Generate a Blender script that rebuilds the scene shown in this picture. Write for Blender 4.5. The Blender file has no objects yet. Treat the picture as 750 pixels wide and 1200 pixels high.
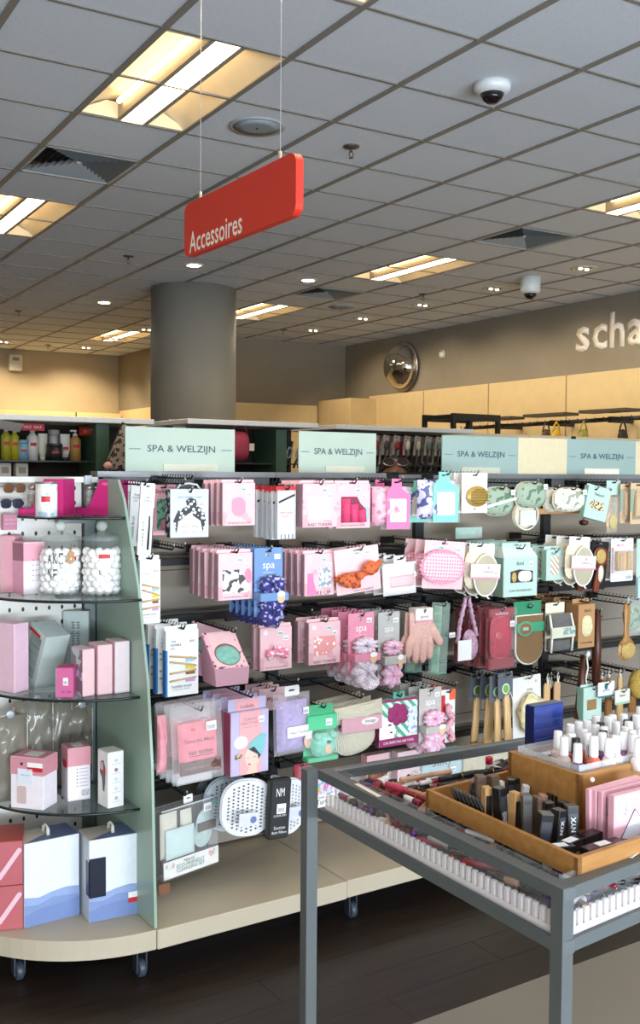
import bpy, bmesh, math, random
import numpy as np
from mathutils import Vector, Matrix, Euler, noise
from mathutils.geometry import tessellate_polygon
random.seed(7)
PI = math.pi
S = bpy.context.scene
COL = S.collection
# ---------------------------------------------------------------- camera, exposure
F, YAW, PIT, ROLL, CZ = 1198.0, math.radians(33.0), -0.0397, 0.0075, 1.60
_f = Vector((math.sin(YAW)*math.cos(PIT), math.cos(YAW)*math.cos(PIT), math.sin(PIT)))
_r0 = Vector((math.cos(YAW), -math.sin(YAW), 0)); _u0 = _r0.cross(_f)
_r = _r0*math.cos(ROLL) + _u0*math.sin(ROLL); _u = -_r0*math.sin(ROLL) + _u0*math.cos(ROLL)
cam_d = bpy.data.cameras.new('camera'); cam = bpy.data.objects.new('camera', cam_d); COL.objects.link(cam)
cam_d.sensor_fit = 'VERTICAL'; cam_d.sensor_height = 36; cam_d.sensor_width = 36; cam_d.lens = 36*F/1200
cam_d.clip_start = 0.05; cam_d.clip_end = 200
cam.matrix_world = Matrix(((_r.x, _u.x, -_f.x, 0), (_r.y, _u.y, -_f.y, 0), (_r.z, _u.z, -_f.z, CZ), (0, 0, 0, 1)))
S.camera = cam
S.view_settings.view_transform = 'Standard'; S.view_settings.look = 'None'
S.view_settings.gamma = 1; S.view_settings.use_curve_mapping = False
S.view_settings.exposure = 0.16
CO = Vector((0, 0, CZ))
def ray(px, py): return _f + _r*((px-375)/F) - _u*((py-600)/F)
def atz(px, py, z): d = ray(px, py); return CO + d*((z-CZ)/d.z)
def aty(px, py, y): d = ray(px, py); return CO + d*(y/d.y)
def pr(P):
    v = Vector(P)-CO; d = v.dot(_f); return 375+F*v.dot(_r)/d, 600-F*v.dot(_u)/d, d
def zat(P, py):                                   # height above point P whose projection has row py
    a, b = -1.0, 4.0
    for _ in range(40):
        m = (a+b)/2
        if pr((P[0], P[1], m))[1] > py: a = m
        else: b = m
    return (a+b)/2
GA = math.radians(-2.0)                           # building grid against gondola axes
HC = 3.451
def G(gx, gy, z=0):                               # metres in the building's own axes -> world
    c, s = math.cos(GA), math.sin(GA); return Vector((gx*c-gy*s, gx*s+gy*c, z))
def GT(i, j, z=HC): return G((2.79+i)*.6, (6.79+j)*.6, z)
# ---------------------------------------------------------------- world, daylight and added fill
W = bpy.data.worlds.new('world'); S.world = W; W.use_nodes = True
bg = W.node_tree.nodes['Background']; bg.inputs[0].default_value = (.62, .78, 1, 1); bg.inputs[1].default_value = 1.2
def area(name, loc, rot, sx, sy, power, col):
    l = bpy.data.lights.new(name, 'AREA'); l.shape = 'RECTANGLE'; l.size = sx; l.size_y = sy; l.energy = power; l.color = col
    o = bpy.data.objects.new(name, l); COL.objects.link(o); o.location = loc; o.rotation_euler = rot; return o
# daylight entering by the shop front behind the photographer
p = G(1.2, -4.3, 1.75)
area('daylight', p, (PI/2, 0, GA), 8.5, 2.9, 105, (.95, .98, 1))
# added fill light at the same shop front, tilted up to brighten the ceiling
area('pavement_light', G(1.2, -4.4, .5), (PI/2+.65, 0, GA), 9.5, 1.0, 680, (.80, .90, 1))
# ---------------------------------------------------------------- materials
def lin(c):
    if isinstance(c, str): c = tuple(int(c[i:i+2], 16)/255 for i in (0, 2, 4))
    return tuple((x/12.92 if x <= .04045 else ((x+.055)/1.055)**2.4) for x in c)+(1,)
MC = {}
def mat(c, rough=.6, metal=0, kind=None, c2=None, sc=40, emit=0, alpha=1, trans=0, bump=0, coat=0):
    key = (c, rough, metal, kind, c2, sc, emit, alpha, trans, bump, coat)
    if key in MC: return MC[key]
    m = bpy.data.materials.new((kind or 'plain')+'_'+str(c)); m.use_nodes = True; nt = m.node_tree; N = nt.nodes; L = nt.links
    b = N['Principled BSDF']; out = N['Material Output']
    b.inputs['Roughness'].default_value = rough; b.inputs['Metallic'].default_value = metal
    if coat: b.inputs['Coat Weight'].default_value = coat; b.inputs['Coat Roughness'].default_value = .1
    C1 = lin(c); C2 = lin(c2) if c2 else tuple(x*.86 for x in C1[:3])+(1,)
    tc = N.new('ShaderNodeTexCoord')
    mp = N.new('ShaderNodeMapping'); L.new(tc.outputs['Object'], mp.inputs[0])
    def ramp(src, p0, p1, a=C1, d=C2, const=False):
        r = N.new('ShaderNodeValToRGB'); L.new(src, r.inputs[0])
        r.color_ramp.elements[0].position = p0; r.color_ramp.elements[1].position = p1
        r.color_ramp.elements[0].color = a; r.color_ramp.elements[1].color = d
        if const: r.color_ramp.interpolation = 'CONSTANT'
        return r
    def noise_n(scale, det=3):
        n = N.new('ShaderNodeTexNoise'); n.inputs['Scale'].default_value = scale; n.inputs['Detail'].default_value = det
        L.new(mp.outputs[0], n.inputs[0]); return n
    def wave(scale, dist=0, direction='X', prof='SIN'):
        w = N.new('ShaderNodeTexWave'); w.inputs['Scale'].default_value = scale; w.inputs['Distortion'].default_value = dist
        w.bands_direction = direction; w.wave_profile = prof; L.new(mp.outputs[0], w.inputs[0]); return w
    def mixc(fac, a, d, mode='MIX'):
        x = N.new('ShaderNodeMix'); x.data_type = 'RGBA'; x.blend_type = mode
        if isinstance(fac, (int, float)): x.inputs[0].default_value = fac
        else: L.new(fac, x.inputs[0])
        for s, v in ((6, a), (7, d)):
            if isinstance(v, tuple): x.inputs[s].default_value = v
            else: L.new(v, x.inputs[s])
        return x.outputs[2]
    cs = None; hs = None
    if kind is None:
        n = noise_n(sc); r = ramp(n.outputs[0], .3, .75, C1, tuple(x*.93 for x in C1[:3])+(1,)); cs = r.outputs[0]; hs = n.outputs[0]
    elif kind == 'spots':
        v = N.new('ShaderNodeTexVoronoi'); v.inputs['Scale'].default_value = sc; L.new(mp.outputs[0], v.inputs[0])
        cs = ramp(v.outputs[0], .0, .36, C2, C1, True).outputs[0]
    elif kind == 'patches':
        n = noise_n(sc, 1.5); cs = ramp(n.outputs[0], .0, .54, C1, C2, True).outputs[0]
    elif kind == 'floral':
        n = noise_n(sc, 2); v = N.new('ShaderNodeTexVoronoi'); v.inputs['Scale'].default_value = sc*1.4; L.new(mp.outputs[0], v.inputs[0])
        a = ramp(v.outputs[0], .25, .42, C2, C1).outputs[0]
        a2 = ramp(n.outputs[0], .5, .62, C1, tuple(.5*(C1[i]+C2[i]) for i in range(3))+(1,)).outputs[0]
        cs = mixc(.6, a2, a)
    elif kind == 'gingham':
        w1 = wave(sc, 0, 'X'); w2 = wave(sc, 0, 'Z')
        r1 = ramp(w1.outputs['Fac'], 0, .5, C1, C2, True); r2 = ramp(w2.outputs['Fac'], 0, .5, C1, C2, True)
        cs = mixc(.5, r1.outputs[0], r2.outputs[0])
    elif kind == 'weave':
        w1 = wave(sc, 1.5, 'Z'); w2 = wave(sc*.8, 2, 'X')
        hs = mixc(.5, w1.outputs['Color'], w2.outputs['Color']); cs = ramp(hs, .2, .8).outputs[0]
    elif kind == 'stripe':
        w1 = wave(sc, 0, 'DIAGONAL'); cs = ramp(w1.outputs['Fac'], 0, .5, C1, C2, True).outputs[0]
    elif kind == 'lines':
        w1 = wave(sc, .4, 'Z'); n = noise_n(sc*3); 
        r1 = ramp(w1.outputs['Fac'], .45, .55); cs = mixc(.35, r1.outputs[0], ramp(n.outputs[0], .4, .6).outputs[0])
    elif kind == 'barcode':
        w1 = wave(sc, 6, 'X'); n = noise_n(sc*1.5, 5); cs = ramp(w1.outputs['Fac'], 0, .5, C1, C2, True).outputs[0]
    elif kind == 'wood':
        mp.inputs['Scale'].default_value = (5, 5, .8)
        n = noise_n(sc, 6); w = wave(sc*.25, 7, 'X'); cs = ramp(mixc(.5, n.outputs[0], w.outputs['Fac']), .3, .72).outputs[0]; hs = n.outputs[0]
    elif kind == 'woodx':
        mp.inputs['Scale'].default_value = (1, 8, 8)
        n = noise_n(sc, 7); cs = ramp(n.outputs[0], .3, .72).outputs[0]; hs = n.outputs[0]
    elif kind == 'fluff':
        n = noise_n(sc, 8); cs = ramp(n.outputs[0], .3, .7).outputs[0]; hs = n.outputs[0]
    elif kind == 'speck':
        n = noise_n(sc, 3); cs = ramp(n.outputs[0], .52, .66).outputs[0]; hs = n.outputs[0]
    elif kind == 'streak':
        mp.inputs['Scale'].default_value = (.3, 1, 3)
        n = noise_n(sc, 2); cs = ramp(n.outputs[0], .35, .7).outputs[0]
    L.new(cs, b.inputs['Base Color'])
    if bump and hs is not None:
        bp = N.new('ShaderNodeBump'); bp.inputs['Strength'].default_value = bump; bp.inputs['Distance'].default_value = .004
        L.new(hs, bp.inputs['Height']); L.new(bp.outputs[0], b.inputs['Normal'])
    if emit:
        L.new(cs, b.inputs['Emission Color']); b.inputs['Emission Strength'].default_value = emit
    if trans: b.inputs['Transmission Weight'].default_value = trans; b.inputs['IOR'].default_value = 1.2
    if alpha < 1: b.inputs['Alpha'].default_value = alpha
    MC[key] = m; return m
def clear(c='eef4f6', a=.22, rough=.08):
    return mat(c, rough, alpha=a, sc=15)
WHITE = mat('f2f2f0', .5); BLACK = mat('17181a', .45); STICK = mat('f6f6f6', .5, kind='barcode', c2='3a3a40', sc=90)
INK = mat('26303c', .6); RED = mat('c3202c', .5)
# ---------------------------------------------------------------- mesh building
class MB:
    def __init__(s): s.v = []; s.f = []; s.sm = []
    def add(s, vs, fs, smooth=False, M=None):
        k = len(s.v)
        s.v += [tuple(M @ Vector(v)) if M is not None else tuple(v) for v in vs]
        s.f += [tuple(i+k for i in f) for f in fs]; s.sm += [smooth]*len(fs); return s
    def box(s, x0, x1, y0, y1, z0, z1, M=None, bev=0):
        if bev:
            b = min(bev, (x1-x0)*.3, (y1-y0)*.3, (z1-z0)*.3); bm = bmesh.new(); bmesh.ops.create_cube(bm, size=1)
            for v in bm.verts: v.co = ((x0+x1)/2+v.co.x*(x1-x0), (y0+y1)/2+v.co.y*(y1-y0), (z0+z1)/2+v.co.z*(z1-z0))
            bmesh.ops.bevel(bm, geom=bm.edges[:], offset=b, segments=1, affect='EDGES')
            bm.verts.index_update()
            vs = [v.co[:] for v in bm.verts]; fs = [[v.index for v in f.verts] for f in bm.faces]; bm.free(); return s.add(vs, fs, False, M)
        vs = [(x, y, z) for z in (z0, z1) for y in (y0, y1) for x in (x0, x1)]
        return s.add(vs, [(0, 2, 3, 1), (4, 5, 7, 6), (0, 1, 5, 4), (2, 6, 7, 3), (0, 4, 6, 2), (1, 3, 7, 5)], False, M)
    def prism(s, pts, y0, y1, holes=(), M=None, smooth=False):       # outline in x,z, thickness along y
        loops = [list(pts)]+[list(h) for h in holes]
        flat = [p for l in loops for p in l]; n = len(flat)
        tri = tessellate_polygon([[Vector((p[0], p[1], 0)) for p in l] for l in loops])
        vs = [(p[0], y0, p[1]) for p in flat]+[(p[0], y1, p[1]) for p in flat]
        fs = [tuple(t) for t in tri]+[tuple(i+n for i in t[::-1]) for t in tri]
        k = 0
        for l in loops:
            m = len(l)
            for i in range(m): a, b = k+i, k+(i+1) % m; fs.append((a, b, b+n, a+n))
            k += m
        return s.add(vs, fs, smooth, M)
    def lathe(s, prof, n=16, M=None, smooth=True, ry=1):              # profile (r, z)
        vs = []; fs = []
        for r, z in prof:
            for i in range(n): a = 2*PI*i/n; vs.append((r*math.cos(a), ry*r*math.sin(a), z))
        for j in range(len(prof)-1):
            for i in range(n):
                a, b = j*n+i, j*n+(i+1) % n; fs.append((a, b, b+n, a+n))
        if prof[0][0] > 1e-5: fs.append(tuple(range(n))[::-1])
        if prof[-1][0] > 1e-5: fs.append(tuple((len(prof)-1)*n+i for i in range(n)))
        return s.add(vs, fs, smooth, M)
    def ell(s, c, r, n=12, m=8, M=None, nz=0, seed=0):
        vs = []; fs = []
        for j in range(m+1):
            t = PI*j/m
            for i in range(n):
                a = 2*PI*i/n; d = Vector((math.sin(t)*math.cos(a), math.sin(t)*math.sin(a), math.cos(t)))
                k = 1+nz*noise.noise(d*2.3+Vector((seed, seed*.7, 0)))
                vs.append((c[0]+d.x*r[0]*k, c[1]+d.y*r[1]*k, c[2]+d.z*r[2]*k))
        for j in range(m):
            for i in range(n): a, b = j*n+i, j*n+(i+1) % n; fs.append((a, a+n, b+n, b))
        return s.add(vs, fs, True, M)
    def tube(s, pts, r, n=6, M=None, closed=False, flat=1.0):
        pts = [Vector(p) for p in pts]; R = r if isinstance(r, (list, tuple)) else [r]*len(pts); vs = []; fs = []; m = len(pts)
        up = Vector((0, 1, 0))
        for i, p in enumerate(pts):
            if closed: d = pts[(i+1) % m]-pts[i-1]
            else: d = pts[min(i+1, m-1)]-pts[max(i-1, 0)]
            d.normalize(); a = d.cross(up)
            if a.length < .05: a = d.cross(Vector((1, 0, 0)))
            a.normalize(); b = d.cross(a)
            for k in range(n): t = 2*PI*k/n; vs.append(p+a*(R[i]*math.cos(t))+b*(R[i]*flat*math.sin(t)))
        for j in range(m if closed else m-1):
            for k in range(n):
                j2 = (j+1) % m; fs.append((j*n+k, j*n+(k+1) % n, j2*n+(k+1) % n, j2*n+k))
        if not closed: fs.append(tuple(range(n))[::-1]); fs.append(tuple((m-1)*n+k for k in range(n)))
        return s.add(vs, fs, n > 5, M)
    def pillow(s, x0, x1, z0, z1, d, y=0, nx=10, nz=10, nzs=.15, seed=0, sq=4.0, M=None):  # bulging pouch or pad
        vs = []; fs = []
        for side in (-1, 1):
            for j in range(nz+1):
                for i in range(nx+1):
                    u = -1+2*i/nx; w = -1+2*j/nz
                    h = (max(0, 1-abs(u)**sq)*max(0, 1-abs(w)**sq))**.5
                    h *= 1+nzs*2*noise.noise(Vector((u*2.5+seed, w*2.5, side+seed*.3)))
                    vs.append(((x0+x1)/2+u*(x1-x0)/2, y+side*h*d/2, (z0+z1)/2+w*(z1-z0)/2))
        k = (nx+1)*(nz+1)
        for j in range(nz):
            for i in range(nx):
                a = j*(nx+1)+i; q = (a, a+1, a+nx+2, a+nx+1); fs.append(q); fs.append(tuple(t+k for t in q[::-1]))
        return s.add(vs, fs, True, M)
    def oval(s, cx, cz, rx, rz, d, y=0, n=24, rings=5, pw=2.0, M=None, nzs=0, seed=0):     # cushion with superelliptic outline
        vs = []; fs = []
        def rad(a): return 1/((abs(math.cos(a))**pw+abs(math.sin(a))**pw)**(1/pw))
        for side in (-1, 1):
            vs.append((cx, y+side*d/2, cz)); 
            for k in range(1, rings+1):
                t = k/rings
                for i in range(n):
                    a = 2*PI*i/n; q = rad(a)*t; h = math.sqrt(max(0, 1-t**3))*(1+nzs*noise.noise(Vector((q*math.cos(a)*3+seed, q*math.sin(a)*3, side))))
                    vs.append((cx+rx*q*math.cos(a), y+side*d/2*h, cz+rz*q*math.sin(a)))
        k0 = 1+rings*n
        for sd in (0, 1):
            o = sd*k0
            for i in range(n):
                i2 = (i+1) % n
                f = (o, o+1+i, o+1+i2); fs.append(f if sd == 0 else f[::-1])
                for k in range(rings-1):
                    f = (o+1+k*n+i, o+1+(k+1)*n+i, o+1+(k+1)*n+i2, o+1+k*n+i2); fs.append(f if sd == 0 else f[::-1])
        return s.add(vs, fs, True, M)
    def scrunch(s, cx, cz, R, r, y=0, n=40, m=8, squash=1, folds=11, seed=0, rot=0, M=None):
        vs = []; fs = []
        for i in range(n):
            a = 2*PI*i/n; rr = r*(1+.28*math.sin(folds*a+seed)+.25*noise.noise(Vector((math.cos(a)*2, math.sin(a)*2, seed))))
            for k in range(m):
                b = 2*PI*k/m; q = R+rr*math.cos(b)*(1+.12*math.sin(3*b+folds*.5*a))
                x = q*math.cos(a); z = q*math.sin(a)*squash
                vs.append((cx+x*math.cos(rot)-z*math.sin(rot), y+rr*.8*math.sin(b), cz+x*math.sin(rot)+z*math.cos(rot)))
        for i in range(n):
            for k in range(m):
                i2 = (i+1) % n; k2 = (k+1) % m; fs.append((i*m+k, i*m+k2, i2*m+k2, i2*m+k))
        return s.add(vs, fs, True, M)
def O(name, mb, m, parent=None, loc=None, rot=None, kind=None, label=None):
    me = bpy.data.meshes.new(name); me.from_pydata(mb.v, [], mb.f); me.polygons.foreach_set('use_smooth', mb.sm); me.update()
    me.materials.append(m); o = bpy.data.objects.new(name, me); COL.objects.link(o)
    if parent: o.parent = parent
    if loc is not None: o.location = loc
    if rot is not None: o.rotation_euler = rot
    if kind: o['kind'] = kind
    if label: o['label'] = label
    return o
def bx(name, x0, x1, y0, y1, z0, z1, m, parent=None, bev=0, **k): return O(name, MB().box(x0, x1, y0, y1, z0, z1, bev=bev), m, parent, **k)
def thing(name, label, cat, loc=(0, 0, 0), rot=0, group=None):
    o = bpy.data.objects.new(name, None); COL.objects.link(o); o.location = loc; o.empty_display_size = .05
    o.rotation_euler = rot if isinstance(rot, (tuple, Euler)) else (0, 0, rot)
    o['label'] = label; o['category'] = cat
    if group: o['group'] = group
    return o
def tag(o, label, cat, group=None):
    o['label'] = label; o['category'] = cat
    if group: o['group'] = group
    return o
def copy_tree(o, parent=None):
    c = o.copy(); COL.objects.link(c)
    if parent: c.parent = parent
    for ch in o.children: copy_tree(ch, c)
    return c
BACKW = ['directly behind the front one', 'second behind the front one', 'third behind the front one', 'fourth behind the front one',
         'fifth behind the front one', 'sixth behind the front one', 'seventh behind the front one']
def stack(t, n, dy, group, short=None, dx=0, dz=0, jit=.02, dim=None):
    t['group'] = group; M = t.matrix_basis.copy()
    for i in range(n):
        c = copy_tree(t); c.location = t.location+Vector((dx*(i+1)+random.uniform(-.002, .002), dy*(i+1), dz*(i+1)-random.uniform(0, .004)))
        c.rotation_euler = (t.rotation_euler[0], t.rotation_euler[1]+random.uniform(-jit, jit), t.rotation_euler[2]+random.uniform(-jit, jit))
        c['label'] = 'one of the '+group+', '+BACKW[i]
_txt = {}
def text(s, m, parent, x, z, w=None, h=None, y=-.0012, align='CENTER', rot=(PI/2, 0, 0), name='lettering', bold=0, sx=1, mat3=None):
    key = (s, bold)
    if key not in _txt:
        cu = bpy.data.curves.new('t', 'FONT'); cu.body = s; cu.align_x = 'CENTER'; cu.align_y = 'CENTER'; cu.size = 1; cu.resolution_u = 2; cu.offset = bold
        o = bpy.data.objects.new('t', cu); COL.objects.link(o); dg = bpy.context.evaluated_depsgraph_get(); dg.update()
        me = bpy.data.meshes.new_from_object(o.evaluated_get(dg)); bpy.data.objects.remove(o); bpy.data.curves.remove(cu)
        co = np.array([v.co[:] for v in me.vertices]) if len(me.vertices) else np.zeros((1, 3)); lo, hi = co.min(0), co.max(0)
        for v in me.vertices: v.co.x -= (lo[0]+hi[0])/2; v.co.y -= (lo[1]+hi[1])/2
        _txt[key] = (me, hi[0]-lo[0], hi[1]-lo[1])
    me, tw, th = _txt[key]; me = me.copy(); me.materials.clear(); me.materials.append(m); me.name = name
    if w and h: a, b = w/tw, h/th
    elif w: a = b = w/tw
    else: a = b = h/th
    for v in me.vertices: v.co.x *= a; v.co.y *= b
    o = bpy.data.objects.new(name, me); COL.objects.link(o); o.parent = parent; o.rotation_euler = rot
    dx = 0 if align == 'CENTER' else (tw*a/2 if align == 'LEFT' else -tw*a/2)
    o.location = (x+dx, y, z); return o
def rrect(x0, x1, z0, z1, r=.004, n=3):
    r = min(r, (x1-x0)*.49, (z1-z0)*.49); P = []
    for cx, cz, a0 in ((x1-r, z0+r, -PI/2), (x1-r, z1-r, 0), (x0+r, z1-r, PI/2), (x0+r, z0+r, PI)):
        for i in range(n+1): a = a0+PI/2*i/n; P.append((cx+r*math.cos(a), cz+r*math.sin(a)))
    return P
def ovalp(cx, cz, rx, rz, n=20): return [(cx+rx*math.cos(2*PI*i/n), cz+rz*math.sin(2*PI*i/n)) for i in range(n)]
def patch(name, parent, pts, m, y=-.001, t=.0006): return O(name, MB().prism(pts, y-t/2, y+t/2), m, parent)
def slot(W, H, w=None, dz=.009, h=.004): w = w or min(.026, W*.3); return rrect(-w/2, w/2, H-dz-h, H-dz+h*.2, .002, 2)
# ================================================================ ROOM
RX0, RX1, RY0, RYB, RYC, RJ = -3.2, 8.14, -4.6, 16.1, 12.85, 5.81
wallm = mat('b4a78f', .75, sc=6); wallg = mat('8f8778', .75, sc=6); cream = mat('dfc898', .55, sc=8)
def gbox(name, x0, x1, y0, y1, z0, z1, m, parent=None, kind=None, **k):
    mb = MB().box(x0, x1, y0, y1, z0, z1); mb.v = [tuple(G(v[0], v[1], v[2])) for v in mb.v]
    return O(name, mb, m, parent, kind=kind, **k)
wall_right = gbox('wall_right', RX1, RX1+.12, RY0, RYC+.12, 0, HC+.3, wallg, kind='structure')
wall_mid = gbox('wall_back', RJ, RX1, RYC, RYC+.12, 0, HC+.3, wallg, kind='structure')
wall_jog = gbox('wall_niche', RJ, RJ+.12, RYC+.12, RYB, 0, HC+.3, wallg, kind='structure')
wall_far = gbox('wall_far', RX0, RJ+.12, RYB, RYB+.12, 0, HC+.3, wallm, kind='structure')
gbox('wall_left', RX0-.12, RX0, RY0, RYB+.12, 0, HC+.3, wallm, kind='structure')
# shop front behind the photographer: a wall with a wide glazed opening
gbox('wall_front', RX0-.12, RX1+.12, RY0-.12, RY0, 3.3, HC+.3, wallm, kind='structure')
for i in range(7):
    xx = RX0+i*(RX1-RX0)/6; gbox('trim_%d' % (i+1), xx-.04, xx+.04, RY0-.1, RY0-.02, 0, 3.3, mat('3a3d40', .4), kind='structure')
# floor
fl = MB(); c = [(-3.4, -4.8), (8.4, -4.8), (8.4, 16.4), (-3.4, 16.4)]
fl.add([tuple(G(x, y, -.02)) for x, y in c]+[tuple(G(x, y, -.12)) for x, y in c], [(0, 1, 2, 3), (7, 6, 5, 4), (0, 4, 5, 1), (1, 5, 6, 2), (2, 6, 7, 3), (3, 7, 4, 0)])
floor = O('floor', fl, mat('3a3632', .6, sc=5), kind='structure')
FY = 2.285
tile_m = mat('8f897e', .42, sc=3)
for i in range(5):
    for j in range(2):
        bx('floor_tile', 1.25+.8*(i-2)+.0001, 1.25+.8*(i-1)-.0001, FY-.8*(j+1)+.0001, FY-.8*j-.0001, -.019, 0, tile_m, floor)
bx('floor_sheet', -3.3, 8.2, -4.7, FY-1.6, -.019, -.0002, tile_m, floor)
wd = mat('30261f', .38, kind='woodx', c2='1f1713', sc=3.2, bump=.15)
mplanks = []
for j in range(9):
    off = (j*.47) % 1.22
    for i in range(5):
        x0 = -.6+off-1.22+i*1.22; 
        bx('plank', max(x0, -1.2)+.0008, x0+1.22-.0008, FY+.152*j+.0006, FY+.152*(j+1)-.0006, -.019, 0, wd, floor)
bx('floor_sheet', -3.3, 8.2, FY+.152*9, 15.9, -.019, -.0002, mat('4a4039', .5, sc=4), floor)
# ---------------------------------------------------------------- ceiling
ceiling = gbox('ceiling', RX0-.1, RX1+.1, RY0-.1, RYB+.1, HC+.16, HC+.28, mat('55565a', .9), kind='structure')
LIGHTS = [(0, 0), (0, 5), (6, 5), (6, 10), (6, 0), (0, -3), (0, 10), (5, 15), (-6, 0), (-6, 5), (6, -5), (0, -8), (6, -10), (-6, -5)]
VENTS = [(0, 3), (6, 3), (6, 8)]
taken = set()
for i, j in LIGHTS: taken |= {(i, j), (i, j+1)}
for v in VENTS: taken.add(v)
tiles = []
for i in range(-10, 11):
    for j in range(-19, 21):
        if (i, j) in taken: continue
        x0, y0, x1, y1 = (2.79+i)*.6, (6.79+j)*.6, (3.79+i)*.6, (7.79+j)*.6
        lim = RYB if x0 < RJ-.01 else RYC
        if x1 < RX0+.02 or y1 < RY0+.02 or x0 > RX1-.02 or y0 > lim-.02: continue
        x0 = max(x0, RX0); y0 = max(y0, RY0); x1 = min(x1, RX1); y1 = min(y1, lim)
        if x0 < RJ-.01 and x1 > RJ and y1 > RYC: x1 = RJ if y0 > RYC-.3 else x1
        P = G((x0+x1)/2, (y0+y1)/2, HC); q = pr(P)
        vis = q[2] > .5 and -90 < q[0] < 840 and -110 < q[1] < 440
        tiles.append((0 if vis else 1, q[2], x0, x1, y0, y1))
tiles.sort(); tm = mat('d3dae3', .9, kind='speck', c2='cdd3dc', sc=90)
rest = MB(); n_t = 0; full = None
for vis, d, x0, x1, y0, y1 in tiles:
    if vis == 0 and n_t < 300:
        n_t += 1
        w, h = x1-x0, y1-y0
        if abs(w-.6) < .001 and abs(h-.6) < .001:
            if full is None:
                full = bx('tile', -.294, .294, -.294, .294, .004, .02, tm, ceiling); o = full
            else: o = full.copy(); COL.objects.link(o)
            o.location = G(x0+.3, y0+.3, HC); o.rotation_euler = (0, 0, GA)
        else: gbox('tile', x0+.006, x1-.006, y0+.006, y1-.006, HC+.004, HC+.02, tm, ceiling)
    else:
        k = len(rest.v); rest.box(x0+.006, x1-.006, y0+.006, y1-.006, HC+.004, HC+.02)
        for t in range(k, len(rest.v)): rest.v[t] = tuple(G(*rest.v[t]))
O('tile', rest, tm, ceiling, kind='stuff')
bar = mat('84817b', .5, sc=20)
def runner(x0, x1, y0, y1, dz=0): gbox('grid_runner', x0, x1, y0, y1, HC-.003-dz, HC+.005, bar, ceiling)
for i in range(-9, 12):
    x = (2.79+i)*.6
    if RX0 < x < RX1: runner(x-.015, x+.015, RY0, RYB if x < RJ else RYC, .0008)
for j in range(-18, 21):
    y = (6.79+j)*.6
    if RY0 < y < RYB: runner(RX0, RX1 if y < RYC else RJ, y-.0085, y+.0085)
# ---------------------------------------------------------------- recessed ceiling lights
refl = mat('efe3c6', .35, sc=10); lens = mat('ffeccb', .4, kind='stripe', c2='f3cf95', sc=30, emit=7.5); tubem = mat('ffd9a0', .3, emit=9)
def troffer(i, j, label):
    x0, y0 = (2.79+i)*.6, (6.79+j)*.6
    t = thing('ceiling_light', label, 'light', G(x0+.3, y0+.6, HC), GA, 'recessed fluorescent ceiling lights')
    hb = MB(); a, b = .288, .588; D = .085
    # housing shell: end plates, side rims and closed top
    hb.box(-a-.004, a+.004, -b-.004, b+.004, D+.02, D+.024)
    hb.box(-a-.004, -a, -b, b, -.002, D+.02); hb.box(a, a+.004, -b, b, -.002, D+.02)
    O('housing', hb, mat('e8e6e0', .5), t)
    for s in (-1, 1):
        prof = [(s*(.285-.21*u), .003+(D+.012)*math.sin(u*PI/2)**.75) for u in [k/8 for k in range(9)]]
        m = MB(); vs = []
        for y in (-b, b): vs += [(x, y, z) for x, z in prof]
        m.add(vs, [(k, k+1, k+10, k+9) for k in range(8)], True); O('reflector', m, refl, t)
        for e0 in (-b, b-.02): O('end_plate', MB().prism([(s*.285, 0), (s*.08, 0), (s*.08, D), (s*.15, D), (s*.285, .02)], e0, e0+.02), refl, t)
        O('fluorescent_tube', MB().tube([(s*.108, -b+.1, .062), (s*.108, b-.1, .062)], .013, 8), tubem, t)
    c = MB(); c.box(-.085, -.06, -b, b, .0, D); c.box(.06, .085, -b, b, .0, D); O('lamp_housing', c, mat('a39a8a', .5), t)
    O('lens', MB().box(-.06, .06, -b, b, .002, .012), lens, t)
    l = bpy.data.lights.new('troffer_lamp', 'AREA'); l.shape = 'RECTANGLE'; l.size = .11; l.size_y = 1.12; l.energy = 10.5; l.color = (1, .84, .62)
    lo = bpy.data.objects.new('troffer_lamp', l); COL.objects.link(lo); lo.parent = t; lo.location = (0, 0, -.0015)
LB = {(0, 0): 'large recessed ceiling light nearest the red hanging sign, top left', (0, 5): 'recessed ceiling light cut off by left edge, beside a square vent',
      (6, 5): 'recessed ceiling light between the column and the small dome camera', (6, 10): 'recessed ceiling light emerging from right side of the grey column',
      (6, 0): 'recessed ceiling light cut off by the right edge of the photo', (0, -3): 'recessed ceiling light at top edge, only its corner showing',
      (5, 15): 'farthest recessed ceiling light just left of the grey column'}
OUT = ['recessed ceiling light far out of frame to the left, %s' % q for q in ('nearest the column', 'level with the rack', 'over the entrance', 'by the shop front', 'behind the photographer', 'beside the entrance', 'in the corner')]  # unseen lights continuing the ceiling pattern, added for illumination
for (i, j) in LIGHTS:
    if (i, j) == (0, 10): continue
    troffer(i, j, LB.get((i, j)) or OUT.pop(0))
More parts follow.
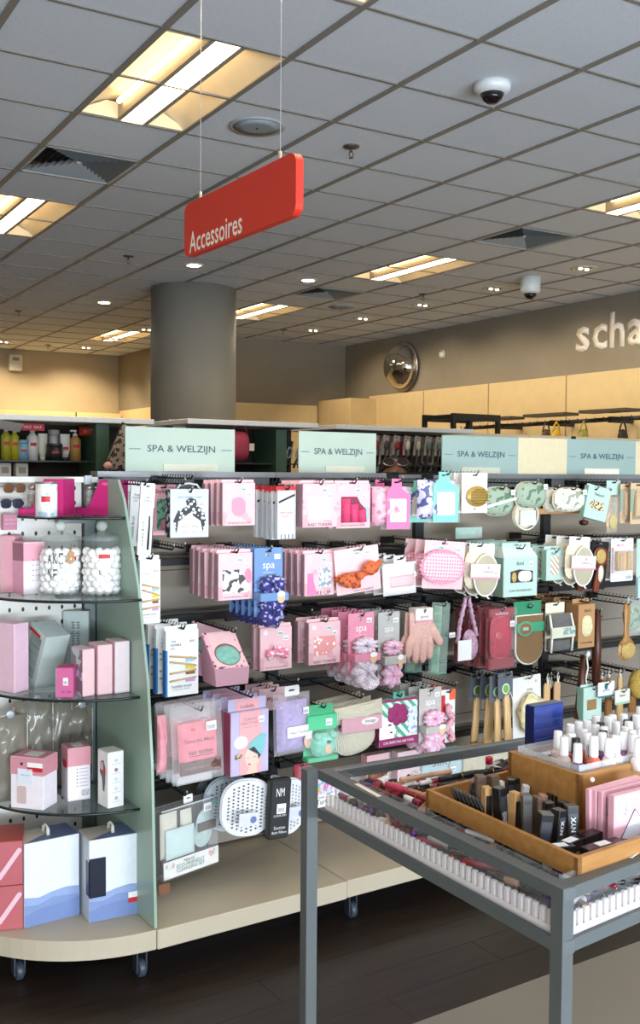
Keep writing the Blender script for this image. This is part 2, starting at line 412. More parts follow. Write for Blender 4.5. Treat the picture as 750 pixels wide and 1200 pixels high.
# square air vents
vm = mat('8d9498', .45, .3); vd = mat('23262a', .7)
def vent(i, j, label):
    t = thing('air_vent', label, 'vent', G((3.29+i)*.6, (7.29+j)*.6, HC), GA, 'square ceiling air vents')
    O('backing', MB().box(-.28, .28, -.28, .28, .07, .075), vd, t)
    fr = MB()
    for a in (0, 1, 2, 3):
        fr.box(-.29, .29, -.29, -.272, -.006, .01, M=Matrix.Rotation(a*PI/2, 4, 'Z'))
    O('frame', fr, mat('b4b6b4', .5), t)
    for k in range(7):
        r = .262-k*.036
        for a in range(4):
            m = MB(); z0, z1 = -.002+k*.002, .034+k*.002
            m.add([(-r, -r, z0), (r, -r, z0), (r-.03, -r+.03, z1), (-r+.03, -r+.03, z1)], [(0, 1, 2, 3)], False, Matrix.Rotation(a*PI/2, 4, 'Z'))
            O('slat', m, vm, t)
    O('centre', MB().ell((0, 0, .02), (.018, .018, .01)), mat('c9c6be', .5), t)
vent(0, 3, 'square slatted air vent between the two left ceiling lights')
vent(6, 3, 'square air vent in ceiling above the small dome camera'); vent(6, 8, 'square air vent beside light emerging from behind grey column')
# round loudspeakers in the ceiling
for gx, gy, lb in ((1.5, 1.5, 'large round ceiling speaker grille behind the red hanging sign'), (7.5, 9.6, 'round ceiling speaker grille far back, beside the dark vent')):
    t = thing('ceiling_speaker', lb, 'speaker', GT(gx, gy), GA, 'round ceiling speakers')
    O('rim', MB().lathe([(.13, 0), (.15, -.004), (.155, .004)], 28), mat('a9acae', .5), t)
    O('grille', MB().lathe([(0, -.006), (.07, -.007), (.13, -.002)], 28), mat('8f989f', .6, kind='spots', c2='7c868d', sc=190), t)
    O('tweeter', MB().ell((0, 0, -.007), (.007, .007, .004)), BLACK, t)
# recessed spot lamps
glow = mat('fff4e0', .3, emit=40)
def spot(P, power, col, size=2.2, tilt=(0, 0, 0), parent=None, blend=.6):
    l = bpy.data.lights.new('spot_lamp', 'SPOT'); l.energy = power; l.color = col; l.spot_size = size; l.spot_blend = blend; l.shadow_soft_size = .05
    o = bpy.data.objects.new('spot_lamp', l); COL.objects.link(o); o.location = P; o.rotation_euler = tilt
    if parent: o.parent = parent
for gx, gy, lb in ((3.55, 7.5, 'bright round ceiling spotlight directly above the grey column front'), (5.6, 7.6, 'bright round ceiling spotlight right of the grey column'),
                   (3.55, 11.55, 'bright round ceiling spotlight left of the grey column')):
    t = thing('spotlight', lb, 'light', GT(gx, gy), GA, 'bright round ceiling spotlights')
    O('ring', MB().lathe([(.062, .004), (.062, -.006), (.088, -.005), (.092, .004)], 24), mat('d8d4c8', .4), t)
    O('bulb', MB().lathe([(0, -.012), (.05, -.008), (.062, .0)], 20), glow, t)
    spot((0, 0, -.03), 11, (1, .86, .64), 1.9, parent=t)
for gx, gy, lb in ((8.6, 10.55, 'second from left'), (8.6, 8.55, 'third from left'), (8.6, 6.55, 'fourth from left, left of dome camera'),
                   (8.6, 4.5, 'rightmost, right of dome camera'), (8.65, 12.6, 'first from left, next to grey column'), (8.6, 2.5, 'outside right edge'),
                   (8.6, .5, 'well outside right edge')):
    t = thing('twin_downlight', 'oval twin downlight along the right wall, '+lb, 'light', GT(gx, gy), GA, 'twin downlights along the right wall')
    O('ring', MB().lathe([(.08, .004), (.085, -.005), (.115, -.004), (.12, .004)], 24), mat('cfc6b2', .4), t)
    O('well', MB().lathe([(.0, .0), (.085, -.001)], 20), mat('7b7261', .3, .6), t)
    for s in (-1, 1): O('bulb', MB().ell((s*.04, s*.0, -.006), (.02, .02, .008)), mat('ffe9c2', .3, emit=14), t)
    spot((.02, 0, -.03), 62, (1, .8, .55), 2.0, (0, -.55, 0), t)
for gx, gy, lb in ((5.55, 16.6, 'beside the far light'), (5.55, 18.6, 'nearest the far wall corner'), (3.5, 18.6, 'at the left edge'), (5.6, 14.6, 'touching the column')):
    t = thing('twin_downlight', 'oval twin downlight in far left ceiling, '+lb, 'light', GT(gx-.05, gy-.05), GA, 'twin downlights in the far left')
    O('ring', MB().lathe([(.08, .004), (.085, -.005), (.115, -.004), (.12, .004)], 24), mat('cfc6b2', .4), t)
    O('well', MB().lathe([(.0, .0), (.085, -.001)], 20), mat('7b7261', .3, .6), t)
    for s in (-1, 1): O('bulb', MB().ell((s*.04, 0, -.006), (.02, .02, .008)), mat('ffe9c2', .3, emit=14), t)
    spot((.02, 0, -.03), 95, (1, .77, .48), 2.2, (.3, 0, 0), t)
# dome cameras and sprinklers
def dome(P, s, label, deep):
    t = thing('dome_camera', label, 'camera', P, GA)
    O('housing', MB().lathe([(0, -deep), (.052*s, -deep), (.07*s, -deep+.012), (.075*s, -deep+.02), (.078*s, .003)], 28), mat('dfe5e6', .35), t)
    O('dome', MB().lathe([(0, -deep-.04*s), (.02*s, -deep-.037*s), (.038*s, -deep-.024*s), (.05*s, -.001-deep)], 24), mat('1b1417', .08), t)
dome(GT(2.62, -.4), 1.15, 'white dome security camera with dark lens, top right of ceiling', .045)
dome(GT(8.45, 5.5), 1.25, 'white drop dome camera hanging from ceiling near right wall', .15)
for gx, gy, lb in ((2.52, 1.52, 'nearest one, on the tile right of the big speaker'), (2.5, 7.45, 'left of the red sign lower end'), (7.95, 7.65, 'below the middle ceiling light'),
                   (8.08, 12.9, 'beside the column light'), (2.5, 13.5, 'far left edge'), (4.55, 18.6, 'farthest one near the wall speaker')):
    t = thing('sprinkler_head', 'brass ceiling sprinkler, '+lb, 'sprinkler', GT(gx, gy), GA, 'ceiling sprinklers')
    br = mat('6a645c', .3, .7)
    O('flange', MB().lathe([(0, -.012), (.02, -.01), (.045, -.003), (.05, .004)], 20), br, t)
    m = MB().tube([(0, 0, -.01), (0, 0, -.03)], .008); m.tube([(-.012, 0, -.028), (-.014, 0, -.045), (0, 0, -.06)], .003); m.tube([(.012, 0, -.028), (.014, 0, -.045), (0, 0, -.06)], .003)
    O('frame', m, br, t); O('deflector', MB().lathe([(0, -.062), (.016, -.062), (.016, -.06), (0, -.059)], 12), br, t)
# ---------------------------------------------------------------- column
cp = Vector((4.643, 9.554, 0))
col = O('column', MB().lathe([(.435, 0), (.435, HC-.004)], 72), mat('8a8880', .6, sc=3), loc=cp)
tag(col, 'thick round grey column reaching up to the tiled ceiling', 'column')
# ---------------------------------------------------------------- wall panels, letters, mirror
py0 = 12.0
for k, (y1, y0) in enumerate(((12.13, 10.86), (10.84, 9.56), (9.54, 8.26), (8.24, 6.98), (6.96, 5.7), (5.68, 4.4))):
    gbox('wall_panel', RX1-.05, RX1-.02, y0, y1, .2, 2.67, cream, wall_right)
gbox('wall_panel', RJ+.15, 7.63, RYC-.05, RYC-.02, .2, 2.55, cream, wall_mid)
gbox('wall_panel', 7.66, 8.1, RYC-.9, RYC-.02, .2, 2.62, cream, wall_mid)
gbox('wall_panel', RJ-.06, RJ-.03, 12.9, 15.9, .2, 2.55, cream, wall_jog)
gbox('wall_panel', 3.2, 4.98, RYB-.35, RYB-.02, .2, 2.5, cream, wall_far); gbox('wall_panel', 5.0, 5.72, RYB-.35, RYB-.02, .2, 2.5, cream, wall_far)
gbox('wall_panel', RX0, 3.18, RYB-.35, RYB-.02, .2, 2.5, cream, wall_far)
t = thing('wall_lettering', 'large pale lowercase letters schat mounted on the grey right wall', 'sign', G(RX1-.006, 7.45, 3.03), (0, 0, GA))
M = Matrix(((0, 0, -1, 0), (-1, 0, 0, 0), (0, 1, 0, 0), (0, 0, 0, 1)))
xs = 0; lm = mat('fff8ec', .6)
for ch, w, h, yy in (('s', .2, .27, 8.02), ('c', .21, .27, 7.775), ('h', .2, .375, 7.535), ('a', .21, .27, 7.29), ('t', .12, .33, 7.10)):
    o = text(ch, lm, t, 0, 0, w, h, name='letter', bold=.022); o.data = o.data.copy()
    base = .03 if ch != 't' else .03
    o.matrix_local = Matrix.Translation((0, yy-7.41, (h-.27)/2+.015)) @ M
    sol = o.modifiers.new('s', 'SOLIDIFY'); sol.thickness = .006; sol.offset = 0
t = thing('convex_mirror', 'chrome dome shaped security mirror on the right wall', 'mirror', G(RX1-.02, 11.33, 3.02), (0, -PI/2, GA))
O('rim', MB().lathe([(.30, 0), (.335, .01), (.33, .03), (.30, .035)], 40), mat('b8b4aa', .25, .9), t)
O('mirror_dome', MB().lathe([(.30, .03)]+[(.30*math.cos(a*PI/20), .03+.24*math.sin(a*PI/20)) for a in range(1, 10)]+[(0, .27)], 40), mat('dcd8d0', .04, 1.0), t)
t = thing('wall_sensor', 'small round white sensor on wall right of the mirror', 'sensor', G(RX1, 10.51, 3.11), (0, -PI/2, GA))
O('base', MB().lathe([(.062, 0), (.06, .02), (.05, .03)], 20), mat('d9d2c2', .5), t); O('lens', MB().lathe([(.05, .03), (.03, .042), (0, .045)], 20), mat('f0ead8', .3), t)
q = atz(23, 420, 3.35); 
t = thing('wall_speaker', 'small white box speaker on the far left wall', 'speaker', G(4.12, RYB-.06, 3.12), (0, 0, GA))
bx('cabinet', -.1, .1, -.06, .06, 0, .24, mat('d8d6d0', .5), t, bev=.01); bx('grille', -.05, .05, -.064, -.06, .15, .2, mat('8d8b86', .6), t)
# ---------------------------------------------------------------- red hanging sign
sx = 1.692; z0a, z1a = 0, 0
def aX(px, py, x): d = ray(px, py); return CO + d*(x/d.x)
A, B = aX(216, 240, sx), aX(347, 177, sx); A2, B2 = aX(216, 303, sx), aX(347, 250, sx)
zt, zb = (A.z+B.z)/2, (A2.z+B2.z)/2; yA, yB = A.y, B.y
t = thing('hanging_sign', 'red double-sided hanging sign reading Accessoires below the ceiling', 'sign', (sx, (yA+yB)/2, zb))
Ls = yA-yB; Hs = zt-zb; rm = mat('d8321c', .45, sc=5)
Rz = Matrix.Rotation(-PI/2, 4, 'Z')     # local x of outline -> -y world, front faces -x
O('panel', MB().prism(rrect(-Ls/2, Ls/2, 0, Hs, .035, 6), -.0, .028, M=Rz), rm, t)
o = text('Accessoires', mat('fff4e4', .5), t, 0, 0, Ls*.51, Hs*.40, bold=.012, name='lettering')
o.matrix_local = Rz @ Matrix.Translation((-Ls/2+.035+Ls*.27, -.0015, .235*Hs)) @ Matrix.Rotation(PI/2, 4, 'X')
for px, ty in ((231, 240), (324, 180)):
    w = aX(px, 200, sx); yy = w.y-(yA+yB)/2
    O('clamp', MB().tube([(.014, yy, Hs-.004), (.014, yy, Hs+.03)], .006, 8), mat('d8cdb8', .4, .5), t)
    O('wire', MB().tube([(.014, yy, Hs+.03), (.014, yy, HC-zb)], .0013, 5), mat('c8c8c8', .4, .6), t)
# ================================================================ FRONT GONDOLA
YB, YF, ZT, ZB = 3.42, 2.895, 1.595, .17
metal = mat('6f7172', .45, .3, sc=12); dark = mat('2b2c2e', .5, .2, sc=12); panelm = mat('8e8578', .6, sc=4); deck = mat('bdb19a', .5, sc=6)
BX = [1.285, 2.003, 2.72, 3.475, 4.2, 4.93, 5.66, 6.4]
g = thing('shop_gondola', 'long grey metal shelving rack with pegged back panels and beige base', 'shelving', (3.8, YB, 0))
def gb(name, x0, x1, y0, y1, z0, z1, m, bev=0): return bx(name, x0-3.8, x1-3.8, y0-YB, y1-YB, z0, z1, m, g, bev)
for k in range(7):
    x0, x1 = BX[k], BX[k+1]
    for a in range(4): gb('back_panel', x0+.02, x1-.02, YB+.012, YB+.03, ZB+.01+a*.352, ZB+.01+(a+1)*.352-.003, panelm)
    yf = YF if k == 0 else YF
    gb('base_shelf', x0+.0015, x1-.0015, YF-(.0 if k else .006), YB+.03, ZB-.062, ZB, deck, .003)
    gb('top_rail', x0+.001, x1-.001, YB-.02, YB+.05, ZT-.02, ZT, mat('8d9092', .4, .4)); gb('channel', x0, x1, YB-.012, YB+.01, ZT-.06, ZT-.02, metal)
for x in BX:
    m = MB(); m.box(x-.022-3.8, x+.022-3.8, -.012, .035, .1, ZT-.02)
    O('upright', m, dark, g)
    sl = MB()
    for q in range(27):
        for s in (-1, 1): sl.box(x-3.8+s*.009-.003, x-3.8+s*.009+.003, -.0135, -.012, .25+q*.05, .28+q*.05)
    O('slots', sl, BLACK, g, kind='stuff')
ROWZ = [1.545, aty(200, 652, YB).z, aty(230, 716, YB).z, aty(200, 812, YB).z, aty(230, 905, YB).z]
for rz in ROWZ[1:]:
    for k in range(7):
        gb('crossbar', BX[k]+.015, BX[k+1]-.015, YB-.04, YB-.018, rz-.03, rz-.006, dark)
        gb('crossbar', BX[k]+.015, BX[k+1]-.015, YB-.034, YB-.02, rz+.004, rz+.012, dark)
for k in range(7):
    m = MB()
    gb('plinth', BX[k]+.03, BX[k+1]-.03, YF+.28, YF+.3, .0, ZB-.062, BLACK)
def caster(x, y):
    w = MB().lathe([(.0, -.011), (.026, -.012), (.03, -.008), (.03, .008), (.026, .012), (0, .011)], 20, M=Matrix.Translation((x-3.8, y-YB, .03)) @ Matrix.Rotation(PI/2, 4, 'Y'))
    c = O('caster', w, mat('3a4450', .4), g)
    O('fork', MB().box(x-3.8-.018, x-3.8-.013, y-YB-.015, y-YB+.015, .02, .1).box(x-3.8+.013, x-3.8+.018, y-YB-.015, y-YB+.015, .02, .1), mat('4c525a', .4, .6), g)
for x in (1.26, 2.07, 2.8, 3.5): caster(x, YF+.07)
caster(.93, 3.15)
# signs on top
mint = mat('aebfb0', .55, sc=5); mintb = mat('97aea8', .55, sc=5)
SG = [(147, 275, 501, 550, 'first mint SPA & WELZIJN sign from left on top of the rack', 1), (350, 440.5, 506, 550, 'second mint SPA & WELZIJN sign from left on the rack', 1),
      (518, 607, 511, 551, 'third mint SPA & WELZIJN sign from left, joined to cream panel', 2), (607, 664, 513, 551, 'blank cream sign panel between two mint signs on rack', 0),
      (664, 744.5, 515, 551, 'rightmost mint SPA & WELZIJN sign on top of the rack', 2), (744.5, 765, 517, 551, 'blank cream sign panel at the right edge of the photo', 0)]
for x0, x1, y0, y1, lb, k in SG:
    a, b = aty(x0, y1, YB-.01), aty(x1, y1, YB-.01); zt = aty((x0+x1)/2, y0+.5, YB-.01).z
    t = thing('shelf_sign', lb, 'sign', ((a.x+b.x)/2, YB-.01, ZT)); w = b.x-a.x; H = zt-ZT
    bx('board', -w/2, w/2, 0, .006, 0, H, {1: mint, 2: mintb, 0: mat('dccfac', .55)}[k], t)
    if k:
        text('SPA & WELZIJN', mat('3d5060', .6), t, 0, H*.5, w*.62, H*.2, bold=.008)
        for s in (-1, 1): bx('rule', s*w*.42-w*.05, s*w*.42+w*.05, -.001, 0, H*.495, H*.515, mat('6d8085', .6), t)
        lx = w*.05 if k == 1 else -w*.04
        bx('holder', lx-w*.22, lx+w*.28, -.006, -.003, .002, .028, clear('f2f0dc', .45) if x0 != 664 else mat('f5efd6', .4), t)
# ================================================================ HANGING PRODUCTS
hookm = mat('1d1e20', .4, .4)
def peg(x, z, y0, label, plate=True):
    t = thing('peg_hook', label, 'hook', (x, YB-.02, z), 0, 'black peg hooks on the rack')
    Lh = YB-.02-y0
    m = MB().tube([(0, 0, 0), (0, -Lh+.012, -.002), (0, -Lh, .012)], .0032, 6); O('rod', m, hookm, t)
    O('tip', MB().ell((0, -Lh, .014), (.005, .005, .005), 8, 6), mat('9a9a98', .3, .7), t)
    n = max(2, int(Lh/.024)); tb = MB()
    for k in range(n): y = -.03-k*(Lh-.04)/n; tb.tube([(0, y, 0), (.0, y-.004, .011), (0, y-.012, .012)], .0016, 4)
    O('teeth', tb, hookm, t, kind='stuff')
    bx('bracket', -.03, .03, -.004, .012, -.022, .006, hookm, t)
    return t
def hp(name, label, cat, bb, y=3.13, rot=0, tilt=0, hook=None, group=None, hz=.008, hoff=0):
    x0, y0, x1, y1 = bb; cx = (x0+x1)/2
    a, b = aty(x0, (y0+y1)/2, y), aty(x1, (y0+y1)/2, y); zt, zb = aty(cx, y0, y).z, aty(cx, y1, y).z
    t = thing(name, label, cat, ((a.x+b.x)/2, y, zb), (0, tilt, rot), group)
    Wd, H = b.x-a.x, zt-zb
    if hook: peg((a.x+b.x)/2+hoff, zt-hz, y-.022, hook)
    return t, Wd, H
def price(t, x, z, w=.026, h=.02, y=-.0016, m=None):
    o = patch('price_sticker', t, rrect(x-w/2, x+w/2, z-h/2, z+h/2, .001, 1), WHITE, y)
    patch('barcode', o, rrect(x-w*.38, x+w*.38, z-h*.32, z+h*.1, .0005, 1), STICK, y-.0006); return o
def card(t, W_, H, m, th=.0022, r=.004, name='card', hole=True, dz=.009):
    return O(name, MB().prism(rrect(-W_/2, W_/2, 0, H, r), 0, th, [slot(W_, H, dz=dz)] if hole else []), m, t)
def pbox(t, W_, H, D, m, side=None, tab=0, tabm=None, bev=.0012):
    o = bx('box', -W_/2, W_/2, 0, D, 0, H, m, t, bev)
    if side: bx('side_panel', -W_/2-.0008, -W_/2, .002, D-.002, .002, H-.002, side, t)
    if tab: O('hang_tab', MB().prism(rrect(-W_/2, W_/2, H-.004, H+tab, .003), D*.5, D*.5+.0015, [slot(W_, H+tab, dz=.008)]), tabm or m, t)
    return o
PK, PK2, PKD, ROSE = mat('ecc0c5', .5, kind='spots', c2='e0a9b1', sc=26), mat('efc7ca', .5), mat('ad8a92', .6), mat('d9708f', .5)
HOT = mat('e0507f', .45); LIL = mat('b7a3cb', .55); MINT = mat('bcd6cb', .5); MINTD = mat('8ab8a6', .5); DK = mat('3a3032', .6)
CREAM = mat('efe6d0', .8, kind='fluff', c2='d9cbab', sc=120, bump=.6); KRAFT = mat('b98c5e', .7); PALEW = mat('dcb884', .5, kind='wood', c2='c29a63', sc=30); WOODM = mat('b07c48', .5, kind='wood', c2='8f5e32', sc=22)
DWOOD = mat('5a2c1b', .4, kind='wood', c2='3c1b10', sc=20); SPAW = mat('f7f3f2', .5)
CL = clear()
def oval_logo(t, x, z, w=.026, c='a9d0c4'):
    o = patch('logo', t, ovalp(x, z, w/2, w*.27), mat('f5f4f0', .5), -.0014); patch('logo_ring', o, ovalp(x, z, w*.43, w*.19), mat(c, .5), -.002)
    text('Vintage', INK, o, x, z, w*.6, y=-.0026)
# ---- row 1
def toothbrush(bb, y, lb):
    t, w, h = hp('toothbrush_pack', lb, 'toothbrush', bb, y, rot=-.08, tilt=.06, hook=None)
    card(t, w, h, mat('f1f1f0', .5), .012)
    text('THE', INK, t, -w*.05, h*.80, w*.42); text('HUMBLE', INK, t, 0, h*.755, w*.62); text('CO', INK, t, -w*.1, h*.71, w*.25)
    bx('side_band', w/2-.002, w/2+.0005, -.0006, .011, h*.02, h*.66, BLACK, t)
    text('Humble Brush', INK, t, -w*.22, h*.3, h*.34, rot=(PI/2, -PI/2, 0))
    O('toothbrush', MB().tube([(w*.2, -.003, h*.08), (w*.22, -.003, h*.4), (w*.2, -.003, h*.55)], [.0035, .003, .002], 6), BLACK, t)
    return t
toothbrush((161, 566, 177, 651), 3.10, 'white slim bamboo toothbrush pack, front of its hook beside the mint divider')
toothbrush((150, 565, 165, 640), 3.20, 'white slim toothbrush pack second from front beside the mint divider')
toothbrush((142, 564, 157, 632), 3.28, 'white slim toothbrush pack farthest back beside the mint divider')
p_ = aty(169, 566, 3.1); peg(p_.x, p_.z-.004, 3.08, 'black hook holding the slim white toothbrush packs')
t, w, h = hp('hair_cap_pack', 'pink card with green wrap behind the grey shower cap box', 'beauty pack', (178, 568, 206, 627), 3.3, hook='black hook holding the pink card with green wrap')
card(t, w, h, mat('e8aab2', .5), .004); text('Styling', BLACK, t, -w*.08, h*.86, w*.55)
patch('window', t, rrect(-w*.3, w*.45, h*.1, h*.72), mat('7fae94', .5, kind='patches', c2='3f7a5f', sc=40)); O('rolled_cloth', MB().oval(w*.1, h*.2, w*.26, h*.13, .01, -.004), mat('d995a4', .7, kind='fluff', c2='b3667c', sc=90), t)
t, w, h = hp('shower_cap_box', 'silver grey shower cap box with black line drawing of a face', 'beauty pack', (200, 573, 244, 630), 3.14, rot=-.06, hook='black hook holding the grey shower cap box')
gr = mat('b9bfc3', .4, .1); pbox(t, w, h, .045, gr, mat('23262a', .6, kind='patches', c2='c9cdd0', sc=60))
O('handle', MB().tube([(-w*.3, .01, h-.002), (-w*.22, .01, h+.014), (0, .01, h+.019), (w*.22, .01, h+.014), (w*.3, .01, h-.002)], .004, 6, flat=.4), gr, t)
text('SHOWER CAP', mat('8b9297', .5), t, 0, h*.83, w*.62, h*.045)
pr_ = O('printed_face', MB().prism([(-w*.24, .004), (w*.28, .004), (w*.34, h*.22), (w*.3, h*.38), (w*.12, h*.5), (-w*.1, h*.5), (-w*.26, h*.36), (-w*.3, h*.2)], -.0012, 0), mat('f2f2f2', .5), t)
hair = [(-w*.34, h*.1), (-w*.30, h*.32), (-w*.12, h*.44), (w*.02, h*.52), (w*.1, h*.44), (w*.28, h*.34), (w*.33, h*.12), (w*.42, h*.34), (w*.36, h*.56), (w*.18, h*.66), (w*.16, h*.78), (w*.02, h*.82), (-.1*w, h*.76), (-w*.06, h*.64), (-w*.3, h*.56), (-w*.42, h*.34)]
O('printed_hair', MB().prism(hair, -.0022, -.0012), mat('17181a', .5, kind='spots', c2='e9ebec', sc=70), t)
for s in (-1, 1):
    O('printed_eye', MB().tube([(s*w*.2, -.0018, h*.13), (s*w*.12, -.0018, h*.105), (s*w*.05, -.0018, h*.13)], .0008, 4), BLACK, t)
    O('printed_brow', MB().tube([(s*w*.22, -.0018, h*.21), (s*w*.12, -.0018, h*.24), (s*w*.05, -.0018, h*.21)], .0009, 4), BLACK, t)
price(t, w*.3, h*.7)
def cloudcard(name, lb, bb, y, hk=None, window=None, wm=None, side=True, depth=.022, bl='MAKE UP REMOVING CLOTHS', **k):
    t, w, h = hp(name, lb, 'beauty pack', bb, y, hook=hk, **k)
    pbox(t, w, h*.93, depth, PK, PKD) if depth > .006 else card(t, w, h, PK, depth)
    if depth > .006: O('hang_tab', MB().prism(rrect(-w/2, w/2, h*.9, h, .003), depth*.5, depth*.5+.001, [slot(w, h, dz=.008)]), PK, t)
    oval_logo(t, w*.12, h*.79); text(bl, mat('7a5560', .6), t, 0, h*.06, w*.7)
    patch('badge', t, ovalp(-w*.34, h*.82, w*.07, w*.07), mat('f8e6ea', .5)); price(t, w*.3, h*.68, .022, .016)
    if window: O('window', MB().prism(window(w, h), -.0016, -.0004), wm, t)
    return t, w, h
t, w, h = cloudcard('sleep_mask_box', 'pink cloud print box with domed pink window, front of its hook', (261, 562, 299, 616), 3.12, 'black hook holding pink cloud print boxes',
    lambda w, h: rrect(-w*.22, w*.2, h*.2, h*.62, .03, 5), mat('dd8fa6', .3), bl='EXTRA SOFT CLOTHS')
stack(t, 3, .042, 'pink cloud print boxes in the top row')
# split-end comb blister packs
t, w, h = hp('treatment_pack', 'clear blister pack with red header and white tool, front of its hook', 'beauty pack', (325, 570, 347, 632), 3.12, hook='black hook holding clear blister packs with red headers')
bx('blister', -w/2, w/2, 0, .02, 0, h*.93, clear('f3f6f8', .5), t, .002); bx('header', -w/2-.002, w/2+.002, .006, .016, h*.9, h, RED, t)
bx('insert', -w*.42, w*.42, .006, .012, h*.02, h*.9, mat('eceef0', .5), t); O('stripe', MB().prism([(-w*.42, h*.72), (w*.42, h*.86), (w*.42, h*.82), (-w*.42, h*.68)], -.001, 0), BLACK, t)
text('SPLIT-END', mat('d05560', .5), t, -.02*w, h*.5, w*.66); text('SALON', mat('d05560', .5), t, -.1*w, h*.44, w*.4)
for k in range(4): O('prong', MB().tube([(-w*.3+k*w*.2, -.003, .002), (-w*.3+k*w*.2, -.003, h*.1)], .0012, 4), BLACK, t)
stack(t, 4, .038, 'clear blister packs with red headers')
t, w, h = cloudcard('headband_box', 'pink box with dotted wrap behind its window, dusky pink side', (355, 563, 395, 618), 3.1, 'black hook holding pink dotted headband boxes', lambda w, h: rrect(-w*.36, w*.3, h*.16, h*.66, .003), mat('f2ccd3', .4, kind='spots', c2='ffffff', sc=45), depth=.05, bl='BABY TURBAN', hz=.012)
stack(t, 2, .06, 'pink dotted headband boxes in the top row')
t, w, h = cloudcard('face_cloth_box', 'pink card with rolled hot pink cloths in its window', (394, 563, 434, 619), 3.13, 'black hook holding hot pink face cloths', lambda w, h: [(-w*.36, h*.12), (w*.32, h*.12), (w*.36, h*.4), (w*.2, h*.52), (w*.1, h*.66), (-w*.36, h*.66)], mat('8a2a48', .4), depth=.02)
for k in range(3): O('rolled_cloth', MB().tube([(-w*.24+k*w*.24, -.003, h*.13), (-w*.24+k*w*.23, -.003, h*.62-.02*k)], w*.115, 10), mat('e64f7e', .8, kind='fluff', c2='d23c6c', sc=80), t)
O('printed_figure', MB().oval(w*.4, h*.3, w*.07, h*.18, .001, -.001), mat('9fc9d2', .5), t)
stack(t, 1, .05, 'hot pink face cloth cards')
def pouch(name, lb, bb, y, headm, bagm, y2, header_h=.35, hk=None, rot=0, seed=1, tagc='f3f1ec', d=.05, **k):
    t, w, h = hp(name, lb, 'beauty pack', bb, y, rot=rot, hook=hk, **k)
    O('pouch', MB().pillow(-w/2, w/2, 0, h*.9, d, d*.4, seed=seed, nzs=.3), bagm, t)
    return t, w, h
def headerpouch(lb, bb, y, hc, bag, hk, seed, rot=-.25, grp=None):
    t, w, h = hp('cosmetic_pouch', lb, 'beauty pack', bb, y, rot=rot, hook=hk)
    O('header', MB().prism([(-w*.5, 0), (w*.42, 0), (w*.46, h*.68), (w*.1, h*.8), (w*.1, h), (-w*.3, h), (-w*.3, h*.86), (-w*.5, h*.74)], 0, .003, [rrect(-w*.2, w*.0, h*.91, h*.945, .002, 2)]), hc, t)
    O('pouch', MB().pillow(-w*.95, w*.45, h*.06, h*.84, .06, .035, seed=seed, nzs=.4), bag, t)
    O('clear_bag', MB().pillow(-w*.6, w*.62, -h*.02, h*.76, .05, .03, seed=seed+2, nzs=.4), clear('e9f3f4', .16, .06), t)
    patch('paper_label', t, rrect(-w*.36, w*.3, h*.14, h*.6, .004), mat('f1efea', .5)); text('SHOWER CAP', mat('6c8580', .5), t, -w*.03, h*.42, w*.45); text('one size', mat('9aa8a4', .5), t, -w*.03, h*.3, w*.35)
    return t
PINKFL = mat('e9b8c8', .25, kind='floral', c2='a63f6e', sc=26); BLUEFL = mat('d7d3e6', .25, kind='patches', c2='59629a', sc=38)
headerpouch('hot pink header card with floral pouch, foremost in top row', (455, 561, 480, 620), 3.08, mat('ec6fa6', .5), PINKFL, 'black hook holding foremost pink floral pouch', 3)
headerpouch('hot pink header card with floral pouch, behind left', (436, 562, 459, 612), 3.2, mat('ec6fa6', .5), PINKFL, 'black hook holding rear pink floral pouch', 5)
headerpouch('mint header card with purple petal pouch, foremost in top row', (510, 553, 537, 612), 3.05, mat('7fcfbd', .5), BLUEFL, 'black hook holding foremost mint header pouch', 7)
headerpouch('mint header card with purple petal pouch, behind left', (481, 563, 506, 612), 3.2, mat('7fcfbd', .5), BLUEFL, 'black hook holding rear mint header pouch', 9)
bx('x', 0, .001, 0, .001, 0, .001, MINTD).name  # placeholder removed below
bpy.data.objects.remove(bpy.data.objects['x'])
t, w, h = hp('hair_brush_card', 'white card with round golden bristle hairbrush in top row', 'hairbrush', (541, 554, 571, 601), 3.1, hook='black hook holding the golden hairbrush card')
card(t, w, h, mat('f3f1ee', .5), .002)
O('brush_head', MB().oval(w*.06, h*.41, w*.42, h*.26, .03, -.01), mat('c8a24f', .4, .3), t)
br = MB()
for k in range(9):
    for q in range(6):
        x = -w*.26+k*w*.08; z = h*.24+q*h*.07
        if ((x-w*.06)/(w*.4))**2+((z-h*.41)/(h*.24))**2 < .9: br.box(x-.0008, x+.0008, -.034, -.02, z-.0008, z+.0008)
O('bristles', br, mat('7e6428', .4, .4), t, kind='stuff')
O('cushion_pad', MB().oval(w*.06, h*.4, w*.34, h*.2, .012, -.022), mat('9c7e35', .5), t)
bx('label_band', -w/2, w/2, -.0015, -.0003, 0, h*.17, mat('fbfaf8', .5), t); patch('logo', t, ovalp(0, h*.10, .004, .004, 8), INK, -.002); text('mineral', INK, t, w*.32, h*.06, w*.2)
stack(t, 2, .05, 'golden hairbrush cards')
SAGE = mat('9fb09a', .7, kind='patches', c2='5f7d63', sc=30); CRB = mat('e6e0d2', .7, kind='patches', c2='9aa58e', sc=32)
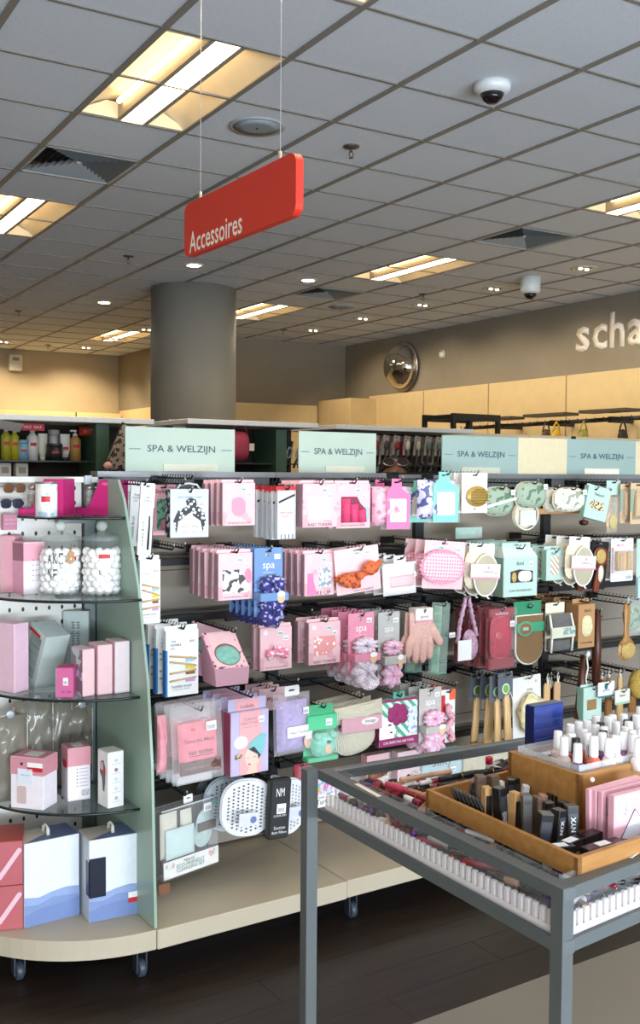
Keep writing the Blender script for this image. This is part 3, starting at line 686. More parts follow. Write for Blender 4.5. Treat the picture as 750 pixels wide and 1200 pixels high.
def pad(lb, bb, y, m, hk, seed=0, strap=None, loof=False):
    t, w, h = hp('bath_pillow', lb, 'bath pad', bb, y, rot=-.1, hook=hk)
    O('cushion', MB().oval(0, h*.5, w*.5, h*.48, .045, .02, pw=3, nzs=.15, seed=seed), m, t)
    O('rim', MB().oval(0, h*.5, w*.53, h*.5, .014, .028, pw=3), mat('cfc9ae', .7), t)
    if strap: O('strap', MB().prism([(-w*.5, h*.28), (w*.5, h*.56), (w*.5, h*.66), (-w*.5, h*.38)], -.006, -.004), mat('dfe3da', .5), t)
    price(t, w*.32, h*.8, .022, .022, -.012)
    return t, w, h
pad('sage green leaf print sponge pad with pale strap, top row', (572, 570, 604, 605), 3.12, SAGE, 'black hook holding the strapped sage sponge pad', 1, True)
t, w, h = hp('loofah_mitt', 'cream rimmed loofah mitt with white label under round sage pad', 'loofah', (603, 585, 630, 619), 3.2, hook=None)
O('mitt', MB().oval(0, h*.45, w*.5, h*.5, .03, .015), CREAM, t); O('rim', MB().tube([(w*.5*math.cos(a), -.002, h*.45+h*.5*math.sin(a)) for a in [2*PI*k/24 for k in range(24)]], .004, 6, closed=True), mat('e2e0cc', .7), t)
patch('paper_label', t, rrect(-w*.3, w*.38, h*.1, h*.62), mat('dfe9ea', .5), -.006)
pad('round sage green leaf print sponge pad, top row', (610, 564, 642, 596), 3.08, SAGE, 'black hook holding the round sage sponge pad', 2)
pad('cream leaf print sponge pad with brown edge, left of two', (642, 571, 660, 600), 3.17, CRB, 'black hook holding left cream leaf pad', 3)
t, w, h = pad('cream leaf print sponge pad with price tag, right of two', (655, 571, 688, 600), 3.1, CRB, 'black hook holding right cream leaf pad', 4)
t, w, h = hp('kraft_header_strip', 'brown kraft backing strip under the cream leaf sponge pads', 'beauty pack', (630, 596, 684, 602), 3.2); bx('card', -w/2, w/2, 0, .05, 0, h, KRAFT, t)
t, w, h = hp('soap_box', 'mint green tilted box with dark wood shavings window, top row', 'soap box', (685, 571, 709, 609), 3.08, rot=-.1, tilt=.22, hook='black hook holding the tilted mint soap box')
pbox(t, w, h, .03, MINT, MINTD, .008); patch('window', t, rrect(-w*.34, w*.3, h*.3, h*.58), mat('e0cfa6', .5, kind='patches', c2='4a3420', sc=120)); text('Natural', INK, t, 0, h*.78, w*.4)
def wbrush(lb, bb, y, back, bris, hk, name='body_brush', tilt=0, rot=.3):
    t, w, h = hp(name, lb, 'brush', bb, y, tilt=tilt, rot=rot, hook=hk)
    O('brush_back', MB().oval(0, h*.5, w*.5, h*.5, .02, .012), back, t)
    O('bristle_bed', MB().oval(0, h*.5, w*.4, h*.42, .018, -.004), bris, t)
    return t, w, h
BRI = mat('d9bd7a', .8, kind='fluff', c2='a98844', sc=220, bump=.8)
wbrush('oval wooden body brush with golden bristles in top row', (706, 575, 717, 596), 3.15, WOODM, BRI, 'black hook holding the upper golden bristle brush', tilt=.2)
t, w, h = wbrush('small wooden nail brush wrapped in clear plastic, top row', (710, 601, 725, 622), 3.12, PALEW, mat('e3d27c', .8, kind='fluff', c2='bba64a', sc=220, bump=.6), None)
O('clear_bag', MB().pillow(-w*.7, w*.6, -h*.1, h*1.9, .03, .0, nzs=.4), clear('f4ead8', .2), t)
t, w, h = hp('header_card', 'mint header card above the wrapped nail brush', 'beauty pack', (711, 563, 727, 580), 3.14, hook='black hook holding the wrapped nail brush'); card(t, w, h, MINT)
t, w, h = hp('amber_ball', 'small brown wooden ball tool hanging under cream pads', 'massage tool', (682, 609, 690, 616), 3.2); O('ball', MB().ell((0, .01, h/2), (w/2, w/2, h/2)), DWOOD, t); O('stem', MB().tube([(0, .01, h), (0, .01, h+.04)], .003), WOODM, t)
for bb, y, lb in (((727, 567, 741, 613), 3.12, 'kraft card with upright wooden comb, second from the right edge'), ((739, 566, 755, 614), 3.08, 'kraft card with upright wooden comb at right edge, top row')):
    t, w, h = hp('comb_card', lb, 'comb', bb, y, hook='black hook holding '+lb.replace('kraft card with ', '').replace('upright ', '')); card(t, w, h, mat('d8bb96', .7), .003)
    bx('comb', -w*.22, w*.3, -.014, 0, h*.2, h*.78, PALEW, t, .002); bx('label_band', -w*.5, -w*.34, -.002, -.0005, h*.3, h*.85, mat('8fb7ab', .6), t)
    bx('clear_blister', -w*.4, w*.42, -.02, 0, h*.1, h*.86, clear('f4efe6', .18), t, .003)
t, w, h = hp('price_strip', 'mint paper strip label clipped to a bar under the hairbrush', 'label', (534, 618, 565, 631), 3.3); bx('strip', -w/2, w/2, 0, .004, 0, h, mat('a9c4b8', .6), t); patch('barcode', t, rrect(w*.34, w*.46, h*.2, h*.8), STICK); text('SHELF CARE', mat('d9e6de', .6), t, -w*.08, h*.5, w*.6)
# ---- row 2
t, w, h = hp('bamboo_brush_box', 'white bamboo toothbrush box half hidden behind divider, second row', 'toothbrush', (164, 651, 188, 731), 3.1, hook='black hook holding upper bamboo toothbrush box')
def bamboo(t, w, h, blue):
    pbox(t, w, h*.94, .022, mat('eff0ef', .5), None, h*.06)
    if blue: bx('blue_edge', -w/2-.0012, -w/2+.006, -.0008, .022, 0, h*.66, mat('2f78b8', .5), t)
    text('THE', INK, t, -w*.28, h*.78, w*.15); text('HUMBLE', INK, t, -w*.2, h*.73, w*.32); text('CO', INK, t, -w*.3, h*.68, w*.12)
    for k, (z, c, a) in enumerate(((.58, '9fc8df', -.25), (.5, 'd9d03a', -.35), (.33, '8a5f3a', .1), (.22, 'c79bd6', .12))):
        m = MB().tube([(-w*.4, -.003, h*z), (w*.3, -.003, h*(z+a*.2)), (w*.42, -.003, h*(z+a*.25))], .003, 6); O('printed_toothbrush', m, PALEW, t)
        bx('printed_bristles', w*.1, w*.38, -.0035, -.001, h*(z+a*.2)-.012, h*(z+a*.2)-.001, mat(c, .7), t)
    text('humble brush', INK, t, -w*.02, h*.14, w*.6); text('toothbrush  bamboo', mat('8d9296', .6), t, -w*.02, h*.1, w*.55); price(t, w*.28, h*.78, .024, .018)
bamboo(t, w, h, False)
t, w, h = cloudcard('makeup_cloth_box', 'pink card with black and white cow print cloths, front of its hook', (256, 644, 296, 703), 3.08, 'black hook holding the cow print cards', lambda w, h: [(-w*.38, h*.14), (w*.4, h*.14), (w*.4, h*.3), (w*.1, h*.6), (-w*.38, h*.6)], mat('f3f1ef', .6, kind='patches', c2='4a4648', sc=34), depth=.03)
O('printed_figure', MB().oval(w*.36, h*.46, w*.1, h*.16, .001, -.0014, 16), mat('e88aa6', .5), t); stack(t, 4, .05, 'pink cow print cards in the second row', dz=.001)
def spa(lb, bb, y, cm, sm, hk, hc, seed=0, low=0, skin=True, rot=0, name='scrunchie_card', drop=.12):
    t, w, h = hp(name, lb, 'scrunchie card', bb, y, rot=rot, hook=hk)
    card(t, w, h, cm, .0025, dz=.012); text('spa', SPAW, t, 0, h*.72, w*.42); text('HEADBAND', SPAW, t, 0, h*.64, w*.4, h*.014)
    O('scrunchie', MB().scrunch(w*.05, h*.47, w*.26, w*.2, -.018, squash=.62, seed=seed), sm, t)
    bx('card_band', -w/2, w/2, -.045, -.001, h*.24, h*.36, cm, t, .002)
    o = O('printed_head', MB().oval(w*.22, h*.28, w*.14, h*.075, .001, -.046, 16), mat('e9bd93', .5), t); O('printed_towel', MB().oval(w*.22, h*.34, w*.14, h*.045, .0014, -.0462, 16), SPAW, o)
    O('scrunchie', MB().scrunch(w*.02, h*.08, w*.2, w*.26, -.018, squash=1.1, seed=seed+4, folds=8), sm, t)
    price(t, w*.3, h*.87, .024, .018); O('eyelet', MB().tube([(-w*.05+.006*math.cos(a), -.001, h*.9+.006*math.sin(a)) for a in [2*PI*k/12 for k in range(12)]], .0015, 5, closed=True), mat('c8b690', .3, .6), t)
    return t, w, h
NAVY = mat('3b3a7d', .75, kind='spots', c2='b9b6dd', sc=55); PF = mat('e4dfe8', .85, kind='floral', c2='c9577f', sc=85); PF2 = mat('edaec3', .85, kind='patches', c2='d9d3e8', sc=85)
t, w, h = spa('blue spa card with navy scrunchies, front of its hook', (298, 642, 331, 722), 3.07, mat('6d92c6', .5), NAVY, 'black hook holding the blue spa scrunchie cards', 'x', 1)
stack(t, 4, .045, 'blue spa scrunchie cards')
t, w, h = cloudcard('hair_tie_box', 'pink box with silver hair ties and printed figure, front of its hook', (357, 645, 392, 698), 3.08, 'black hook holding pink hair tie boxes', lambda w, h: rrect(-.02*w, w*.38, h*.18, h*.62, .006), mat('d9e0e8', .3, kind='patches', c2='8f9ba8', sc=60), depth=.025, bl='MAKE UP')
O('printed_shape', MB().prism([(-w*.4, h*.02), (-w*.08, h*.02), (-w*.2, h*.3), (-w*.22, h*.5), (-w*.4, h*.5)], -.0016, -.0004), mat('e07fb0', .5), t)
t['group'] = 'pink hair tie boxes'; stack(t, 4, .045, 'pink hair tie boxes in the second row')
t, w, h = hp('bow_headband_card', 'pink card with large orange patterned bow headband', 'headband', (396, 641, 446, 694), 3.06, rot=-.05, tilt=-.1, hook='black hook holding the orange bow headband')
card(t, w, h, PK2); oval_logo(t, -w*.0, h*.87, .03); price(t, w*.25, h*.87, .03, .02); text('MAKE UP HEADBAND', mat('7a5560', .6), t, w*.1, h*.05, w*.45)
OR = mat('d96a3a', .8, kind='floral', c2='3c2224', sc=45)
O('band', MB().tube([(-w*.52, .0, h*.36), (-w*.3, -.012, h*.42), (0, -.02, h*.4), (w*.3, -.012, h*.44), (w*.52, 0, h*.6)], .011, 8), OR, t)
for s, cz in ((-1, .33), (1, .52)):
    O('bow_loop', MB().oval(s*w*.27-.05*w, h*cz, w*.2, h*.17, .034, -.026, pw=1.5, nzs=.5, seed=s+3), OR, t)
O('knot', MB().ell((-w*.06, -.036, h*.4), (w*.09, .016, h*.09), nz=.3), OR, t); O('bow_tail', MB().pillow(-w*.22, -w*.02, h*.12, h*.36, .02, -.02, seed=4), OR, t)
stack(t, 1, .08, 'orange bow headband cards')
t, w, h = hp('white_pouch', 'white zip pouch with pale pink window on a white hanger', 'beauty pack', (452, 651, 488, 697), 3.07, rot=-.1, tilt=-.06, hook='black hook holding the white pink-window pouch')
O('pouch', MB().pillow(-w/2, w/2, 0, h*.82, .022, .008, seed=3, sq=10), mat('e6e3e2', .35), t); O('window', MB().pillow(-w*.34, w*.42, h*.2, h*.5, .012, -.002, seed=2, sq=6), mat('d9a9ad', .4, kind='streak', c2='e8c9cb', sc=30), t)
O('hanger', MB().prism(rrect(-w*.16, w*.2, h*.78, h, .006), .004, .006, [rrect(-w*.07, w*.1, h*.88, h*.92, .002, 2)]), mat('f4f4f4', .4), t); bx('seam', -w/2, w/2, -.003, .004, h*.78, h*.81, mat('f1f0f0', .4), t); price(t, w*.42, h*.5, .012, .018, -.008)
stack(t, 2, .06, 'white zip pouches')
t, w, h = hp('eye_mask_card', 'pink card with ruffled pink gingham eye mask', 'eye mask', (495, 634, 541, 690), 3.05, rot=-.04, tilt=.08, hook='black hook holding the gingham eye mask')
card(t, w, h, PK2); oval_logo(t, -w*.1, h*.86, .03); price(t, w*.32, h*.84, .024, .026)
gi = mat('f6dfe4', .8, kind='gingham', c2='e58ba4', sc=24)
ruf = MB(); vs = []; n = 72
for k in range(n):
    a = 2*PI*k/n; 
    for q, rr in enumerate((.82, 1.0)): vs.append((-w*.08+w*.56*rr*math.cos(a), -.016-(.008 if q else 0)*math.sin(a*24), h*.46+h*.36*rr*math.sin(a)))
ruf.add(vs, [(2*k, 2*k+1, (2*k+3) % (2*n), (2*k+2) % (2*n)) for k in range(n)], True)
O('ruffle', ruf, mat('eb9ab1', .8), t); O('mask', MB().oval(-w*.08, h*.46, w*.48, h*.3, .024, -.018, pw=2.6, nzs=.2), gi, t)
stack(t, 2, .06, 'gingham eye mask cards')
def loofah(lb, bb, y, hk, seed):
    t, w, h = hp('loofah_pad_card', lb, 'loofah', bb, y, rot=-.1, tilt=.05, hook=hk)
    O('header', MB().prism(rrect(-w*.42, w*.46, h*.6, h, .004), .0, .002, [rrect(-w*.16, w*.06, h*.93, h*.96, .002, 2)]), mat('e9e5df', .5), t)
    O('terry_back', MB().oval(-w*.08, h*.5, w*.46, h*.38, .03, .004, pw=3.5), CREAM, t)
    O('loofah_oval', MB().oval(w*.1, h*.4, w*.42, h*.4, .02, -.02), mat('eae3cc', .8, kind='weave', c2='d6c9a4', sc=120, bump=.8), t)
    O('rim', MB().tube([(w*.1+w*.42*math.cos(a), -.02, h*.4+h*.4*math.sin(a)) for a in [2*PI*k/28 for k in range(28)]], .0035, 6, closed=True), mat('f5f2e8', .7), t)
    bx('label_band', -w*.5, w*.52, -.034, -.031, h*.36, h*.62, mat('e6e2dc', .5), t); bx('label_edge', -w*.5, w*.52, -.035, -.0335, h*.34, h*.375, mat('e39fb0', .5), t)
    patch('logo', t, ovalp(w*.1, h*.55, .006, .006, 10), mat('e39fb0', .5), -.035); text('loofah pad', mat('8a8580', .5), t, w*.1, h*.47, w*.36, y=-.0352); price(t, w*.34, h*.46, .02, .016, -.0352)
    O('hang_cord', MB().tube([(w*.14, -.02, h*.02), (w*.2, -.02, -h*.03), (w*.28, -.015, -h*.05)], .004, 6), mat('f5f2e8', .7), t); return t
t = loofah('cream loofah pad card right of the gingham eye mask', (546, 637, 577, 698), 3.06, 'black hook holding the left loofah pads', 1); stack(t, 2, .07, 'left loofah pad cards')
t, w, h = hp('treatment_set_box', 'mint gable-topped gift box with curved window of white items', 'gift box', (591, 640, 629, 699), 3.07, rot=-.04, hook='black hook holding mint gable boxes')
pbox(t, w, h*.78, .06, MINT, mat('8fae9f', .5)); gbm = MB().add([(-w/2, 0, h*.78), (w/2, 0, h*.78), (w/2, .06, h*.78), (-w/2, .06, h*.78), (-w*.42, .03, h*.98), (w*.42, .03, h*.98)], [(0, 1, 5, 4), (2, 3, 4, 5), (1, 2, 5), (3, 0, 4)]); O('gable_lid', gbm, mat('cfe2d9', .5), t)
O('hang_tab', MB().prism(rrect(-w*.42, w*.42, h*.95, h*1.06, .002), .029, .031, [slot(w, h*1.06)]), MINT, t)
wi = O('window', MB().prism([(-w*.3, h*.28), (w*.36, h*.28), (w*.36, h*.5), (-w*.05, h*.54), (-w*.3, h*.5)], -.001, .0), mat('3c2f26', .5), t)
O('white_sponge', MB().oval(w*.12, h*.4, w*.2, h*.11, .01, -.002, pw=3), mat('efe9e0', .8, kind='stripe', c2='d9cfc2', sc=30), t); O('golden_brush', MB().oval(-w*.2, h*.39, w*.07, h*.1, .008, -.002), BRI, t)
text('Kind', INK, t, -w*.02, h*.66, w*.2); text('DUAL-TEXTURED MITT', INK, t, 0, h*.12, w*.66); price(t, w*.3, h*.64, .02, .02)
stack(t, 3, .07, 'mint gable-topped gift boxes')
t, w, h = hp('exfoliating_mitt_box', 'narrow mint box with striped towel oval window, second row', 'gift box', (640, 644, 661, 680), 3.07, rot=.05, hook='black hook holding narrow mint striped boxes')
pbox(t, w, h, .03, MINT, mat('8fae9f', .5), .014); O('window', MB().prism(rrect(-w*.26, w*.2, h*.18, h*.78, .01, 5), -.0012, 0), mat('efe6dc', .8, kind='stripe', c2='c9a58c', sc=26), t); text('Kind', INK, t, -.1*w, h*.88, w*.25)
stack(t, 2, .07, 'narrow mint striped boxes')
t = loofah('cream loofah pad card left of black card with wooden brushes', (664, 629, 689, 686), 3.03, 'black hook holding the right loofah pads', 2); stack(t, 2, .07, 'right loofah pad cards')
t, w, h = hp('wood_brush_card', 'black card with brown wooden round brush and nail brush', 'brush', (689, 634, 709, 690), 3.08, rot=.02, tilt=.12, hook='black hook holding the black wood brush card')
card(t, w, h, BLACK); RB = mat('8a4526', .45, kind='wood', c2='5f2a14', sc=25)
for (cx, cz, rx, rz, bm_) in ((-w*.08, h*.68, w*.36, h*.17, BRI), (-w*.02, h*.32, w*.2, h*.2, mat('efe8dc', .8, kind='fluff', c2='cbbfa8', sc=200, bump=.8))):
    O('brush_back', MB().oval(cx+w*.08, cz, rx*1.15, rz*1.1, .016, -.008, pw=3), RB, t); O('bristles', MB().oval(cx, cz, rx*.8, rz*.9, .014, -.018), bm_, t)
O('handle', MB().box(-w*.3, -w*.02, -.02, -.004, -h*.08, h*.36, M=Matrix.Rotation(.12, 4, 'Y'), bev=.003), RB, t)
stack(t, 1, .09, 'black cards with brown wooden brushes')
t, w, h = hp('nail_brush_pack', 'white rimmed blister with double row wooden nail brush', 'brush', (716, 631, 742, 681), 3.08, hook='black hook holding white wooden nail brush packs')
card(t, w, h, mat('efeef0', .5), .003); bx('brush_back', -w*.34, w*.36, -.02, 0, h*.26, h*.7, PALEW, t, .003)
for k in range(2): bx('bristle_row', -w*.3+k*w*.34, -w*.14+k*w*.34, -.028, -.018, h*.28, h*.68, mat('cdb281', .8, kind='fluff', c2='a9884e', sc=200), t)
bx('clear_blister', -w*.4, w*.4, -.034, 0, h*.2, h*.78, clear('f4f4f4', .14), t, .004); text('BRUSH', mat('c0505a', .5), t, -w*.1, h*.84, w*.3); patch('barcode', t, rrect(w*.18, w*.42, h*.04, h*.12), STICK); patch('print', t, rrect(-w*.48, -w*.4, h*.2, h*.8), mat('8fa4c4', .5, kind='patches', c2='d7804e', sc=60), -.002); stack(t, 2, .06, 'white wooden nail brush packs')
t, w, h = hp('mint_header_pack', 'pale mint pack cut by the right edge, second row', 'beauty pack', (746, 631, 764, 700), 3.06, hook='black hook at the right edge, second row'); card(t, w, h, MINT, .003); O('sponge', MB().oval(-.01, h*.3, w*.3, h*.08, .03, -.014), mat('e8c88a', .7), t); bx('clear_panel', -w/2, w/2, -.01, -.004, 0, h*.35, mat('bcd9e2', .2), t)
# ---- row 3
t, w, h = hp('bamboo_brush_box', 'white bamboo toothbrush box with blue edge, third row', 'toothbrush', (194, 733, 233, 815), 3.06, rot=.04, hook='black hook holding blue-edged toothbrush boxes'); bamboo(t, w, h, True)
stack(t, 2, .075, 'white bamboo toothbrush boxes in third row')
t, w, h = hp('soap_dish_box', 'pink leopard trimmed box jutting forward with round teal sponge window', 'beauty pack', (252, 776, 292, 803), 3.0, rot=-.04)
lb_ = MB(); hh = h*2.1
lb_.add([(-w*.46, 0, 0), (w*.46, 0, 0), (w*.5, 0, h*.75), (-w*.5, 0, h*.75), (-w*.44, .11, h*1.0), (w*.4, .11, h*1.0), (w*.4, .11, hh), (-w*.5, .11, hh), (-w*.44, .11, 0), (w*.4, .11, 0)], [(0, 1, 2, 3), (3, 2, 6, 7), (0, 3, 7, 8), (1, 9, 6, 2), (0, 8, 9, 1), (8, 7, 6, 9)])
O('box', lb_, mat('c896a6', .5), t)
sl = Matrix.Translation((0, 0, h*.75)) @ Matrix.Rotation(-math.atan2(.11, hh-h*.75), 4, 'X'); LH = math.hypot(.11, hh-h*.75)
O('front_card', MB().prism(rrect(-w*.48, w*.46, 0, LH, .002), -.0015, -.0003, M=sl), mat('efbcc8', .5, kind='spots', c2='6a4048', sc=60), t)
O('front_panel', MB().prism(rrect(-w*.38, w*.36, LH*.05, LH*.95, .002), -.0025, -.0015, M=sl), PK2, t)
O('window', MB().prism(ovalp(w*.0, LH*.36, w*.36, LH*.3), -.0035, -.0025, M=sl), mat('7d5a62', .5), t)
O('sponge', MB().oval(0, LH*.34, w*.33, LH*.26, .01, -.004, M=sl), mat('8fc5b8', .8, kind='fluff', c2='6da99c', sc=80), t)
p_ = aty(270, 735, 3.11); peg(p_.x, p_.z-.012, 3.07, 'black hook holding the jutting pink sponge box')
c = copy_tree(t); c.location += Vector((-.045, .14, .012)); c['label'] = 'pink sponge box, directly behind the jutting one and turned left'; c.rotation_euler = (0, .35, -.2); c['group'] = t['group'] = 'pink jutting sponge boxes'
t, w, h = cloudcard('bow_hair_tie_card', 'pink card with three pink and white bows, third row', (305, 731, 342, 785), 3.08, 'black hook holding pink three bow card', depth=.018, bl='SUPER SOFT CLOUD SCRUNCHIE')
for k in range(3):
    O('bow', MB().scrunch(-w*.22+k*w*.22, h*.36+(k % 2)*h*.06, w*.07, w*.075, -.01, n=24, seed=k, folds=6), mat('ec8aa6', .7, kind='patches', c2='f6eef2', sc=60), t)
stack(t, 1, .05, 'pink three bow cards')
t, w, h = cloudcard('polka_headband_box', 'pink box with white dotted salmon window, third row', (362, 725, 399, 778), 3.08, 'black hook holding salmon dotted boxes', lambda w, h: [(-w*.34, h*.2), (w*.1, h*.2), (w*.38, h*.4), (w*.3, h*.62), (-w*.34, h*.62)], mat('e99a98', .5, kind='spots', c2='fff2f0', sc=55), depth=.03, bl='BABY TURBAN'); stack(t, 1, .07, 'salmon dotted boxes')
t, w, h = spa('pink spa card with floral scrunchies and dangling bow, front of its hook', (408, 718, 438, 790), 3.05, mat('e58fa8', .5), PF, 'black hook holding the pink spa scrunchie cards', 'x', 3)
O('dangling_bow', MB().oval(w*.25, -h*.14, w*.36, h*.12, .03, -.02, nzs=.5, seed=6), PF, t); stack(t, 3, .06, 'pink spa scrunchie cards')
t, w, h = spa('grey spa card with pink floral scrunchies, third row', (443, 717, 468, 795), 3.06, mat('b9b8b4', .5), PF2, 'black hook holding upper grey spa scrunchie cards', 'x', 5); stack(t, 2, .06, 'upper grey spa scrunchie cards')
# glove pair
def glove_mesh(w, h, s=1):
    m = MB(); th = .012
    m.pillow(-w*.34, w*.3, h*.38, h*.98, th*1.7, 0, 8, 8, .1, 1, 5)
    for k, (x, l, dx) in enumerate(((-.36, .26, -.10), (-.17, .36, -.04), (.03, .38, .0), (.22, .32, .04))):
        x0 = x*w*.85; m.tube([(x0*.9, 0, h*.52), (x0+dx*w*.4, 0, h*.40), (x0+dx*w*.7, 0, h*(.42-l*.85)), (x0+dx*w*.8, 0, h*(.40-l))], [w*.105, w*.11, w*.098, w*.05], 10, flat=.62)
    m.tube([(w*.2, 0, h*.74), (w*.36, 0, h*.55), (w*.5, 0, h*.38), (w*.54, 0, h*.32)], [w*.12, w*.115, w*.1, w*.05], 10, flat=.62)
    return m
GL = mat('eac0b5', .95, kind='fluff', c2='dcaca0', sc=160, bump=.9)
t, w, h = hp('exfoliating_gloves', 'pair of pale pink knitted gloves on a white header', 'gloves', (473, 716, 515, 778), 3.06, rot=0, hook='black hook holding the pale pink gloves')
O('front_glove', glove_mesh(w, h), GL, t); o = O('rear_glove', glove_mesh(w, h), GL, t, loc=(-.012, .024, -.004), rot=(0, .05, 0))
bx('header', -w*.24, w*.24, -.016, .03, h*.8, h*1.06, mat('f0ece6', .5), t, .002); bx('header_edge', -w*.24, w*.24, -.0168, -.016, h*.8, h*.84, mat('e39fb0', .5), t); text('gloves', mat('8a8580', .5), t, 0, h*.9, w*.22, y=-.0172); patch('logo', t, ovalp(.0, h*.99, .005, .005, 10), mat('e39fb0', .5), -.0168)
def slimpack(lb, bb, y, tilt, hk):
    t, w, h = hp('bath_sponge_pack', lb, 'beauty pack', bb, y, tilt=tilt, rot=.5, hook=hk)
    bx('clear_sleeve', -w/2, w/2, 0, .04, 0, h, clear('cfe6da', .32), t, .002); bx('green_card', -w*.4, w*.4, .03, .034, 0, h*.96, mat('6fae92', .5, kind='streak', c2='b9d8b8', sc=12), t); bx('green_base', -w/2, w/2, 0, .04, 0, .004, mat('5db38c', .5), t)
slimpack('tall green tinted clear pack right of the gloves', (507, 707, 530, 790), 3.08, .12, 'black hook holding tall green clear packs'); slimpack('green clear pack showing only its base behind the gloves', (480, 712, 500, 788), 3.2, .12, 'black hook holding rear green clear pack')
t, w, h = hp('satin_eye_mask', 'lilac satin eye mask with ruched strap and white tag', 'eye mask', (530, 700, 561, 776), 3.08, hook='black hook holding the lilac satin eye mask')
SAT = mat('c09ab0', .35, kind='floral', c2='7a4a63', sc=60)
pts = [(-w*.3, 0, h*.3), (-w*.22, 0, h*.6), (-w*.02, 0, h*.98), (w*.1, 0, h*.98), (w*.24, 0, h*.7), (w*.42, 0, h*.4)]
P2 = []; R2 = []
for k in range(41):
    u = k/40*5; i = min(int(u), 4); f = u-i; P2.append(Vector(pts[i]).lerp(Vector(pts[i+1]), f)); R2.append(.009*(1+.25*math.sin(k*2.4)))
O('strap', MB().tube(P2, R2, 8), SAT, t); O('mask', MB().oval(w*.28, h*.24, w*.28, h*.24, .03, .0, nzs=.4, seed=2), SAT, t, rot=(0, -.2, 0)); bx('paper_tag', -w*.42, w*.08, -.024, -.022, h*.05, h*.36, WHITE, t)
price(t, -w*.56, h*.45, .03, .02, -.01)
t, w, h = hp('wellness_pillow_pack', 'crimson eye pillow in clear pack with wavy edge, front of its hook', 'eye mask', (572, 713, 602, 783), 3.06, hook='black hook holding the crimson eye pillow packs')
CR = mat('c41f3e', .7, kind='fluff', c2='9c1430', sc=60)
bx('back_card', -w/2, w/2, .012, .014, 0, h, mat('7a1b2a', .5), t); bx('header', -w/2, w/2, -.001, .012, h*.86, h, mat('93202f', .5), t); bx('footer', -w/2, w/2, -.001, .012, 0, h*.17, mat('8a1626', .5), t)
O('pillow', MB().oval(-w*.02, h*.52, w*.42, h*.36, .026, .0, pw=4), CR, t); O('emblem', MB().oval(-w*.18, h*.56, w*.13, h*.07, .006, -.014), mat('c9565a', .4, .2), t); O('piping', MB().tube([(-w*.02+w*.4*(1-.1*math.cos(2*a))*math.cos(a), -.002, h*.52+h*.35*math.sin(a)) for a in [2*PI*k/30 for k in range(30)]], .002, 5, closed=True), mat('e8476a', .5), t)
text('wellness', mat('e8c7cc', .5), t, 0, h*.92, w*.5, y=-.0022); price(t, w*.34, h*.74, .024, .024, -.0145); bx('clear_sleeve', -w*.53, w*.53, -.018, .016, -h*.01, h*1.01, clear('f0dfe2', .1), t, .003)
stack(t, 3, .065, 'crimson eye pillow packs')
JU = mat('b49066', .95, kind='weave', c2='8f6e47', sc=110, bump=.9)
t, w, h = hp('bath_mitt_card', 'brown jute bath mitt with white trim on green header card', 'bath mitt', (604, 717, 636, 778), 3.06, hook='black hook holding the jute bath mitt', hz=-.02)
out = [(w*.48*math.cos(a), h*.3+h*.29*math.sin(a)) for a in [PI+PI*k/14 for k in range(15)]]+[(w*.48, h*.93), (-w*.48, h*.93)]
O('mitt', MB().prism(out, -.004, .012), JU, t); O('trim', MB().tube([(x, .003, z) for x, z in out], .006, 7, closed=True), mat('f1eee4', .8), t)
bx('green_card', -w*.5, w*.5, .012, .014, h*.7, h*1.2, mat('2f8a63', .5), t); bx('green_band', -w*.5, w*.5, -.008, -.005, h*.62, h*.8, mat('3d9a72', .5), t); o = O('round_label', MB().oval(-w*.2, h*.69, w*.28, h*.145, .003, -.0085, 20), mat('4ba37c', .5), t); O('label_centre', MB().oval(-w*.2, h*.69, w*.23, h*.12, .003, -.0092, 20), mat('8b6040', .5), o)
bx('mini_label', -w*.3, -w*.1, -.012, -.0105, h*.66, h*.72, mat('8fc7a8', .5), t)
t, w, h = hp('back_scrubber_card', 'grey rolled exfoliating strap with white edges on cream header', 'bath mitt', (637, 706, 663, 762), 3.06, hook='black hook holding the grey rolled strap')
card(t, w*.85, h, mat('e6e2c8', .5)); gy = mat('8f8d8b', .95, kind='weave', c2='6f6d6b', sc=120, bump=.8)
O('rolled_strap', MB().pillow(-w*.5, w*.5, h*.38, h*.78, .05, -.02, sq=6), gy, t); O('rolled_strap', MB().pillow(-w*.44, w*.48, 0, h*.26, .05, -.02, sq=6), gy, t)
for s in (-1, 1): O('edge_piping', MB().tube([(s*w*.46, -.04, h*.0), (s*w*.47, -.045, h*.3), (s*w*.49, -.045, h*.5), (s*w*.47, -.03, h*.78)], .005, 6), mat('f0efe9', .8), t)
bx('label_band', -w*.52, w*.52, -.052, -.048, h*.3, h*.52, mat('dcdcc6', .5), t); bx('green_label', -w*.02, w*.5, -.054, -.052, h*.36, h*.5, mat('8aa79a', .5, kind='patches', c2='c9d6d2', sc=90), t)
t, w, h = hp('kraft_loofah_box', 'brown kraft box with cream loofah in cut-out window', 'gift box', (678, 708, 697, 759), 3.04, rot=0, hook='black hook holding brown kraft boxes', hz=-.01)
pbox(t, w, h, .075, KRAFT, mat('a87c50', .7), .02, KRAFT); bx('green_side', -w/2-.0016, -w/2-.0006, .002, .073, .002, h*.16, mat('2c5a44', .6), t); O('loofah', MB().oval(0, h*.5, w*.32, h*.24, .02, -.002, nzs=.5, pw=3), mat('efe6c0', .9, kind='fluff', c2='d8cc98', sc=90, bump=.6), t); text('FACE', DK, t, w*.05, h*.85, w*.4); text('konjac sponge', DK, t, 0, h*.12, w*.7)
stack(t, 2, .11, 'brown kraft boxes with loofah')
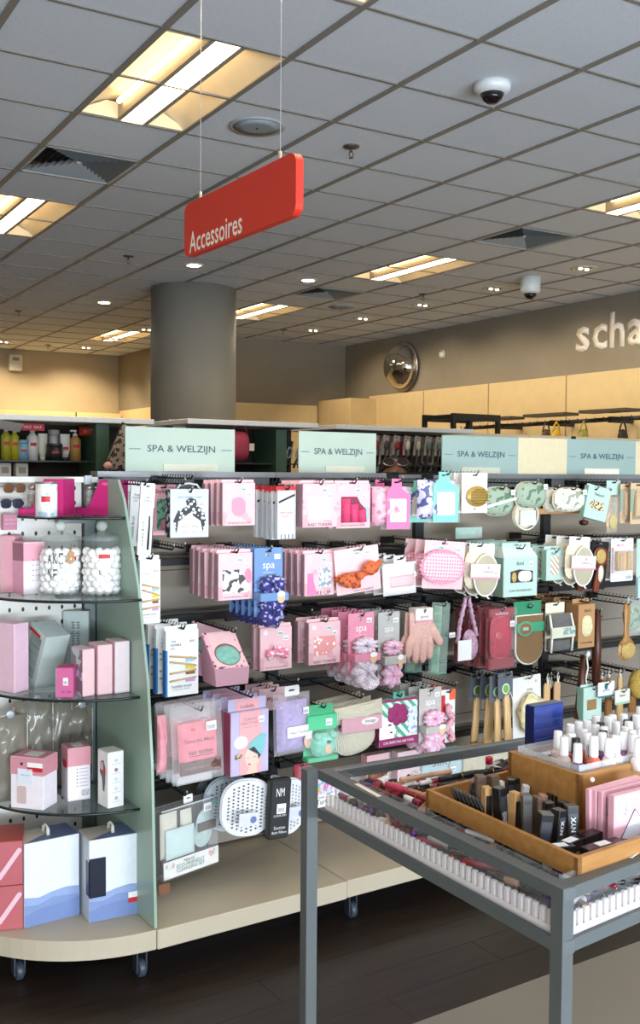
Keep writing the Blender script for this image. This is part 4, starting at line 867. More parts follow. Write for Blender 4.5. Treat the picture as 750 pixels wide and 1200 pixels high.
def longbrush(lb, bb, y, hm, bris, hk, tilt=0, name='bath_brush', rope=True, head=.36):
    t, w, h = hp(name, lb, 'brush', bb, y, tilt=tilt, rot=.1, hook=hk, hz=.0)
    O('handle', MB().tube([(0, 0, h), (0, 0, h*.86), (0, 0, h*.6), (0, 0, h*.42), (0, 0, h*.3)], [w*.16, w*.2, w*.13, w*.16, w*.42], 12, flat=.45), hm, t)
    O('brush_head', MB().oval(0, h*.2, w*.5, h*.2, .03, 0), hm, t)
    if bris: O('bristles', MB().oval(0, h*.19, w*.4, h*.16, .03, -.012), bris, t)
    if rope: O('hanging_rope', MB().tube([(0, -.005, h*.9), (w*.05, -.006, h*1.02), (w*.1, 0, h*1.1), (w*.04, .004, h*1.0), (0, .004, h*.9)], .003, 5), mat('e8e2d4', .8), t)
    return t
longbrush('long-handled pale wooden bath brush with golden bristles', (723, 708, 745, 774), 3.04, mat('b98a52', .45, kind='wood', c2='9a6f3c', sc=18), BRI, 'black hook holding the long wooden bath brush')
t, w, h = hp('brush_handle', 'dark reddish wooden brush handle beside the kraft box', 'brush', (695, 715, 703, 806), 3.08, hook='black hook holding dark reddish brush handle'); O('handle', MB().tube([(0, 0, 0), (0, 0, h*.5), (0, 0, h)], [w*.4, w*.5, w*.35], 10), DWOOD, t)
t, w, h = hp('clear_wrapped_sponge', 'clear wrapped sage sponge behind the long bath brush', 'beauty pack', (734, 700, 756, 745), 3.14, hook='black hook holding the wrapped sage sponge'); O('sponge', MB().oval(0, h*.5, w*.45, h*.4, .05, .02, nzs=.3), SAGE, t); O('clear_bag', MB().pillow(-w/2, w/2, 0, h, .05, 0), clear('e6efe8', .25), t)
# ---- row 4
t, w, h = hp('hair_turban_bag', 'clear bag with salmon pink hair turban and brown band, front of its hook', 'beauty pack', (205, 829, 262, 913), 3.0, rot=-.03, tilt=-.05, hook='black hook holding the clear salmon turban bags')
O('towel', MB().pillow(-w*.38, w*.4, h*.08, h*.8, .03, .008, sq=8, nzs=.12), mat('ee8592', .8, kind='fluff', c2='e2707f', sc=30), t); bx('brown_band', -w*.4, w*.42, -.012, -.009, h*.1, h*.28, mat('5b3026', .6), t); text('invisible hair turban', mat('a8705c', .6), t, 0, h*.19, w*.6, y=-.0125)
text('Tame the Mane', mat('8a2c44', .5), t, 0, h*.56, w*.6, y=-.0118, bold=.004); text('hair turban', BLACK, t, w*.03, h*.4, w*.48, y=-.0118); bx('underline', -w*.2, w*.28, -.012, -.011, h*.345, h*.35, BLACK, t)
O('clear_bag', MB().pillow(-w*.52, w*.52, -h*.03, h*1.06, .044, .006, sq=12, nzs=.25), clear('f3eff0', .2), t); price(t, w*.24, h*.74, .036, .03, -.018); text('SPA', mat('8a2c44', .5), t, -.02, h*.72, w*.1, y=-.0118)
stack(t, 2, .05, 'clear salmon turban bags')
W2 = mat('e7e4e4', .3)
for k in range(5):
    t, w, h = hp('white_towel_bag', 'white clear-wrapped hair towel bag in stack behind salmon turban, %s from left' % ['first', 'second', 'third', 'fourth', 'fifth'][k], 'beauty pack', (184+k*6, 822+k*1.2, 226+k*6, 905+k*3.2), 3.26-k*.03, tilt=-.04, group='white wrapped towel bags')
    O('towel', MB().pillow(-w*.46, w*.46, h*.02, h*.95, .022, .006, sq=9, nzs=.2, seed=k), mat('ded9da', .8), t); O('clear_bag', MB().pillow(-w*.5, w*.5, 0, h, .026, .006, sq=14, nzs=.2), clear('f6f6f6', .3), t)
    bx('printed_corner', -w*.5, -w*.36, -.01, -.008, h*.72, h*.76, BLACK, t)
t, w, h = hp('pink_wrap', 'pink ruched wrap poking out by the mint divider', 'beauty pack', (184, 838, 195, 905), 3.06); O('wrap', MB().pillow(-w*.5, w*.5, 0, h, .03, .0, nzs=.5, seed=4), mat('e9a6ae', .8, kind='fluff', c2='d98994', sc=40), t)
t, w, h = hp('hair_towel_box', 'lilac box with drawn woman wearing a teal hair towel', 'beauty pack', (270, 833, 315, 907), 3.02, rot=.03, hook='black hook holding lilac hair towel boxes', hz=-.05)
pbox(t, w, h, .05, mat('beb6d6', .5), mat('a03a58', .5)); bx('pink_panel', -w*.28, w*.3, -.0012, -.0002, .001, h*.99, mat('e8a9ac', .5), t)
O('hang_tab', MB().prism(rrect(-w/2, w/2, h-.002, h*1.19, .003), .02, .0215, [slot(w, h*1.19, dz=.012)]), mat('beb6d6', .5), t); bx('tab_panel', -w*.3, w*.3, .0185, .0195, h, h*1.17, mat('e8a9ac', .5), t)
text('TURBAN', mat('4a4a66', .5), t, 0, h*.87, w*.34); text('HAIR TOWEL', mat('4a4a66', .5), t, 0, h*.81, w*.5); text('with ARGAN OIL', mat('7a5c74', .5), t, 0, h*.75, w*.4); text('Loubelle', mat('5a4a66', .5), t, 0, h*1.06, w*.36, y=.018)
O('printed_neck', MB().prism([(-w*.1, .001), (w*.2, .001), (w*.16, h*.16), (-w*.02, h*.14)], -.002, -.0012), mat('efc3b2', .5), t)
O('printed_face', MB().oval(w*.06, h*.26, w*.2, h*.17, .0016, -.002, 20), mat('f2c9b8', .5), t); O('printed_towel', MB().prism([(-w*.06, h*.4), (w*.02, h*.36), (w*.3, h*.26), (w*.38, h*.4), (w*.42, h*.6), (w*.3, h*.62), (w*.1, h*.55), (-.02*w, h*.48)], -.0034, -.0026), mat('7cc0c4', .5), t)
O('printed_hair', MB().prism([(-w*.04, h*.4), (w*.2, h*.3), (w*.22, h*.22), (w*.28, h*.28), (w*.1, h*.43)], -.0038, -.003), DK, t)
O('printed_lips', MB().oval(-w*.02, h*.16, w*.04, h*.012, .001, -.0034, 10), mat('c03a4a', .5), t)
for s in (-.06, .12): O('printed_eye', MB().tube([(w*(s-.03), -.0034, h*.27), (w*s, -.0034, h*.262), (w*(s+.03), -.0034, h*.27)], .0007, 4), DK, t)
o = O('speech_bubble', MB().oval(-w*.24, h*.52, w*.18, h*.1, .0012, -.0016, 20), WHITE, t); text('GENTLE DRY', mat('6a6a88', .5), o, -w*.24, h*.53, w*.22, y=-.0026); patch('nut_badge', t, ovalp(-w*.3, h*.3, w*.1, h*.05), mat('c9b09a', .5, kind='patches', c2='6a4a38', sc=120), -.002); price(t, w*.3, h*.85, .022, .022, -.002)
stack(t, 3, .06, 'lilac hair towel boxes')
t, w, h = hp('pink_header_card', 'pale pink header card behind lilac turban bag, fourth row', 'beauty pack', (303, 806, 336, 832), 3.2, hook='black hook holding the pale pink header cards'); card(t, w, h, PK2); text('Mask', DK, t, 0, h*.5, w*.4); stack(t, 2, .05, 'pale pink header cards')
t, w, h = hp('lilac_turban_bag', 'clear bag with lilac hair turban on white hanger, fourth row', 'beauty pack', (324, 813, 366, 884), 3.02, rot=-.03, tilt=-.03, hook='black hook holding the lilac turban bag', hz=-.04)
O('towel', MB().pillow(-w*.42, w*.42, h*.06, h*.88, .04, .014, nzs=.3, sq=7), mat('b7a5d4', .9, kind='fluff', c2='9a87bd', sc=60, bump=.5), t); O('clear_bag', MB().pillow(-w*.5, w*.5, 0, h, .05, .014, sq=12, nzs=.15), clear('eeeaf4', .22), t)
O('hanger', MB().prism(rrect(-w*.2, w*.2, h*.96, h*1.13, .006), .008, .01, [rrect(-w*.09, w*.07, h*1.04, h*1.07, .003, 2)]), WHITE, t)
bx('label_band', -w*.24, w*.44, -.016, -.014, h*.3, h*.48, mat('efeaf2', .5), t); text('Hair Turban', mat('4a4a78', .5), t, w*.1, h*.38, w*.5, y=-.0166); O('printed_portrait', MB().oval(w*.34, h*.2, w*.13, h*.12, .002, -.015, 16), mat('d8b09a', .5, kind='patches', c2='efeaf2', sc=60), t); price(t, w*.28, h*.72, .022, .024, -.016)
t, w, h = hp('green_turban_box', 'green box with teal plush bear headband in clear bag', 'beauty pack', (361, 838, 395, 892), 3.0, rot=-.04, hook='black hook holding the green plush headband box', hz=-.03)
GRN = mat('4cbd86', .45); bx('header', -w/2, w/2, 0, .03, h*.68, h*1.0, GRN, t, .003); O('hang_tab', MB().prism(rrect(-w*.46, w*.4, h*.96, h*1.22, .003), .012, .014, [slot(w, h*1.22)]), mat('3aa873', .5), t)
bx('base_tray', -w/2, w/2, -.006, .04, -.0, h*.1, GRN, t, .003); bx('back_card', -w/2, w/2, .03, .032, 0, h*.9, mat('6fcf9f', .5), t)
TL = mat('8fd3bd', .9, kind='fluff', c2='70bba4', sc=90, bump=.6); O('plush_headband', MB().oval(0, h*.36, w*.42, h*.26, .05, -.002, nzs=.35, pw=2.5), TL, t)
for s in (-1, 1): O('plush_ear', MB().ell((s*w*.26, -.02, h*.58), (w*.12, .014, h*.08)), TL, t)
O('printed_face', MB().oval(w*.06, h*.3, w*.12, h*.11, .006, -.028, 16), mat('e6b79a', .6), t); O('nose_patch', MB().ell((w*.06, -.03, h*.46), (w*.07, .008, h*.035)), mat('22304a', .5), t); price(t, w*.2, h*.84, .026, .024, -.0016); O('clear_bag', MB().pillow(-w*.52, w*.52, 0, h*.72, .07, .0, sq=8), clear('d6f2e6', .15), t)
KN = mat('f0ead6', .95, kind='weave', c2='d8cfb4', sc=70, bump=1)
t, w, h = hp('knit_hair_wrap', 'cream knitted hair wrap folded over a dusky pink band', 'hair wrap', (392, 820, 449, 881), 3.04, hook='black hook holding the cream knitted hair wraps', hz=-.01)
O('upper_fold', MB().pillow(-w*.48, w*.5, h*.62, h*.95, .05, -.01, sq=3, nzs=.2), KN, t, rot=(0, -.08, 0)); O('lower_fold', MB().add(*(lambda m: (m.v, m.f, True))(MB().oval(-w*.05, h*.3, w*.42, h*.32, .05, .0, pw=2.4))), KN, t, rot=(0, -.15, 0))
bx('pink_band', -w*.46, w*.36, -.036, -.03, h*.44, h*.72, mat('c796a0', .5), t, .003); oval_logo(t, 0, 0, .001); 
o = O('oval_label', MB().oval(w*.1, h*.62, w*.18, h*.07, .002, -.0375, 20), mat('ddd4d0', .5), t); text('Vintage', INK, o, w*.1, h*.62, w*.22, y=-.039)
stack(t, 2, .07, 'cream knitted hair wraps')
t, w, h = hp('hair_towel_magenta_box', 'magenta and striped mint box with drawn curly haired woman', 'beauty pack', (445, 819, 489, 873), 3.05, rot=-.02, hook='black hook holding the magenta curly hair box', hz=-.012)
pbox(t, w, h, .03, mat('d9e8dc', .5, kind='stripe', c2='4fa183', sc=16), mat('8a2058', .5)); MG = mat('8f1d5c', .5)
bx('footer', -w/2, w/2, -.0012, -.0002, 0, h*.17, MG, t); bx('top_strip', -w/2, w/2, -.0012, -.0002, h*.95, h, MG, t); text('CURL PERFECTING HAIR TOWEL', WHITE, t, 0, h*.08, w*.8, h*.05, y=-.002)
O('printed_face', MB().prism([(-w*.5, h*.17), (-w*.12, h*.17), (-w*.1, h*.4), (-w*.16, h*.6), (-w*.5, h*.66)], -.0014, -.0004), mat('f0ece8', .5), t)
hm_ = MB()
for k in range(14):
    a = k*.9; hm_.ell((-.02*w+w*.18*math.cos(a)*(.5+.05*k), -.002, h*.68+h*.16*math.sin(a)*(.6+.03*k)), (w*.11, .002, h*.1), 10, 6)
O('printed_curls', hm_, mat('8f1d5c', .6), t, kind='stuff'); O('printed_lips', MB().oval(-w*.2, h*.3, w*.04, h*.02, .001, -.002, 10), MG, t); O('printed_eye', MB().oval(-w*.24, h*.46, w*.05, h*.02, .001, -.002, 10), DK, t)
O('earring', MB().tube([(-w*.04+.006*math.cos(a), -.002, h*.28+.006*math.sin(a)) for a in [2*PI*k/12 for k in range(12)]], .001, 4, closed=True), DK, t)
bx('window', w*.24, w*.48, -.0014, -.0004, h*.2, h*.8, mat('cfd6e2', .4, kind='patches', c2='8f9cc4', sc=60), t); price(t, w*.36, h*.24, .024, .02, -.002)
O('hang_tab', MB().prism(rrect(-w*.1, w*.2, h, h*1.14, .003), .012, .014, [rrect(-w*.0, w*.12, h*1.06, h*1.09, .002, 2)]), mat('4fae95', .5), t)
t, w, h = spa('grey spa card with pink scrunchie above the table back rail', (491, 806, 517, 872), 3.05, mat('b9b4b0', .5), PF2, 'black hook holding lower grey spa scrunchie cards', 'x', 8, rot=0); stack(t, 2, .06, 'lower grey spa scrunchie cards')
t, w, h = hp('red_headband_card', 'red edged card with twisted pink headband', 'headband', (516, 808, 533, 870), 3.08, hook='black hook holding the twisted pink headband'); card(t, w, h, mat('dfe2e4', .5), .003); bx('red_edge', -w*.5, -w*.2, -.002, -.0005, 0, h*.9, RED, t); bx('orange_corner', w*.1, w*.5, -.002, -.0005, h*.8, h, mat('e0603a', .5), t)
O('headband', MB().tube([(w*.0+w*.2*math.sin(k*.9), -.014, h*.05+h*.66*k/14) for k in range(15)], [.012*(1+.3*math.sin(k*2)) for k in range(15)], 8), mat('e2a7b2', .8, kind='floral', c2='9a4a5c', sc=60), t); stack(t, 2, .06, 'red edged headband cards')
GH = mat('5a6068', .6)
for k, (bb, y, tl) in enumerate((((521+24, 790, 563, 872), 3.22, .12), ((566-8, 790, 581, 870), 3.17, .1), ((573, 792, 591, 872), 3.1, .02), ((585, 788, 603, 868), 3.07, -.02))):
    t, w, h = hp('bamboo_scrubber', 'pale wooden scrubber stick with grey header and green dot, %s' % ['leftmost of four', 'second of four', 'third of four', 'rightmost of four'][k], 'brush', bb, y, tilt=tl, hook='black hook holding wooden scrubber stick, %s' % ['leftmost', 'second', 'third', 'rightmost'][k], group='wooden scrubber sticks with grey headers')
    O('header', MB().prism(rrect(-w*.5, w*.46, h*.62, h, .003), .004, .006, [rrect(-w*.12, w*.1, h*.93, h*.955, .002, 2)]), GH, t); o = patch('round_badge', t, ovalp(0, h*.76, w*.24, w*.26), mat('dfe9dc', .5), .003); patch('green_leaf', o, ovalp(0, h*.76, w*.18, w*.2), mat('6fa83c', .5), .002)
    O('handle', MB().tube([(w*.1, 0, 0), (w*.06, 0, h*.3), (.0, 0, h*.62), (0, 0, h*.68)], [w*.24, w*.22, w*.2, w*.08], 10, flat=.5), PALEW, t); O('string', MB().tube([(0, -.006, h*.64), (w*.14, -.01, h*.72), (w*.3, -.01, h*.6), (w*.36, -.008, h*.5)], .002, 5), mat('efe9dc', .8), t)
t, w, h = hp('mesh_sponge_card', 'white card with cream mesh sponge and pink dot', 'loofah', (602, 792, 635, 866), 3.08, tilt=-.04, hook='black hook holding the cream mesh sponge card'); card(t, w, h, mat('dedcd6', .5)); O('mesh_sponge', MB().ell((0, -.03, h*.42), (w*.44, .035, h*.3), 20, 14, nz=.35, seed=3), mat('eadfb8', .9, kind='fluff', c2='cdbd8c', sc=60, bump=1), t); patch('logo', t, ovalp(w*.32, h*.9, .006, .006, 10), mat('e39fb0', .5)); text('sponge', DK, t, w*.1, h*.78, w*.2)
for k, (x, y0, y1, c_) in enumerate(((641, 786, 838, PALEW), (653, 784, 832, mat('c9a07a', .5)), (645, 790, 850, DWOOD))):
    t, w, h = hp('wooden_pumice_stick', ['slim pale wooden stick with rope left of the flat wooden paddle', 'flat light wooden paddle stick with white rope', 'thin dark wooden stick behind pale wooden sticks'][k], 'brush', (x-3.5, y0+14, x+3.5, y1), 3.12+.03*k, hook='black hook with %s' % ['slim pale stick', 'flat paddle stick', 'thin dark stick'][k], hz=-.03)
    O('stick', MB().prism(rrect(-w/2, w/2, 0, h, w*.45, 4), 0, .006), c_, t); O('hanging_rope', MB().tube([(0, -.003, h*.95), (-.006, -.004, h+.02), (0, -.004, h+.04), (.006, -.004, h+.02), (0, -.003, h*.95)], .0028, 5), mat('e8e2d4', .8), t)
t, w, h = hp('dark_handle_brush', 'dark brown brush handle with hanging white rope tassel', 'brush', (675, 768, 685, 842), 3.1, tilt=.05, hook='black hook with dark handle and white rope'); O('handle', MB().tube([(0, 0, 0), (0, 0, h*.5), (0, 0, h)], [w*.5, w*.35, w*.2], 10), DWOOD, t)
O('rope', MB().tube([(w*.2, -.01, h), (w*.4, -.012, h*.8), (w*.2, -.012, h*.62), (w*.5, -.012, h*.5)], .004, 6), mat('e8e2d4', .8), t); O('rope_knot', MB().ell((w*.3, -.012, h*1.02), (.012, .01, .014), nz=.5), mat('ece7da', .9), t)
t, w, h = hp('pumice_box', 'mint box with brown square window standing above nail polishes', 'soap box', (684, 805, 705, 843), 3.06, hook='black hook holding the mint pumice box'); pbox(t, w, h, .04, MINT, MINTD, .01); patch('window', t, rrect(-w*.32, w*.2, h*.3, h*.62), mat('9a7a48', .8, kind='speck', c2='7a5c30', sc=200)); patch('barcode', t, rrect(w*.2, w*.44, h*.76, h*.92), STICK, -.0016)
t, w, h = hp('tag_card', 'white square card with teal foot and dark emblem', 'tag', (701, 799, 720, 817), 3.04, hook='black hook holding white teal-footed tag'); card(t, w, h, mat('eef0ee', .5)); bx('teal_foot', -w/2, w/2, -.0012, -.0002, 0, h*.12, mat('2f7f92', .5), t); patch('emblem', t, ovalp(-.02*w, h*.7, w*.1, w*.12), mat('2f6f72', .5)); text('pure', mat('4a7a82', .5), t, 0, h*.42, w*.4)
t, w, h = hp('tag_card', 'cream tag with green foot hanging in front of pale handles', 'tag', (721, 808, 738, 825), 3.02, hook='black hook holding cream green-footed tag'); card(t, w, h, mat('e3e2d4', .5)); bx('green_foot', -w/2, w/2, -.0012, -.0002, 0, h*.16, mat('a3c2a8', .5), t); text('nature', INK, t, 0, h*.6, w*.4)
for k, (x, yt, yb, c_, lb) in enumerate(((705, 788, 812, WOODM, 'leftmost'), (713, 786, 838, mat('a97b4a', .5, kind='wood', c2='8b5f34', sc=20), 'second'), (726, 785, 842, PALEW, 'third, the palest'), (741, 784, 834, WOODM, 'rightmost'))):
    t, w, h = hp('hanging_brush_handle', 'wooden brush handle on a white rope loop, '+lb+' of four', 'brush', (x-4, yt+8, x+4, yb), 3.08+.02*k, hook='black hook with rope-hung handle, '+lb, hz=-.02, group='rope-hung wooden brush handles')
    O('handle', MB().tube([(0, 0, 0), (0, 0, h*.6), (0, 0, h)], [w*.5, w*.4, w*.3], 10, flat=.6), c_, t); O('rope_loop', MB().tube([(0, -.003, h*.97), (-.005, -.004, h+.02), (0, -.004, h+.035), (.005, -.004, h+.02), (0, -.003, h*.97)], .0025, 5), mat('e8e2d4', .8), t)
t, w, h = hp('yellow_sponge', 'mustard yellow round sponge at right edge of lower row', 'loofah', (743, 786, 762, 819), 3.08, hook='black hook holding the mustard sponge'); O('sponge', MB().ell((0, .02, h/2), (w/2, .04, h/2), 18, 12, nz=.1), mat('b99a4a', .9, kind='speck', c2='94772f', sc=120, bump=.6), t)
# ---- bottom
t, w, h = hp('cleansing_set_box', 'clear cleansing set box with cloths and pads reading ECO-FRIENDLY', 'gift box', (187, 941, 261, 1023), 3.12)
sh = Matrix.Identity(4)
t.rotation_euler = (0, -.02, .2)
bx('back_card', -w*.48, w*.48, .05, .052, .004, h*.97, mat('4a4640', .6), t); bx('clear_box', -w/2, w/2, 0, .055, 0, h, clear('eef2f2', .16, .05), t, .003)
for a, b, c_ in ((-.48, -.14, .9), (-.12, .12, .88)): O('folded_cloth', MB().pillow(w*a+w*.04, w*b, h*.26, h*c_, .02, .035, sq=6, nzs=.1), mat('d9d3c0', .9), t)
O('pouch_cloth', MB().pillow(-w*.4, w*.1, h*.26, h*.68, .02, .014, sq=4, nzs=.1), mat('c9dcd8', .9), t)
for k in range(4): O('cotton_pad', MB().oval(w*.3, h*.46+k*h*.06, w*.17, h*.2, .006, .03-.006*k, 20), mat('c3d6d2', .9, kind='fluff', c2='aebfbb', sc=80), t)
bx('pad_band', w*.14, w*.46, .002, .006, h*.54, h*.66, mat('5a3f33', .6), t); bx('label_panel', -w*.49, w*.49, -.0015, -.0003, h*.03, h*.27, mat('e6e2dc', .5), t); text('ECO-FRIENDLY', mat('7f9a96', .5), t, -w*.02, h*.165, w*.5, y=-.0028, bold=.02); text('CLEANSING SET', mat('7f9a96', .5), t, -w*.02, h*.105, w*.5, y=-.0028, bold=.02); text('Natural', DK, t, -w*.05, h*.225, w*.18, y=-.0028)
for s in (-1, 1): patch('printed_flower', t, ovalp(s*w*.38, h*.2, w*.08, h*.06), mat('cfdcd8', .5, kind='patches', c2='d7a8a0', sc=50), -.002)
bx('silver_rim', -w/2-.002, w/2+.002, -.002, .002, h*.985, h*1.0, clear('ffffff', .5), t); O('hanger', MB().prism(rrect(-w*.06, w*.1, h*.98, h*1.1, .004), .02, .022, [rrect(-w*.01, w*.06, h*1.04, h*1.06, .002, 2)]), WHITE, t); price(t, w*.3, h*.88, .034, .028, -.002); patch('round_badge', t, ovalp(w*.43, h*.93, .012, .012), mat('8fb9b4', .5), -.002)
p_ = aty(213, 929, 3.14); peg(p_.x, p_.z, 3.10, 'black hook above the clear cleansing set box')
t, w, h = hp('brown_bottle', 'brown leather tag peeking out under the cleansing set', 'tag', (186, 1036, 199, 1048), 3.05); bx('tag', -w/2, w/2, 0, .004, 0, h, mat('7a4a2c', .6), t)
# perforated bath pillows
def bathpillow(lb, bb, y, m, front, rot=0):
    t, w, h = hp('bath_pillow', lb, 'bath pillow', bb, y, rot=rot, tilt=.06, hook='black hook holding '+lb.split(' with')[0].split(',')[0], hz=-.0)
    def lobe(s):
        out = []; n = 40
        for k in range(n):
            a = 2*PI*k/n; cx, rx = s*w*.26, w*.25*(1+.12*math.cos(2*a)); rz = h*.47*(1+.0*math.cos(a)); out.append((cx+rx*math.copysign(abs(math.cos(a))**.7, math.cos(a)), h*.5+rz*math.copysign(abs(math.sin(a))**.62, math.sin(a))-s*h*.04))
        holes = []
        for i in range(-4, 5):
            for j in range(-7, 8):
                x = s*w*.26+i*w*.052; z = h*.5-s*h*.04+j*h*.058+(i % 2)*h*.029
                if abs(i*w*.052)/(w*.22) < 1 and (abs(i*w*.052)/(w*.22))**3+(abs(z-h*.5+s*h*.04)/(h*.42))**4 < .9: holes.append([(x-w*.017, z), (x, z-h*.02), (x+w*.017, z), (x, z+h*.02)])
        return MB().prism(out, -.012, .012, holes), out
    for s in (-1, 1):
        mb, out = lobe(s); O('mesh_lobe', mb, m, t, rot=(0, 0, s*.25)); O('rim', MB().tube([(x, 0, z) for x, z in out], .006, 6, closed=True), m, t, rot=(0, 0, s*.25))
    bx('strap_label', -w*.09, w*.17, -.05, -.018, h*.04, h*1.06, mat('1c1d20', .5), t, .006)
    if front:
        text('QUICK DRY', WHITE, t, w*.04, h*.44, w*.16, y=-.051); text('Suction', WHITE, t, w*.04, h*.24, w*.14, y=-.051); text('Bath Pillow', WHITE, t, w*.04, h*.16, w*.18, y=-.051); price(t, w*.05, h*.56, .036, .034, -.0515); text('NM', WHITE, t, w*.03, h*.84, w*.1, h*.14, y=-.051)
        for s in (-1, 1): bx('suction_label', s*w*.3-w*.12, s*w*.3+w*.11, -.03, -.026, h*.3, h*.52, mat('d6d6ea', .5), t); patch('round_badge', t, ovalp(s*w*.3+w*.05, h*.4, .012, .012), mat('6d75ae', .5), -.031)
    return t
bathpillow('white perforated bath pillow with black strap label, in front', (266, 914, 360, 982), 3.03, mat('e4e5e8', .5), True)
bathpillow('light grey perforated bath pillow, second in its row', (246, 911, 338, 976), 3.13, mat('b9c3c9', .5), False); bathpillow('dark grey perforated bath pillow, farthest back of three', (236, 907, 322, 970), 3.24, mat('6e767b', .5), False)
t, w, h = hp('red_plastic_pack', 'red pack with white cup shape right of the bath pillow', 'beauty pack', (345, 895, 360, 936), 3.12, hook='black hook holding the red cup pack'); bx('card', -w/2, w/2, 0, .01, 0, h, mat('b01f36', .5), t); O('cup', MB().lathe([(w*.2, 0), (w*.36, h*.4), (w*.38, h*.42)], 14, M=Matrix.Translation((0, -.02, h*.05))), clear('f2f2f4', .5), t); bx('clear_pack', -w/2-.003, w/2+.003, -.03, .01, -h*.2, h, clear('f0e4e6', .14), t, .003)
t, w, h = hp('turban_flower_box', 'white box with bright flowers reading Turban seen through table frame', 'beauty pack', (368, 907, 393, 950), 3.08); pbox(t, w, h, .05, mat('f1efec', .5), None); bx('flower_print', -w/2, w/2, -.0012, -.0002, h*.45, h*.98, mat('e9c2d4', .5, kind='patches', c2='6fb6c8', sc=45), t); text('Turban', INK, t, 0, h*.26, w*.8); text('Waffle weave', mat('6a7480', .5), t, 0, h*.38, w*.6, y=-.002)
for k, (px, pz, c_) in enumerate(((-.3, .6, 'f0b93a'), (.05, .68, 'd96aa8'), (.3, .8, 'f3d060'), (-.1, .86, '5fb0cc'))):
    for q in range(6): patch('petal', t, ovalp(w*px+.007*math.cos(q*1.05), h*pz+.007*math.sin(q*1.05), .004, .004, 8), mat(c_, .5), -.0022-.0002*k)
for k, (bb, c_, lb, tx) in enumerate((((394, 905, 412, 960), 'e4e4e6', 'slim white bath set box under the knitted hair wrap', 'Bath'), ((430, 884, 456, 926), 'e9a9ae', 'salmon pink box reading Invisible seen over the table rail', 'Invisible'), ((466, 880, 492, 918), 'ecc9cf', 'pale pink packet with curled printed ribbon behind table', 'ribbon'), ((495, 880, 541, 912), 'a7cbd1', 'teal blue card behind the table back rail', 'silky'), ((543, 872, 600, 905), 'cfc39c', 'sand coloured straw fibre pack behind the table', ''))):
    t, w, h = hp('bottom_row_pack', lb, 'beauty pack', bb, 3.15-.0*k); pbox(t, w, h, .04, mat(c_, .5, kind='fluff' if k == 4 else None, c2='b5a676' if k == 4 else None, sc=30)); 
    if tx: text(tx, INK, t, 0, h*.6, w*.5)
    bx('clear_sleeve', -w*.54, w*.54, -.006, -.003, -h*.04, h*1.02, clear('f4f4f6', .14), t); price(t, w*.25, h*.3, .03, .02, -.008)
# empty hooks left in the top rows
for px, py, lb in ((205, 566, 'first empty'), (214, 560, 'second empty'), (205, 640, 'third empty, second row'), (192, 642, 'fourth empty, second row'), (560, 720, 'fifth empty, third row'), (590, 716, 'sixth empty, third row'), (640, 715, 'seventh empty, third row'), (655, 790, 'eighth empty, fourth row'), (690, 722, 'ninth empty, third row'), (462, 640, 'tenth empty, second row'), (352, 716, 'eleventh empty, third row'), (430, 640, 'twelfth empty, second row'), (620, 700, 'thirteenth empty, third row'), (665, 700, 'fourteenth empty, third row'), (520, 800, 'fifteenth empty, fourth row'), (545, 712, 'sixteenth empty, third row')):
    p_ = aty(px, py, 3.2); peg(p_.x, p_.z, 3.12, 'bare black peg hook on the rack, '+lb.split(' ')[0]+' of the spare ones')
# ================================================================ ENDCAP OF THE RACK
cx_, cy_ = 1.285, YB
e = thing('endcap_display', 'quarter-round end display with glass shelves, white peg panel and mint divider', 'shelving', (cx_, cy_, 0))
def arc(R, n=20, a0=PI, a1=1.5*PI): return [(R*math.cos(a0+(a1-a0)*k/n), R*math.sin(a0+(a1-a0)*k/n)) for k in range(n+1)]
def slab(name, R, z0, z1, m, inset=0):
    P = [(0, 0)]+arc(R); mb = MB(); n = len(P)
    mb.add([(x, y, z0) for x, y in P]+[(x, y, z1) for x, y in P], [tuple(range(n))[::-1], tuple(range(n, 2*n))]+[(i, (i+1) % n, (i+1) % n+n, i+n) for i in range(n)])
    o = O(name, mb, m, e); return o
slab('base_shelf', .523, ZB-.062, ZB, deck); slab('plinth', .3, .02, ZB-.062, BLACK)
glass = mat('6f7f7c', .05, alpha=.42, sc=5); gedge = mat('16201e', .2)
SH = [(1.447, .285), (1.192, .405), (.882, .405), (.522, .405)]
for z, R in SH:
    slab('glass_shelf', R, z-.008, z, glass); P = arc(R+.001)
    O('shelf_edge', MB().tube([(x, y, z-.004) for x, y in P], .0048, 6), gedge, e)
    bx('bracket', -.15, -.02, -.06, -.02, z-.03, z-.009, metal, e)
bx('post', -.045, -.008, -.02, .03, ZB, ZT-.02, mat('77817f', .4, .4), e)
pegm = mat('e4e1da', .5)
bx('peg_panel', -.5, -.05, .0, .012, ZB, 1.555, pegm, e)
bx('top_cap', -.5, -.005, -.04, .03, 1.556, 1.575, mat('dcdcd6', .4), e); bx('top_bracket', -.055, -.03, -.05, -.03, 1.55, 1.58, mat('a5a9aa', .3, .6), e)
for c in range(10):
    hm2 = MB()
    for q in range(27): hm2.prism(ovalp(-.48+c*.045, ZB+.04+q*.051, .005, .008, 8), -.0012, 0)
    O('peg_holes', hm2, BLACK, e, kind='stuff')
prof = [(2.897, ZB+.004), (2.91, .406), (2.924, .672), (2.957, .934), (2.997, 1.09), (3.031, 1.222), (3.087, 1.355), (3.151, 1.504), (3.2, 1.568), (3.39, 1.568), (3.39, ZB+.004)]
dv = MB(); n = len(prof); dv.add([(-.006, y-cy_, z) for y, z in prof]+[(.003, y-cy_, z) for y, z in prof], [tuple(range(n))[::-1], tuple(range(n, 2*n))]+[(i, (i+1) % n, (i+1) % n+n, i+n) for i in range(n)])
O('mint_divider', dv, mat('93ab9b', .35, sc=4), e, label='frosted mint green divider panel with curved front edge')
